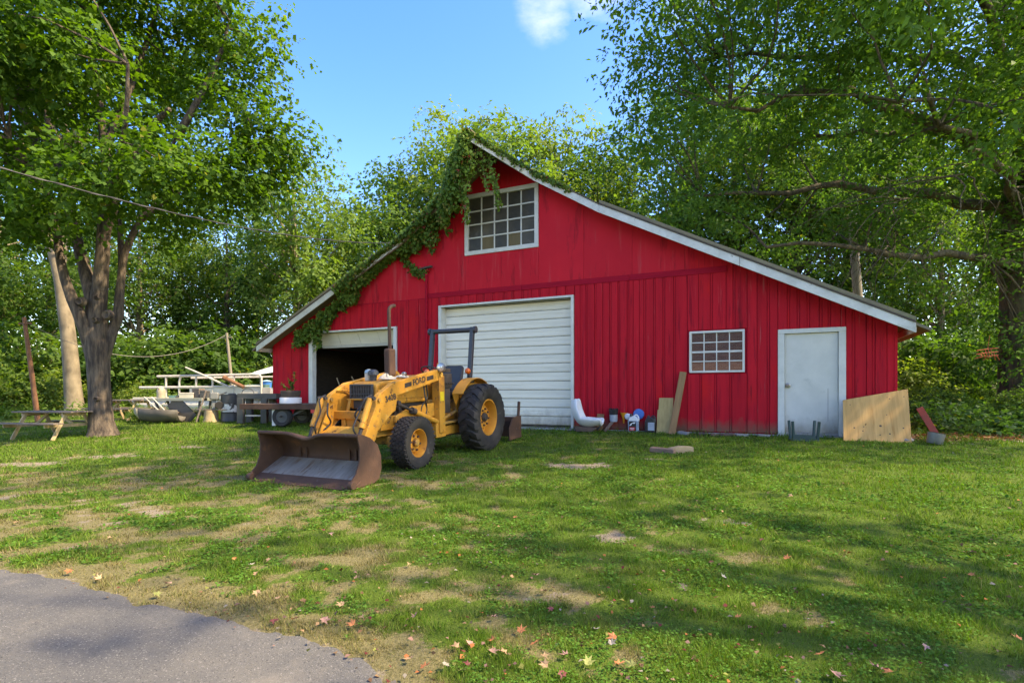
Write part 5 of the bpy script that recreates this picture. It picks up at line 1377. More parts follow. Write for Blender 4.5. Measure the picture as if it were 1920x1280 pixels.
# clutter on the bench and boat: each piece a thing
for k, (px, Y, dz, sx, sy, sz, mt, nm, lab, rz) in enumerate((
        (352, 18.15, 0.80, .22, .14, .16, 'cream_plastic', 'plastic_tub', 'cream tub on the green bench beside the log section', .2), (372, 18.2, 0.80, .15, .12, .30, 'weathered_wood', 'wooden_crate', 'brown crate standing on the right half of the bench', -.3),
        (328, 18.1, 0.80, .16, .12, .07, 'teal_paint', 'tool_box', 'small teal box lying on the green bench', .4), (384, 18.0, 0.80, .12, .10, .22, 'dark_steel', 'fuel_can', 'dark can at the right end of the green bench', .1),
        (455, 21.3, 0.74, .30, .22, .30, 'dark_steel', 'storage_box', 'dark box on the boat deck behind the black barrel', .1), (485, 21.5, 1.10, .34, .25, .12, 'teal_paint', 'folded_canopy', 'dark teal folded canopy lying on the boat rail', .1))):
    x, y, z = gpos(px, Y); m = MB().box(-sx, sx, -sy, sy, 0, sz).box(-sx * 1.06, sx * 1.06, -sy * 1.06, sy * 1.06, sz * 0.84, sz * 1.0 + 0.02)
    o = m.build(nm, MAT[mt], None, 0.012, 2, loc=(x, y, z + dz), rot=(0, 0, rz)); tag(o, lab, nm.split('_')[-1], 'scrap yard clutter')
# outboard-like junk heap on a stump: post, wheel
x, y, z = gpos(396, 17.8)
t = thing('tree_stump', 'sawn grey tree stump topped by a thin board', 'stump', (x, y, z - 0.02))
MB().lathe([(0.0, 0.40), (0.20, 0.40), (0.215, 0.3), (0.22, 0.1), (0.27, 0.0)], n=14).build('trunk', MAT['pale_wood'], t)
B(-0.55, 0.62, -0.16, 0.16, 0.402, 0.435).build('board', MAT['weathered_wood'], t, 0.004, 1)
t = thing('outboard_motor', 'old grey outboard motor with round tank standing on the stump board', 'motor', (x + 0.12, y - 0.02, z + 0.415), 0.4)
B(-0.14, 0.14, -0.11, 0.11, 0.30, 0.56).build('cowling', MAT['galvanised'], t, 0.05, 3)
MB().bar((-0.02, 0, 0.0), (-0.02, 0, 0.34), 0.09, 0.12, (1, 0, 0)).build('leg', MAT['galvanised'], t, 0.015, 1)
MB().lathe([(0.0, -0.05), (0.11, -0.05), (0.13, -0.02), (0.13, 0.02), (0.11, 0.05), (0.0, 0.05)], 'y', (0.16, -0.17, 0.13), n=20).build('flywheel', MAT['rubber'], t)
MB().tube([(0.1, 0, 0.45), (0.36, 0.02, 0.56)], 0.022, 8).build('tiller', MAT['dark_steel'], t)
o = MB().bar((0, 0, 0), (0.26, 0.12, 1.05), 0.055, 0.045).build('timber_prop', MAT['weathered_wood'], None, 0.004, 1, loc=(x - 0.32, y - 0.30, z)); tag(o, 'grey timber prop leaning against the stump and motor', 'timber')
o = MB().tube([(0, 0, 0), (-1.15, 0.05, 0.52), (-1.75, 0.05, 0.78)], [0.045, 0.035, 0.03], 8).build('mast_pole', MAT['boat_rail'], None, loc=gpos(432, 20.4, 1.12)); tag(o, 'white pole lying aslant across the boat railing', 'pole')
o = MB().tube([(0, 0, 0), (0.75, 0, -0.36)], 0.07, 8).tube([(-0.02, 0, 0.01), (0.10, 0, -0.05)], 0.10, 8).build('metal_tube', MAT['rusty_pole'], None, loc=gpos(420, 20.3, 1.50)); tag(o, 'short brown tube lashed to the boat railing', 'tube')
# black barrel with a white painted band
t = thing('oil_barrel', 'black oil barrel with a torn white band', 'barrel', gpos(435, 18.0))
MB().lathe([(0.0, 0.0), (0.33, 0.0), (0.345, 0.015), (0.335, 0.03), (0.335, 0.29), (0.35, 0.305), (0.335, 0.32), (0.335, 0.59), (0.35, 0.605), (0.335, 0.62), (0.335, 0.88), (0.35, 0.90), (0.33, 0.905), (0.32, 0.885), (0.0, 0.885)], n=28).build('shell', MAT['barrel_black'], t)
MB().lathe([(0.3375, 0.325), (0.3385, 0.325), (0.3385, 0.585), (0.3375, 0.585)], n=28, close=True).build('painted_band', MAT['barrel_white'], t)
MB().lathe([(0.0, 0.95), (0.10, 0.945), (0.13, 0.91), (0.14, 0.885)], n=16).build('lid', MAT['dark_steel'], t)
# dark steel frame with a hoop
t = thing('steel_bench', 'dark steel bench with a hoop standing between the barrel and the barn', 'bench', gpos(487, 17.2), R(-4))
for sx in (-0.48, 0.30):
    for s in (-1, 1): MB().bar((sx, s * 0.25, 0.0), (sx, s * 0.25, 0.80), 0.14, 0.20, (1, 0, 0)).build('leg', MAT['dark_steel'], t, 0.01, 1)
B(-0.58, 0.70, -0.30, 0.30, 0.77, 0.95).build('beam', MAT['dark_steel'], t, 0.012, 1)
MB().tube([(-0.28 + 0.20 * math.cos(a), -0.2, 0.95 + 0.16 * math.sin(a)) for a in np.linspace(0, math.pi, 14)], 0.012, 6).build('hoop', MAT['dark_steel'], t)
B(-0.35, 0.2, -0.24, -0.20, 0.22, 0.27).build('lower_bar', MAT['boat_rail'], t)
# flatbed trailer with a tyre and a planter
x, y, z = gpos(545, 15.9)
t = thing('flatbed_trailer', 'low flatbed trailer with brown timber deck before the open barn door', 'trailer', (x, y, z), R(-5))
for k in range(6):
    yy = -0.62 + k * 0.245; B(-1.15, 1.5, yy, yy + 0.24, 0.60, 0.645).build('deck_plank', MAT['weathered_wood'], t, 0.004, 1)
ft = MB().box(-1.15, 1.5, -0.67, -0.625, 0.50, 0.655).box(-1.15, 1.5, 0.855, 0.90, 0.50, 0.655).box(-1.19, -1.152, -0.67, 0.90, 0.50, 0.655)
ft.build('frame', MAT['rust'], t, 0.006, 1)
MB().tube([(0.02, -0.72, 0.30), (0.02, 0.95, 0.30)], 0.03, 8).build('axle', MAT['dark_steel'], t)
for s, yy in ((-1, -0.50), (1, 0.72)):
    wh = thing('wheel', None, None, (0.02, yy, 0.285)); wh.parent = t
    MB().lathe([(0.17, -0.07), (0.19, -0.085), (0.26, -0.09), (0.285, -0.06), (0.29, 0), (0.285, 0.06), (0.26, 0.09), (0.19, 0.085), (0.17, 0.07)], 'y', n=28, close=True).build('tyre', MAT['rubber'], wh)
    MB().lathe([(0.175, -0.06), (0.15, -0.03), (0.08, -0.02), (0.0, -0.04)], 'y', n=20).build('rim', MAT['dark_steel'], wh)
MB().bar((0.25, -0.45, 0.30), (0.75, -0.45, 0.55), 0.04, 0.05).build('spring', MAT['dark_steel'], t)
B(-0.27, -0.16, -0.56, -0.50, 0.03, 0.50).build('stand_leg', MAT['white_trim'], t); B(0.95, 1.1, -0.69, -0.672, 0.40, 0.50).build('tail_lamp', MAT['red_label'], t)
t2 = thing('white_tub', 'round white tub standing on the flatbed trailer', 'tub', (x - 0.02, y + 0.05, z + 0.648))
MB().lathe([(0.0, 0.0), (0.28, 0.0), (0.31, 0.02), (0.31, 0.17), (0.30, 0.19), (0.28, 0.19), (0.27, 0.02), (0.0, 0.02)], n=28).build('wall', MAT['white_plastic'], t2)
t2 = thing('planter', 'dark wicker planter with a straggly green plant on the white tub', 'planter', (x - 0.02, y + 0.05, z + 0.842))
MB().lathe([(0.0, 0.0), (0.25, 0.0), (0.28, 0.10), (0.29, 0.19), (0.27, 0.20), (0.25, 0.15), (0.0, 0.14)], n=22).build('pot', MAT['dark_wood'], t2)
rr_ = np.random.default_rng(4); vv = []; cc = []
sm = MB()
for k in range(5):
    top = Vector((rr_.uniform(-0.28, 0.12), rr_.uniform(-0.12, 0.12), 0.3 + 0.45 * rr_.uniform(0, 1))); pth = bez([(rr_.uniform(-.1, .1), rr_.uniform(-.1, .1), 0.12), top * 0.55 + Vector((0.04, 0, 0.05)), top], 5); sm.tube(pth, 0.006, 5)
    for q in pth[3:]:
        for _ in range(4):
            n_ = rr_.normal(0, 1, (1, 3)); n_[0, 2] = abs(n_[0, 2]) + 0.6; v, c = leaves(np.array([q]), rr_.normal(0, 1, (1, 3)), unit(n_), np.array([rr_.uniform(.05, .1)]), np.array([rr_.uniform(.035, .06)]), np.array([[0.10, 0.17, 0.03]]) * rr_.uniform(.7, 1.4)); vv.append(v); cc.append(c)
sm.build('stem', MAT['vine_stem'], t2); o = np_obj('foliage', np_mesh('planter_foliage', np.concatenate(vv), 4, MAT['leaf'], np.concatenate(cc)), t2); tag(o, kind='stuff')
# shed roof and tarp canopy far behind the boat
t = thing('garden_shed', 'low grey shed with brown roof far behind the boat railing', 'shed', gpos(470, 31.0), R(-8))
B(-1.3, 1.6, -1.0, 1.0, 0.0, 1.75).build('wall', MAT['tarp'], t)
MB().prism([(-1.3, 1.72), (0.1, 2.35), (1.9, 1.72), (1.9, 1.80), (0.1, 2.45), (-1.35, 1.80)], -1.2, 1.2).build('roof', MAT['weathered_wood'], t)
t = thing('tarp_canopy', 'peaked white tarp canopy behind the left corner of the barn', 'canopy', gpos(498, 27.5), R(-5))
m = MB().add([(-1.3, -1, 1.55), (1.3, -1, 1.95), (0.95, 0.2, 2.45), (1.3, 1.3, 1.9), (-1.3, 1.3, 1.5)], [(0, 1, 2), (1, 3, 2), (3, 4, 2), (4, 0, 2)]); o = m.build('sheet', MAT['tarp'], t); o.modifiers.new('thick', 'SOLIDIFY').thickness = 0.02
for (xx, yy, zz) in ((-1.28, -0.98, 1.54), (1.28, -0.98, 1.94), (1.28, 1.28, 1.88), (-1.28, 1.28, 1.48)): MB().tube([(xx, yy, 0), (xx, yy, zz)], 0.03, 8).build('post', MAT['boat_rail'], t)
t = thing('blue_bin', 'round blue bin on the boat deck near the barn corner', 'bin', gpos(500, 21.9, 0.74))
MB().lathe([(0.0, 0.0), (0.16, 0.0), (0.20, 0.60), (0.22, 0.62), (0.19, 0.61), (0.15, 0.05)], n=20).build('body', MAT['blue_plastic'], t)
MB().lathe([(0.0, 0.70), (0.12, 0.68), (0.22, 0.63)], n=20).build('lid', MAT['pale_blue'], t)
# orange net hanging in the oak
x, y = P(1852, 15.0)
t = thing('hanging_net', 'torn orange net hanging from a low twig near the right trunk', 'net', (x, y, 1.25 + 0.075 * 15))
m = MB()
for k in range(7):
    q = k / 6 - 0.5; m.tube(bez([(q * 0.5, 0, 0.05 + 0.10 * math.cos(q * 5)), (q * 0.42, -0.05, -0.08), (q * 0.7, 0.02, -0.16 + 0.05 * math.sin(k * 2))], 5), 0.010, 5)
for zz in (0.10, 0.0, -0.10): m.tube(bez([(-0.32, 0, zz - 0.03), (0, -0.05, zz + 0.02), (0.30, 0, zz + 0.04)], 6), 0.012, 5)
m.build('mesh_strands', MAT['net_orange'], t)
MB().tube([(0.0, 0, 0.12), (0.05, 0, 0.5)], 0.006, 5).build('cord', MAT['net_orange'], t)

# ------------------------------------------------------------------ brick house behind the viewer (the small window mirrors it)
hs_ = thing('brick_house', 'brick house mirrored in the small barn window', 'house', (-6.5, -9.5, -0.1), R(-27))
B(-7, 7, -8, 0, 0, 6.6).build('wall', MAT['brick_wall'], hs_)
MB().prism([(-7.4, 6.5), (7.4, 6.5), (0, 9.6)], -8.4, 0.5).build('roof', MAT['shingle'], hs_)
B(-7.4, 7.4, 0.5, 0.56, 6.35, 6.6).build('eave_board', MAT['white_trim'], hs_)
for wx in (-5.2, 4.6):
    for wz in (1.2, 4.0):
        w_ = B(wx - 0.55, wx + 0.55, 0.0, 0.05, wz, wz + 1.5).build('window', MAT['white_trim'], hs_); B(wx - 0.47, wx + 0.47, 0.045, 0.056, wz + 0.08, wz + 1.42).build('pane', MAT['pane_glass'], w_)

# ------------------------------------------------------------------ trees
def clump_leaves(rg, cen, rad, n_per, size, c_lo, c_hi, up=0.9, aspect=0.6, yellow=0.02, flat=0.7, spray=7, shell=0.45):
    """leaves in small sprays through a set of clumps -> verts, tones"""
    cen = np.asarray(cen); nC = len(cen)
    per = np.maximum((n_per / spray * (np.asarray(rad) / np.mean(rad)) ** 2), 1).astype(int)
    idx = np.repeat(np.arange(nC), per); nT = len(idx)
    d = unit(rg.normal(0, 1, (nT, 3))); rr = rg.uniform(0, 1, nT) ** shell
    sc = np.asarray(rad)[idx][:, None] * np.array([1, 1, flat])
    # uneven clump outline
    org = cen[idx] + d * rr[:, None] * sc * (0.75 + 0.5 * rg.uniform(0, 1, (nT, 1)))
    tw = unit(d * np.array([1, 1, 0.45]) + rg.normal(0, 0.5, (nT, 3)) + np.array([0, 0, -0.15]))
    nr = unit(np.array([[0, 0, up]]) + d * 0.55 + rg.normal(0, 0.35, (nT, 3)))
    tl = size * 2.6
    idl = np.repeat(np.arange(nT), spray); n = len(idl)
    s = np.tile(np.linspace(0, 1, spray), nT) + rg.uniform(-0.1, 0.1, n)
    side = unit(np.cross(nr, tw)); sg = np.where(np.arange(n) % 2 == 0, 1.0, -1.0)[:, None]
    pos = org[idl] + tw[idl] * (s * tl)[:, None] + rg.normal(0, size * 0.25, (n, 3)) - np.array([0, 0, 1]) * (s ** 2 * tl * 0.25)[:, None]
    ax = unit(tw[idl] * 0.6 + side[idl] * sg * 0.8 + rg.normal(0, 0.35, (n, 3)) + np.array([0, 0, -0.25]))
    nn = unit(nr[idl] + rg.normal(0, 0.38, (n, 3)))
    ln = size * rg.uniform(0.45, 1.4, n)
    hue = (0.62 * rg.uniform(0, 1, nC)[idx][idl] + 0.20 * rg.uniform(0, 1, nT)[idl] + 0.18 * rg.uniform(0, 1, n))[:, None]
    tone = np.asarray(c_lo)[None] * (1 - hue) + np.asarray(c_hi)[None] * hue
    tone = tone * rg.uniform(0.88, 1.12, (n, 1))
    y = rg.uniform(0, 1, n) < yellow; tone[y] = np.array([0.26, 0.22, 0.035]) * rg.uniform(0.7, 1.2, (y.sum(), 1))
    tone = tone * np.array([[0.82, 1.05, 1.15]])
    return leaves(pos, ax, nn, ln, ln * aspect, tone)


def ell_points(rg, n, c, r, inner=0.25, zmin=None, mind=0.0, tries=60):
    out = []
    k = 0
    while len(out) < n and k < n * tries:
        k += 1
        q = rg.normal(0, 1, 3); q /= np.linalg.norm(q); q *= (inner + (1 - inner) * rg.uniform() ** 0.6)
        pnt = np.array(c) + q * np.array(r)
        if zmin is not None and pnt[2] < zmin(pnt): continue
        if mind and out and np.min(np.linalg.norm(np.array(out) - pnt, axis=1)) < mind: continue
        out.append(pnt)
    return np.array(out)


def limb(m, a, b, r0, r1, rg, sag=0.0, n=7, sides=7, wig=0.06):
    a, b = Vector(a), Vector(b); L_ = (b - a).length; pts = []
    off = Vector(rg.normal(0, wig, 3)) * L_
    for k in range(n):
        t = k / (n - 1); p_ = a.lerp(b, t) + off * math.sin(math.pi * t) + Vector((0, 0, sag * L_ * math.sin(math.pi * t)))
        pts.append(p_ + Vector(rg.normal(0, 0.012 * L_ * (t > 0) * (t < 1), 3)))
    m.tube(pts, [r0 + (r1 - r0) * (k / (n - 1)) ** 0.8 for k in range(n)], sides)
    return pts


# ---- the forked maple on the left
rg = np.random.default_rng(101)
Ym = 14.0


def mp(px, py, dy=0.0): return Vector(((px - 960) / 1000 * (Ym + dy), Ym + dy, 1.25 + (737 - py) / 1000 * (Ym + dy)))


mbx, mby = (190 - 960) / 1000 * Ym, Ym; mz = G(mbx, mby)
maple = thing('maple_tree', 'big forked maple with dark ridged trunk on the left lawn', 'tree', (0, 0, 0))
m = MB(); S_ = Ym / 1000
tk = [(193, 818, 37), (192, 806, 30), (190, 790, 26.5), (188, 760, 24), (186, 720, 23), (184, 680, 24), (182, 645, 27), (180, 615, 25)]
m.tube([mp(a, b) for a, b, _ in tk], [r_ * S_ * 0.76 for _, _, r_ in tk], 22, wob=0.035)
m.tube([mp(a, b, d) for a, b, d in ((182, 640, 0), (178, 600, 0), (174, 560, 0), (163, 520, .1), (150, 470, .3), (136, 420, .6), (120, 360, 1.0))], [.24, .20, .17, .155, .14, .125, .10], 14, wob=0.05)
m.tube([mp(a, b, d) for a, b, d in ((184, 620, 0), (183, 580, -.05), (188, 535, -.1), (192, 480, -.15), (196, 420, -.2), (200, 340, -.2), (205, 260, 0))], [.22, .20, .175, .16, .145, .12, .09], 14, wob=0.05)
m.tube([mp(a, b, d) for a, b, d in ((176, 668, 0), (163, 625, -.15), (148, 588, -.25), (136, 562, -.3), (122, 525, -.3), (114, 490, -.3), (107, 440, -.2), (96, 380, 0), (80, 300, .2))], [.19, .16, .145, .135, .11, .10, .09, .08, .055], 12, wob=0.05)
m.tube([mp(a, b, d) for a, b, d in ((190, 672, 0), (203, 640, .1), (214, 612, .2), (222, 590, .25), (224, 560, .3), (227, 525, .3), (232, 480, .3), (246, 445, .3), (263, 412, .2), (290, 340, 0), (330, 260, -.3))], [.18, .15, .13, .125, .11, .10, .09, .08, .07, .06, .04], 12, wob=0.05)
m.tube([mp(228, 500, .3), mp(226, 450, .4), mp(222, 400, .5), mp(215, 330, .6)], [.08, .07, .06, .04], 8)
m.tube([mp(196, 440, -.2), mp(240, 300, -.6), mp(290, 230, -.9), mp(318, 205, -1.2)], [.12, .10, .08, .05], 9)
for (kx, ky, kr) in ((182, 558, .055), (178, 600, .075), (150, 565, .10), (200, 590, .12), (181, 748, .06)): # healed knots
    c0 = mp(kx, ky, -0.24 if kx > 160 else -0.40); m.lathe([(0.0, 0.02), (kr * 0.45, -0.01), (kr * 0.8, -0.05), (kr, 0.0), (kr * 1.25, 0.08)], 'y', c0, n=14)
crown_c = (-12.3, 14.2, 10.7)
cl_ = ell_points(rg, 105, crown_c, (5.7, 5.2, 5.9), 0.30, lambda q: 5.7 + 0.3 * (q[0] < -11) + 0.35 * max(q[0] + 10.0, 0), 0.75)
extra = np.array([mp(520, 250), mp(500, 300, .3), mp(455, 330, -.4), mp(395, 330, -1), mp(455, 150, .3), mp(465, 70, .2), mp(450, 200, -.5), mp(480, 260, .6), mp(60, 400, -1), mp(20, 380, -1.5), mp(130, 350, -2.2), mp(220, 330, -2.3), mp(300, 300, -2.2), mp(400, 40, 1)])
cl_ = np.concatenate([cl_, extra])
LEAD = [[mp(200, 340, -.2), mp(190, 220, -.3), mp(170, 80, -.2), mp(150, -60, 0), mp(140, -150, 0)], [mp(120, 360, 1.0), mp(95, 250, 1.3), mp(70, 120, 1.5), mp(55, -20, 1.5)], [mp(205, 260, 0), mp(250, 150, .5), mp(290, 30, .9), mp(310, -80, 1)], [mp(330, 260, -.3), mp(370, 190, -.4), mp(410, 110, -.3), mp(430, 40, 0)], [mp(80, 300, .2), mp(40, 200, -.3), mp(10, 90, -.5)], [mp(263, 412, .2), mp(340, 350, .3), mp(420, 310, .3), mp(480, 275, .1)], [mp(96, 380, 0), mp(60, 320, -1), mp(20, 260, -2)], [mp(196, 420, -.2), mp(215, 330, -1.2), mp(235, 230, -2.2), mp(240, 120, -2.6)]]
lead_pts = []
for L_ in LEAD:
    bp_ = bez(L_, 5); m.tube(bp_, list(np.linspace(.10, .03, len(bp_))), 8); lead_pts += bp_[1:]
starts = lead_pts + [mp(136, 420, .6), mp(196, 420, -.2), mp(200, 340, -.2), mp(107, 440, -.2), mp(96, 380, 0), mp(263, 412, .2), mp(290, 340, 0), mp(120, 360, 1.0), mp(205, 260, 0), mp(318, 205, -1.2), mp(80, 300, .2), mp(330, 260, -.3)]
for q in cl_:
    q = Vector(q); s_ = min(starts, key=lambda w: (w - q).length + (2.0 if w.z > q.z + 0.5 else 0)); limb(m, s_, q, 0.032, 0.009, rg, 0.03, 6, 6)
m.build('trunk', MAT['bark_maple'], maple, sharp=60)
v, c = clump_leaves(rg, cl_, rg.uniform(0.75, 1.35, len(cl_)), 1000, 0.122, (0.052, 0.100, 0.016), (0.135, 0.200, 0.026), aspect=0.85, yellow=0.012)
o = np_obj('crown', np_mesh('maple_crown', v, 4, MAT['leaf'], c), maple); tag(o, kind='stuff')

# ---- pale smooth tree behind it
Ym = 22.0
pale = thing('pale_tree', 'tall tree with smooth pale bark just behind the forked maple', 'tree', (0, 0, 0))
m = MB(); S_ = Ym / 1000
tk = [(143, 790, 27), (141, 775, 22), (139, 755, 19), (136, 720, 17), (132, 670, 16), (127, 620, 15), (120, 570, 14.5), (113, 525, 13), (102, 480, 11), (86, 440, 10), (70, 400, 8), (50, 330, 6), (40, 260, 4)]
m.tube([mp(a, b) for a, b, _ in tk], [r_ * S_ * 0.78 for _, _, r_ in tk], 18, wob=0.015)
m.tube([mp(110, 515), mp(118, 470, .3), mp(128, 400, .6), mp(140, 300, 1.0)], [.20, .17, .14, .08], 10)
cl_ = ell_points(rg, 42, (-19.4, 22.5, 14.5), (5.0, 4.5, 5.5), 0.3, None, 0.9)
for q in cl_: limb(m, min((mp(70, 400), mp(50, 330), mp(140, 300, 1.0), mp(128, 400, .6)), key=lambda w: (w - Vector(q)).length), q, 0.07, 0.015, rg, 0.02, 6, 6)
m.build('trunk', MAT['bark_pale'], pale, sharp=60)
v, c = clump_leaves(rg, cl_, rg.uniform(0.9, 1.6, len(cl_)), 300, 0.19, (0.04, 0.08, 0.016), (0.10, 0.155, 0.03))
o = np_obj('crown', np_mesh('pale_tree_crown', v, 4, MAT['leaf'], c), pale); tag(o, kind='stuff')

# ---- the great oak on the right, its limbs reach over the barn
rg = np.random.default_rng(202)
OX, OY = 15.6, 16.3
oz = G(OX, OY)
oak = thing('oak_tree', 'huge oak whose long limbs reach over the right half of the barn', 'tree', (0, 0, 0))
m = MB()
m.tube([(OX + 0.05, OY, oz - 0.1), (OX, OY, oz + 0.3), (OX - 0.02, OY, oz + 1.0), (OX - 0.05, OY, 3.5), (OX - 0.1, OY, 6.5), (OX - 0.05, OY, 9.5), (OX + 0.1, OY, 12.5), (OX + 0.1, OY, 16.5)], [0.95, 0.68, 0.56, 0.50, 0.42, 0.34, 0.24, 0.10], 20, wob=0.03)
LIMBS = []
LL = [(5.0, -8.5, -1.5, 0.3, .17), (6.6, -9.5, 0.6, 0.9, .20), (6.9, -7.0, -4.5, 0.8, .18), (8.3, -9.8, -2.2, 0.5, .20), (8.8, -6.5, 4.0, 1.6, .18), (9.6, -8.0, -5.0, 1.2, .19), (10.6, -9.0, 0.5, 1.2, .18), (11.2, -5.0, -6.5, 1.8, .17), (12.4, -7.0, -2.5, 2.4, .15),
      (7.6, 2.5, -6.5, 1.0, .17), (9.2, 5.0, -4.0, 1.5, .17), (8.0, 6.0, 2.0, 1.4, .17), (10.6, 2.0, 6.0, 2.0, .16), (13.2, -3.0, 4.5, 3.0, .14), (13.6, 2.0, -4.5, 3.0, .14), (14.6, -3.0, -3.0, 3.6, .12), (7.4, -4.5, -7.5, 1.2, .17), (10.2, -1.5, -8.0, 1.8, .17), (12.0, -4.0, -8.0, 3.0, .15)]
for (z, dx_, dy_, dz_, r_) in LL:
    a = Vector((OX - 0.05, OY, z)); b = a + Vector((dx_, dy_, dz_)); LIMBS.append(limb(m, a, b, r_, 0.04, rg, 0.06, 12, 9, 0.05))


def oak_floor(q):
    x, y, z = q
    lo = 5.2 if x < 9.5 else 5.2 - (min(x, 13.0) - 9.5) * 0.55
    if y < 9: lo = max(lo, 6.8)
    if x < 6.0: lo = max(lo, 6.0 + (6.0 - x) * 0.45)
    return lo


cl_ = ell_points(rg, 270, (11.0, 14.2, 11.6), (8.6, 8.6, 7.6), 0.12, oak_floor, 0.85)
shade_lobe = ell_points(rg, 60, (7.4, 7.4, 11.8), (5.0, 3.6, 2.8), 0.05, lambda q: 1.25 + 0.76 * q[1], 0.8)  # unseen leaf mass above the view, added to shade tractor and lawn
cl_ = np.concatenate([cl_, np.array([[OX + rg.normal(0, 0.45), OY - 0.25 + rg.normal(0, 0.4), z_] for z_ in np.linspace(2.2, 13, 26)])])
# keep the left flank of the crown behind its outline against the sky
u_ = cl_[:, 0] / cl_[:, 1]; zz_ = (cl_[:, 2] - 1.25) / cl_[:, 1]
cl_ = cl_[(rg.uniform(0, 1, len(cl_)) < 1 - 0.35 * sstep(12.5, 15.5, cl_[:, 0]) * sstep(6.5, 8.5, cl_[:, 2]))]
u_ = cl_[:, 0] / cl_[:, 1]; zz_ = (cl_[:, 2] - 1.25) / cl_[:, 1]
cl_ = cl_[~((u_ > 0.615) & (u_ < 0.685) & (zz_ > 0.10) & (zz_ < 0.41) & (cl_[:, 1] < 20.5))]
u_ = cl_[:, 0] / cl_[:, 1]; zz_ = (cl_[:, 2] - 1.25) / cl_[:, 1]
cl_ = cl_[~((u_ < 0.235 + 0.10 * np.clip(zz_ - 0.62, 0, 1)) & (zz_ < 0.80))]
allp = [p_ for L_ in LIMBS for p_ in L_[3:]]; ap = np.array([tuple(p_) for p_ in allp])
for q in cl_:
    w = np.linalg.norm(ap - q, axis=1) + np.where(ap[:, 2] > q[2] + 0.8, 1.5, 0); s_ = allp[int(np.argmin(w))]; limb(m, s_, q, 0.040, 0.010, rg, 0.02, 6, 5)
# bare twigs under the crown
for k in range(46):
    s_ = allp[rg.integers(0, 40)]; s_ = Vector((max(s_.x, 10.5), s_.y, min(s_.z, 6.4)))
    e_ = s_ + Vector((rg.uniform(-3.2, 1.0), rg.uniform(-2.0, 1.5), rg.uniform(-2.8, -0.4)))
    pts = limb(m, s_, e_, 0.022, 0.005, rg, 0.10, 8, 5, 0.10)
    for j in (3, 5):
        limb(m, pts[j], pts[j] + Vector((rg.uniform(-.9, .6), rg.uniform(-.5, .5), rg.uniform(-.8, .4))), 0.009, 0.003, rg, 0, 4, 4, 0.1)
m.build('trunk', MAT['bark_dark'], oak, sharp=60)
v, c = clump_leaves(rg, cl_, rg.uniform(0.85, 1.55, len(cl_)), 600, 0.142, (0.064, 0.124, 0.028), (0.172, 0.248, 0.048), aspect=0.52, yellow=0.01, flat=0.5)
vl, cl2 = clump_leaves(rg, shade_lobe, rg.uniform(1.1, 1.5, len(shade_lobe)), 270, 0.15, (0.064, 0.124, 0.028), (0.172, 0.248, 0.048), aspect=0.52, flat=0.8)
v, c = np.concatenate([v, vl]), np.concatenate([c, cl2])
o = np_obj('crown', np_mesh('oak_crown', v, 4, MAT['leaf'], c), oak); tag(o, kind='stuff')
print('oak clumps', len(cl_))


# ---- woodland trees: a few grown kinds, copied with their own turn and size
def wood_kind(seed, H, cr, base, tones, bark, leaf=0.23, ncl=46, n_per=330, lean=0.0, flat=0.75):
    rg = np.random.default_rng(seed)
    m = MB(); top = Vector((lean, 0, H * 0.86))
    m.tube([(0, 0, -0.3), (0, 0, 0.3), (lean * 0.15, 0, H * 0.2), (lean * 0.4, 0, H * 0.45), (lean * 0.8, 0, H * 0.7), top], [H * .026, H * .020, H * .017, H * .013, H * .008, 0.04], 10, wob=0.04)
    c0 = (lean * 0.6, 0, H * (base + (1 - base) * 0.52))
    cl_ = ell_points(rg, ncl, c0, (cr, cr, H * (1 - base) * 0.48), 0.25, None, 0.85)
    for q in cl_:
        zz = max(H * base * 0.8, q[2] - np.hypot(q[0], q[1]) * 0.7 - 0.4); f_ = min(zz / (H * 0.86), 0.98)
        limb(m, (lean * f_, 0, zz), q, 0.05 + 0.03 * rg.uniform(), 0.014, rg, -0.03, 6, 5)
    tm = m.mesh('wood_trunk', MAT[bark], sharp=60)
    v, c = clump_leaves(rg, cl_, rg.uniform(0.9, 1.65, len(cl_)), n_per, leaf, *tones, flat=flat)
    return tm, np_mesh('wood_crown', v, 4, MAT['leaf'], c)


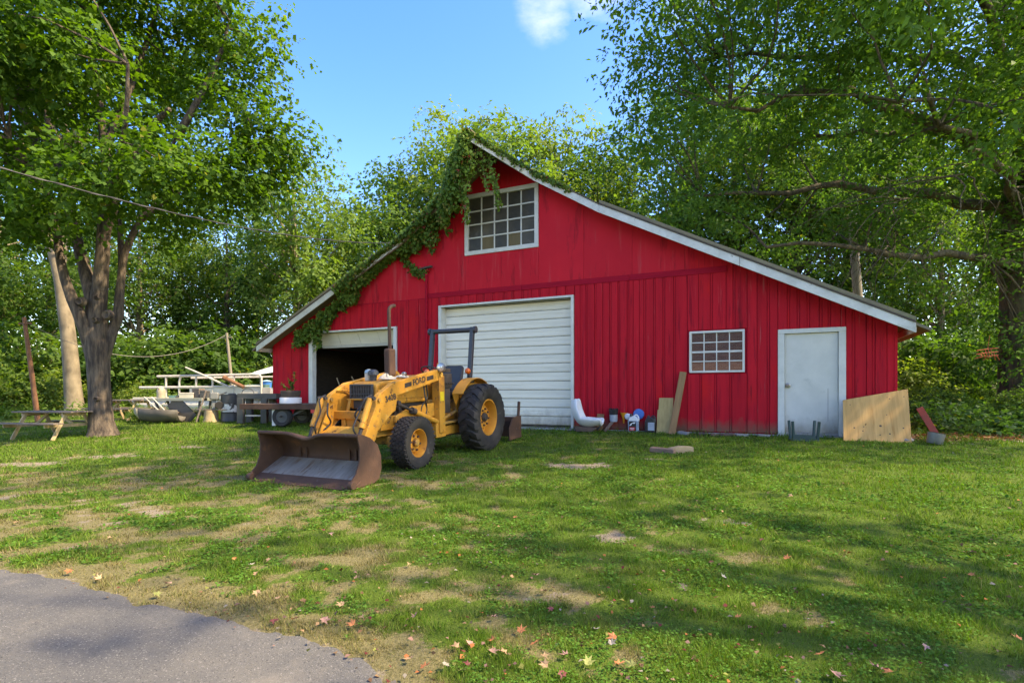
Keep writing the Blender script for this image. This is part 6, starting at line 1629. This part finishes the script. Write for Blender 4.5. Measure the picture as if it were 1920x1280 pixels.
LIGHT = ((0.105, 0.150, 0.030), (0.225, 0.265, 0.065)); MIDT = ((0.066, 0.112, 0.022), (0.155, 0.205, 0.042)); DARKT = ((0.040, 0.080, 0.018), (0.105, 0.158, 0.034)); YEL = ((0.125, 0.155, 0.028), (0.270, 0.275, 0.062))
KINDS = [wood_kind(1, 15, 4.3, .16, MIDT, 'bark_dark'), wood_kind(2, 15, 3.7, .22, LIGHT, 'bark_pale', lean=0.6), wood_kind(3, 16, 4.6, .12, DARKT, 'bark_dark'), wood_kind(4, 17, 4.0, .30, YEL, 'bark_dark', lean=-0.5), wood_kind(5, 14, 5.0, .10, MIDT, 'bark_pale', ncl=54)]
WOOD = [(-150, 29, 14, 0, 'mid-green woodland tree at the far left edge behind the maple'), (0, 31, 13, 4, 'bushy tree behind the rust brown pole at left edge'), (95, 37, 18, 2, 'tall dark tree seen between the pole and the pale trunk'), (262, 31, 12.5, 4, 'broad green tree right of the forked maple trunk'),
        (330, 36, 14, 3, 'yellow-green tree below the right side of the maple crown'), (425, 33, 12, 2, 'dark tree standing behind the white pontoon boat'), (480, 40, 16, 0, 'mid-green tree between maple crown and pale green tree'), (560, 31, 15.2, 1, 'large pale green tree rising left of the barn roof'),
        (640, 35, 13.6, 3, 'yellow-green tree just right of the large pale green tree'), (705, 33, 11.5, 2, 'dark low tree behind the left barn roof'), (748, 38, 16.5, 0, 'mid-green tree above the left slope of the barn'), (822, 37, 18.5, 1, 'pale tree left of the barn peak'),
        (888, 39, 21.5, 3, 'tallest yellowish tree right behind the barn peak'), (968, 37, 19.6, 1, 'pale tree just right of the barn peak'), (1040, 38, 20.0, 3, 'yellowish tree above the upper right roof slope'), (1112, 36, 17.6, 0, 'mid-green tree left of the oak crown edge'),
        (1195, 34, 15.5, 1, 'pale green tree behind the lowest left oak leaves'), (1290, 36, 22, 2, 'dark tree behind the oak above the roof middle'), (1390, 34, 21, 3, 'sunlit yellow-green tree showing through the oak limbs'), (1490, 33, 20, 0, 'mid-green tree left of the capped grey pole'),
        (1590, 35, 22, 2, 'dark tree directly behind the capped grey pole'), (1680, 31, 18, 3, 'yellow-green tree above the right eave of the barn'), (1765, 25, 10.5, 4, 'bushy tree right behind the barn corner'), (1850, 31, 19, 2, 'dark tree behind the oak trunk'), (1960, 27, 13, 3, 'sunlit tree at the far right edge')]
rw = random.Random(9)
KINDS.append(wood_kind(6, 14.5, 4.8, .30, MIDT, 'bark_dark', ncl=46, n_per=46, flat=1.0, leaf=0.20)); WOOD2 = [(9.8, 0.6, 14.5, 5, 'open-crowned tree beyond the right edge of the view shading the front lawn')]
for (px, Y, H, k, lab) in WOOD + WOOD2:
    x, y = P(px, Y) if abs(px) > 25 or px == 0 else (px, Y); t = thing('woodland_tree', lab, 'tree', (x, y, G(x, y) - 0.1), rw.uniform(0, 6.28), 'woodland trees behind the barn')
    s_ = H / (15, 15, 16, 17, 14, 14.5)[k]; w_ = s_ * rw.uniform(0.92, 1.12); t.scale = (w_, w_, s_)
    a = link(bpy.data.objects.new('trunk', KINDS[k][0]), t); b = link(bpy.data.objects.new('crown', KINDS[k][1]), t); tag(b, kind='stuff')


# shrubs
def shrub_kind(seed, tones, n_per=190, leaf=0.15, wide=1.0):
    rg = np.random.default_rng(seed); cl_ = ell_points(rg, 20, (0, 0, 1.25), (1.25 * wide, 1.2 * wide, 1.15), 0.2, lambda q: 0.2, 0.35); m = MB()
    for q in cl_: limb(m, (rg.uniform(-.12, .12), rg.uniform(-.12, .12), -0.1), q, 0.022, 0.006, rg, -0.02, 5, 5)
    v, c = clump_leaves(rg, cl_, rg.uniform(0.4, 0.7, len(cl_)), n_per, leaf, *tones)
    return m.mesh('shrub_stems', MAT['bark_dark'], sharp=60), np_mesh('shrub_leaves', v, 4, MAT['leaf'], c)


SK = [shrub_kind(31, MIDT), shrub_kind(32, LIGHT, wide=1.15), shrub_kind(33, DARKT), shrub_kind(34, YEL, wide=0.9)]
SHR = [(-70, 24, 1.6, 2, 'dark shrub at the extreme left edge of the lawn'), (5, 22.5, 1.1, 1, 'light green shrub left of the rust brown pole'), (55, 25, 1.7, 0, 'mid-green shrub behind the rust brown pole'), (95, 23, 0.8, 3, 'low yellow-green shrub above the picnic table'), (175, 27, 1.6, 0, 'tall shrub between the pale and dark trunks'),
       (235, 26, 1.5, 2, 'dark shrub just right of the forked trunk'), (255, 22.5, 0.55, 3, 'low sunlit yellow shrub behind the second picnic table'), (300, 25.5, 1.6, 0, 'mid-green shrub behind the upright log section'), (290, 22.5, 0.5, 1, 'low pale shrub left of the upright log'), (350, 26.5, 1.7, 2, 'dark tall shrub above the boat railing, left part'),
       (400, 28, 1.8, 2, 'dark shrub above the middle of the boat railing'), (455, 28, 1.2, 1, 'light green shrub right of the thin grey pole'), (510, 33, 1.9, 0, 'shrub behind the tarp canopy at the barn corner'), (400, 18.9, 0.22, 0, 'tiny green bush between stump and barrel'), (475, 17.9, 0.27, 3, 'small yellow-green bush under the steel frame'), (262, 18.3, 0.26, 1, 'small bright bush beside the dark hull bow'),
       (1735, 17.5, 0.45, 1, 'light green shrub right behind the barn corner'), (1790, 16.0, 0.38, 0, 'mid-green shrub behind the metal pot'), (1850, 19.0, 0.5, 2, 'dark shrub left of the oak base'), (1905, 13.6, 0.42, 0, 'green shrub before the oak base at right edge'), (1765, 20.5, 1.5, 2, 'dark shrub deep in the shade right of the barn'), (1830, 22.5, 1.7, 2, 'largest dark shrub in the shade left of the oak trunk'), (1960, 17.5, 0.8, 0, 'shrub at the right edge behind the oak'), (1700, 19.5, 0.8, 3, 'sunlit yellow shrub touching the right barn wall')]
for (px, Y, s_, k, lab) in SHR:
    x, y = P(px, Y); t = thing('shrub', lab, 'shrub', (x, y, G(x, y) - 0.03), rw.uniform(0, 6.28), 'shrubs at the wood edge'); t.scale = (s_ * rw.uniform(.95, 1.2), s_ * rw.uniform(.95, 1.2), s_)
    link(bpy.data.objects.new('stems', SK[k][0]), t); b = link(bpy.data.objects.new('foliage', SK[k][1]), t); tag(b, kind='stuff')

# far wood behind everything, one mass
rg = np.random.default_rng(55)
n = 330; fx = rg.uniform(-75, 75, n); fy = 50 + rg.uniform(0, 9, n) - 0.004 * fx ** 2; fz = 0.5 + rg.uniform(0, 1, n) ** 0.9 * (11 + 3 * np.sin(fx * 0.21) + 2 * np.sin(fx * 0.55))
v, c = clump_leaves(rg, np.stack([fx, fy, fz], 1), rg.uniform(1.6, 2.8, n), 190, 0.42, *MIDT)
# and the same at both flanks
n = 150; fx2 = np.where(rg.uniform(0, 1, n) < .5, -1, 1) * rg.uniform(42, 50, n); fy2 = rg.uniform(6, 48, n); fz2 = 0.5 + rg.uniform(0, 1, n) * 11
v2, c2 = clump_leaves(rg, np.stack([fx2, fy2, fz2], 1), rg.uniform(1.6, 2.8, n), 170, 0.42, *DARKT)
o = np_obj('distant_wood', np_mesh('distant_wood', np.concatenate([v, v2]), 4, MAT['leaf'], np.concatenate([c, c2]))); tag(o, 'hazy mass of distant woodland behind the trees', 'woodland', kind='stuff')

# undergrowth right of the barn
n = 520; ux = rg.uniform(7.6, 20, n); uy = rg.uniform(10.8, 20, n)
lx = (ux - BARN[0]) * EX + (uy - BARN[1]) * EY
k = (lx > 18.6 + 0.35 * np.clip(12.5 - uy, 0, 3)) & (ux / uy > 0.765) & (uy > 10.7 + 0.10 * (ux - 8)); ux, uy = ux[k], uy[k]
uz = hgt(ux, uy) + 0.12 + rg.uniform(0, 0.32, len(ux)) * sstep(10.8, 13.5, uy)
v, c = clump_leaves(rg, np.stack([ux, uy, uz], 1), rg.uniform(0.25, 0.45, len(ux)), 84, 0.12, (0.045, 0.095, 0.025), (0.105, 0.165, 0.05), aspect=0.75, up=1.4, flat=0.6)
o = np_obj('undergrowth', np_mesh('undergrowth', v, 4, MAT['leaf'], c)); tag(o, 'low leafy undergrowth covering the ground right of the barn', 'undergrowth', kind='stuff')
# tall weeds at the far edge of the left lawn
n = 260; wx = rg.uniform(-24, -8.5, n); wy = 20.5 + rg.uniform(0, 4.5, n); k = ((wx - BARN[0]) * EX + (wy - BARN[1]) * EY) < -0.8; wx, wy = wx[k], wy[k]
v, c = clump_leaves(rg, np.stack([wx, wy, hgt(wx, wy) + rg.uniform(0.05, 0.45, len(wx))], 1), rg.uniform(0.25, 0.5, len(wx)), 56, 0.15, (0.09, 0.14, 0.025), (0.20, 0.24, 0.05), aspect=0.4, up=0.5)
o = np_obj('weeds', np_mesh('weeds', v, 4, MAT['leaf'], c)); tag(o, 'bright tall weeds along the far edge of the left lawn', 'weeds', kind='stuff')

# ------------------------------------------------------------------ grass, clover, leaf litter
rg = np.random.default_rng(77)
NG = 760000
r_ = 1.7 * (26 / 1.7) ** rg.uniform(0, 1, NG) ** 0.92; th = rg.uniform(-1.0, 1.0, NG)
gx_, gy_ = r_ * np.sin(th), r_ * np.cos(th)
so, dr = cover(gx_, gy_); tuft = fbm(gx_ * 7, gy_ * 7, 41, 3)
lx = (gx_ - BARN[0]) * EX + (gy_ - BARN[1]) * EY; dfr = dist_front(gx_, gy_)
inside = (lx > -0.1) & (lx < W + 0.1) & (dfr < 0.08)
e_ = drive_edge(gx_)
pr = (1 - 0.86 * so) * (0.45 + 0.75 * sstep(0.35, 0.62, tuft)) * (1 - 0.15 * dr)
k = (rg.uniform(0, 1, NG) < pr) & ~inside & (gy_ > e_ - 0.05 * rg.uniform(0, 1, NG) ** 2)
gx_, gy_, r_, so, dr, tuft, dfr = gx_[k], gy_[k], r_[k], so[k], dr[k], tuft[k], dfr[k]; n = len(gx_)
gz_ = hgt(gx_, gy_) - 0.004
hh = rg.uniform(0.016, 0.048, n) * (0.65 + 0.9 * sstep(0.4, 0.75, tuft)) * (1 - 0.35 * dr) * np.clip(0.9 + r_ * 0.035, 1, 1.7)
hh = hh * (1 + 1.1 * np.exp(-np.abs(dfr - 0.12) / 0.15))
ww = 0.0034 * np.clip(r_ / 3.2, 0.9, 5.0) * rg.uniform(0.7, 1.4, n)
an = rg.uniform(0, 6.283, n); ln = rg.uniform(0.1, 1.15, n)
b = np.stack([gx_, gy_, gz_], 1); sd = np.stack([np.cos(an), np.sin(an), 0 * an], 1) * ww[:, None] * 0.5
la = an + rg.uniform(0.6, 2.5, n); tip = b + np.stack([np.cos(la) * ln * hh, np.sin(la) * ln * hh, hh], 1)
v = np.stack([b - sd, b + sd, tip], 1).reshape(-1, 3)
mixd = np.clip(dr * 0.85 + rg.normal(0, 0.22, n) + 0.10, 0, 1)[:, None]; u1 = rg.uniform(0, 1, n)[:, None]
gt = np.array([[0.066, 0.165, 0.014]]) * (1 - u1) + np.array([[0.158, 0.290, 0.030]]) * u1
dt = np.array([[0.17, 0.14, 0.055]]) * (1 - u1) + np.array([[0.34, 0.27, 0.13]]) * u1
tone = (gt * (1 - mixd) + dt * mixd) * rg.uniform(0.5, 1.25, (n, 1))
o = np_obj('grass', np_mesh('grass', v, 3, MAT['grass_blade'], np.repeat(tone, 3, 0))); tag(o, 'short patchy lawn grass in front of the barn', 'grass', kind='stuff')
print('blades', n)
# clover and broad weeds
n = 130000; r_ = 1.8 * (14 / 1.8) ** rg.uniform(0, 1, n) ** 0.9; th = rg.uniform(-0.95, 1.0, n); cx_, cy_ = r_ * np.sin(th), r_ * np.cos(th)
so, dr = cover(cx_, cy_); pt = fbm(cx_ * 2.2, cy_ * 2.2, 61, 3) + 0.06 * sstep(-1, 3, cx_)
k = (pt > 0.515) & (so < 0.3) & (dr < 0.6) & (cy_ > drive_edge(cx_) + 0.04) & (dist_front(cx_, cy_) > 0.3); cx_, cy_, r_ = cx_[k], cy_[k], r_[k]; n = len(cx_)
sz = rg.uniform(0.008, 0.021, n) * np.clip(r_ / 3.0, 0.85, 2.2)
pos = np.stack([cx_, cy_, hgt(cx_, cy_) + rg.uniform(0.008, 0.034, n)], 1)
nr = unit(np.array([[0, 0, 1.2]]) + rg.normal(0, 0.35, (n, 3))); ax = rg.normal(0, 1, (n, 3)) * np.array([1, 1, 0.25])
u1 = rg.uniform(0, 1, n)[:, None]; tone = np.array([[0.040, 0.120, 0.014]]) * (1 - u1) + np.array([[0.118, 0.250, 0.042]]) * u1
v, c = leaves(pos, ax, nr, sz, sz * 0.85, tone, 0.1, 0.05)
o = np_obj('clover', np_mesh('clover', v, 4, MAT['grass_blade'], c)); tag(o, 'patches of clover and broad-leaved weeds in the lawn', 'clover', kind='stuff')
print('clover', n)


# fallen leaves: lobed and curled, the larger ones as single things
def leaf_shape(seed, oak_like=False):
    q = random.Random(seed); pts = []
    tips = [(0, 1.0), (52, 0.86), (104, 0.62), (150, 0.42), (210, 0.42), (256, 0.62), (308, 0.86)]
    for i, (a, r__) in enumerate(tips):
        pts.append((a, r__ * q.uniform(.85, 1.1))); b = tips[(i + 1) % 7][0] + (360 if i == 6 else 0); pts.append(((a + b) / 2, 0.42 * q.uniform(.8, 1.1)))
    cu = q.uniform(0.3, 0.9); cv = q.uniform(-0.5, 0.6)
    V_ = [(0, 0, 0)]
    for a, r__ in pts:
        x, y = r__ * math.sin(R(a)) * (0.55 if oak_like else 0.9), r__ * math.cos(R(a)); V_.append((x, y, cu * (x * x) + cv * y * y + q.uniform(-.04, .04)))
    n_ = len(pts); V_ = [(x, y, z) for x, y, z in V_] + [(x, y, z - 0.015) for x, y, z in V_]
    F_ = [(0, 1 + i, 1 + (i + 1) % n_) for i in range(n_)]
    V_ = V_[:n_ + 1]; V_.append((0.02, -0.95, 0.05)); V_.append((-0.02, -0.95, 0.05)); F_.append((0, n_ + 1, n_ + 2))
    return V_, F_


LC = {'tan': (0.42, 0.26, 0.135), 'orange': (0.46, 0.165, 0.055), 'dark red': (0.20, 0.045, 0.04), 'pinkish': (0.38, 0.21, 0.16), 'pale grey': (0.38, 0.33, 0.26), 'yellow green': (0.26, 0.28, 0.07), 'brown': (0.24, 0.13, 0.07)}
LM = {}
for cn, cv_ in LC.items():
    mt = mk('fallen_' + cn.replace(' ', '_'), cv_, tuple(x * 0.62 for x in cv_), 1.6, 0.7, rvar=0.25)
    for sdn in range(2):
        V_, F_ = leaf_shape(len(LM) + 3, cn in ('brown', 'orange') and sdn == 1); mbq = MB().add(V_, F_); LM[(cn, sdn)] = mbq.mesh('fallen_leaf', mt)
# pixel spots of the leaves that show in the photograph, as places on the lawn
FL = [(504, 1056, 'tan'), (185, 1092, 'tan'), (130, 1078, 'orange'), (293, 1122, 'yellow green'), (316, 1101, 'pinkish'), (334, 1096, 'pale grey'), (387, 1044, 'orange'), (360, 1050, 'tan'), (440, 1054, 'orange'), (470, 1066, 'pale grey'), (480, 1083, 'tan'), (515, 1172, 'dark red'),
      (482, 1118, 'tan'), (606, 999, 'dark red'), (619, 1006, 'pinkish'), (667, 1092, 'pinkish'), (677, 1166, 'tan'), (608, 1172, 'pinkish'), (660, 1180, 'orange'), (640, 1142, 'tan'), (745, 1164, 'yellow green'), (777, 1165, 'pinkish'), (976, 1192, 'orange'), (925, 1166, 'pinkish'), (922, 1210, 'orange'), (1000, 1218, 'orange'), (1018, 1240, 'tan'), (1060, 1238, 'pinkish'),
      (1022, 1258, 'tan'), (1114, 1190, 'pale grey'), (1150, 1205, 'orange'), (1146, 1216, 'pale grey'), (1102, 1254, 'yellow green'), (1184, 1258, 'yellow green'), (1160, 1256, 'orange'), (1055, 1274, 'dark red'), (855, 1222, 'tan'), (880, 1216, 'pinkish'), (876, 1256, 'dark red'), (923, 1232, 'pinkish'), (945, 1234, 'tan'), (835, 1258, 'pale grey'), (795, 1262, 'orange'), (770, 1246, 'tan'), (866, 1270, 'yellow green'),
      (1225, 1148, 'orange'), (1020, 1116, 'tan'), (1002, 1086, 'pinkish'), (1034, 1150, 'dark red'), (807, 1066, 'tan'), (767, 1064, 'tan'), (965, 975, 'orange'), (1160, 985, 'dark red'), (1168, 1005, 'orange'), (835, 1018, 'pinkish'), (1358, 1090, 'pale grey'), (1410, 1085, 'brown'), (1334, 1060, 'dark red'), (1474, 1053, 'orange'), (1656, 1056, 'brown'), (1820, 1085, 'orange'), (1845, 1043, 'brown'), (1826, 1042, 'pinkish'), (1889, 1050, 'orange'), (1809, 1143, 'brown'),
      (1540, 1236, 'orange'), (1736, 1222, 'pinkish'), (1645, 1264, 'pinkish'), (1668, 1272, 'orange'), (1383, 1166, 'orange'), (1870, 1230, 'brown'), (1567, 1276, 'pinkish'), (1910, 1208, 'orange'), (1444, 982, 'orange'), (1483, 935, 'tan'), (1757, 970, 'orange'), (1766, 927, 'brown'), (1524, 1088, 'brown'), (1430, 1017, 'dark red'), (1890, 925, 'brown'), (70, 1052, 'dark red'), (30, 985, 'tan'), (205, 1014, 'tan'), (520, 1131, 'tan')]
FLN = {}
zone = lambda px, py: ('in the front right grass' if px > 1250 else 'in the front middle grass' if px > 720 else 'along the driveway edge') if py > 1080 else ('in the grass before the white door' if px > 1250 else 'in the grass before the garage door' if px > 720 else 'in the dry grass before the bucket')
for i, (px, py, cn) in enumerate(FL):
    Y = CAM_H / ((py - 737) / 1000); x = (px - 960) / 1000 * Y
    for _ in range(2): Y = (CAM_H - G(x, Y)) / ((py - 737) / 1000); x = (px - 960) / 1000 * Y
    o = bpy.data.objects.new('fallen_leaf', LM[(cn, i % 2)]); link(o); s_ = rw.uniform(0.031, 0.048); o.scale = (s_, s_, s_)
    o.location = (x, Y, G(x, Y) + 0.032); o.rotation_euler = (rw.uniform(-.45, .45), rw.uniform(-.45, .45), rw.uniform(0, 6.28))
    tag(o, None, 'leaf', '%s fallen leaves %s' % (cn, zone(px, py))); FLN.setdefault((cn, zone(px, py)), []).append((px, o))
ORD = ('leftmost', 'second from left', 'third from left', 'fourth from left', 'fifth from left', 'sixth from left', 'seventh from left', 'eighth from left', 'ninth from left', 'tenth from left')
for (cn, zn), lst in FLN.items():
    for i, (px, o) in enumerate(sorted(lst, key=lambda q_: q_[0])):
        o['label'] = '%s fallen leaf %s' % (cn, zn) + (', ' + ORD[i] if len(lst) > 1 else '')
# the countless small ones
n = 3200; r_ = 2.0 * (15 / 2.0) ** rg.uniform(0, 1, n); th = rg.uniform(-0.95, 0.98, n); cx_, cy_ = r_ * np.sin(th), r_ * np.cos(th)
k = (cy_ > drive_edge(cx_) - 0.15) & (dist_front(cx_, cy_) > 0.3) & (fbm(cx_ * 0.9, cy_ * 0.9, 88) + 0.3 * rg.uniform(0, 1, n) > 0.58); cx_, cy_ = cx_[k], cy_[k]; n = len(cx_)
cols = np.array(list(LC.values()))[rg.integers(0, 7, n)] * rg.uniform(0.35, 0.85, (n, 1)); sz = rg.uniform(0.010, 0.028, n)
v, c = leaves(np.stack([cx_, cy_, hgt(cx_, cy_) + 0.025], 1), rg.normal(0, 1, (n, 3)) * np.array([1, 1, .3]), unit(np.array([[0, 0, 1.0]]) + rg.normal(0, .35, (n, 3))), sz * 1.3, sz, cols, 0.3, -0.1)
# leaf litter under the shrubs at right
n = 2600; ux = rg.uniform(7.8, 16, n); uy = 10.0 + rg.uniform(0, 1.5, n) + 0.08 * (ux - 8); cols2 = np.array([LC['brown'], LC['tan'], LC['orange']])[rg.integers(0, 3, n)] * rg.uniform(.4, .9, (n, 1)); sz = rg.uniform(0.03, 0.06, n)
v2, c2 = leaves(np.stack([ux, uy, hgt(ux, uy) + 0.02], 1), rg.normal(0, 1, (n, 3)) * np.array([1, 1, .3]), unit(np.array([[0, 0, 1.0]]) + rg.normal(0, .4, (n, 3))), sz * 1.3, sz, cols2, 0.3, -0.1)
o = np_obj('leaf_litter', np_mesh('leaf_litter', np.concatenate([v, v2]), 4, MAT['dry_leaf'], np.concatenate([c, c2]))); tag(o, 'small withered leaves scattered through the lawn', 'leaves', kind='stuff')
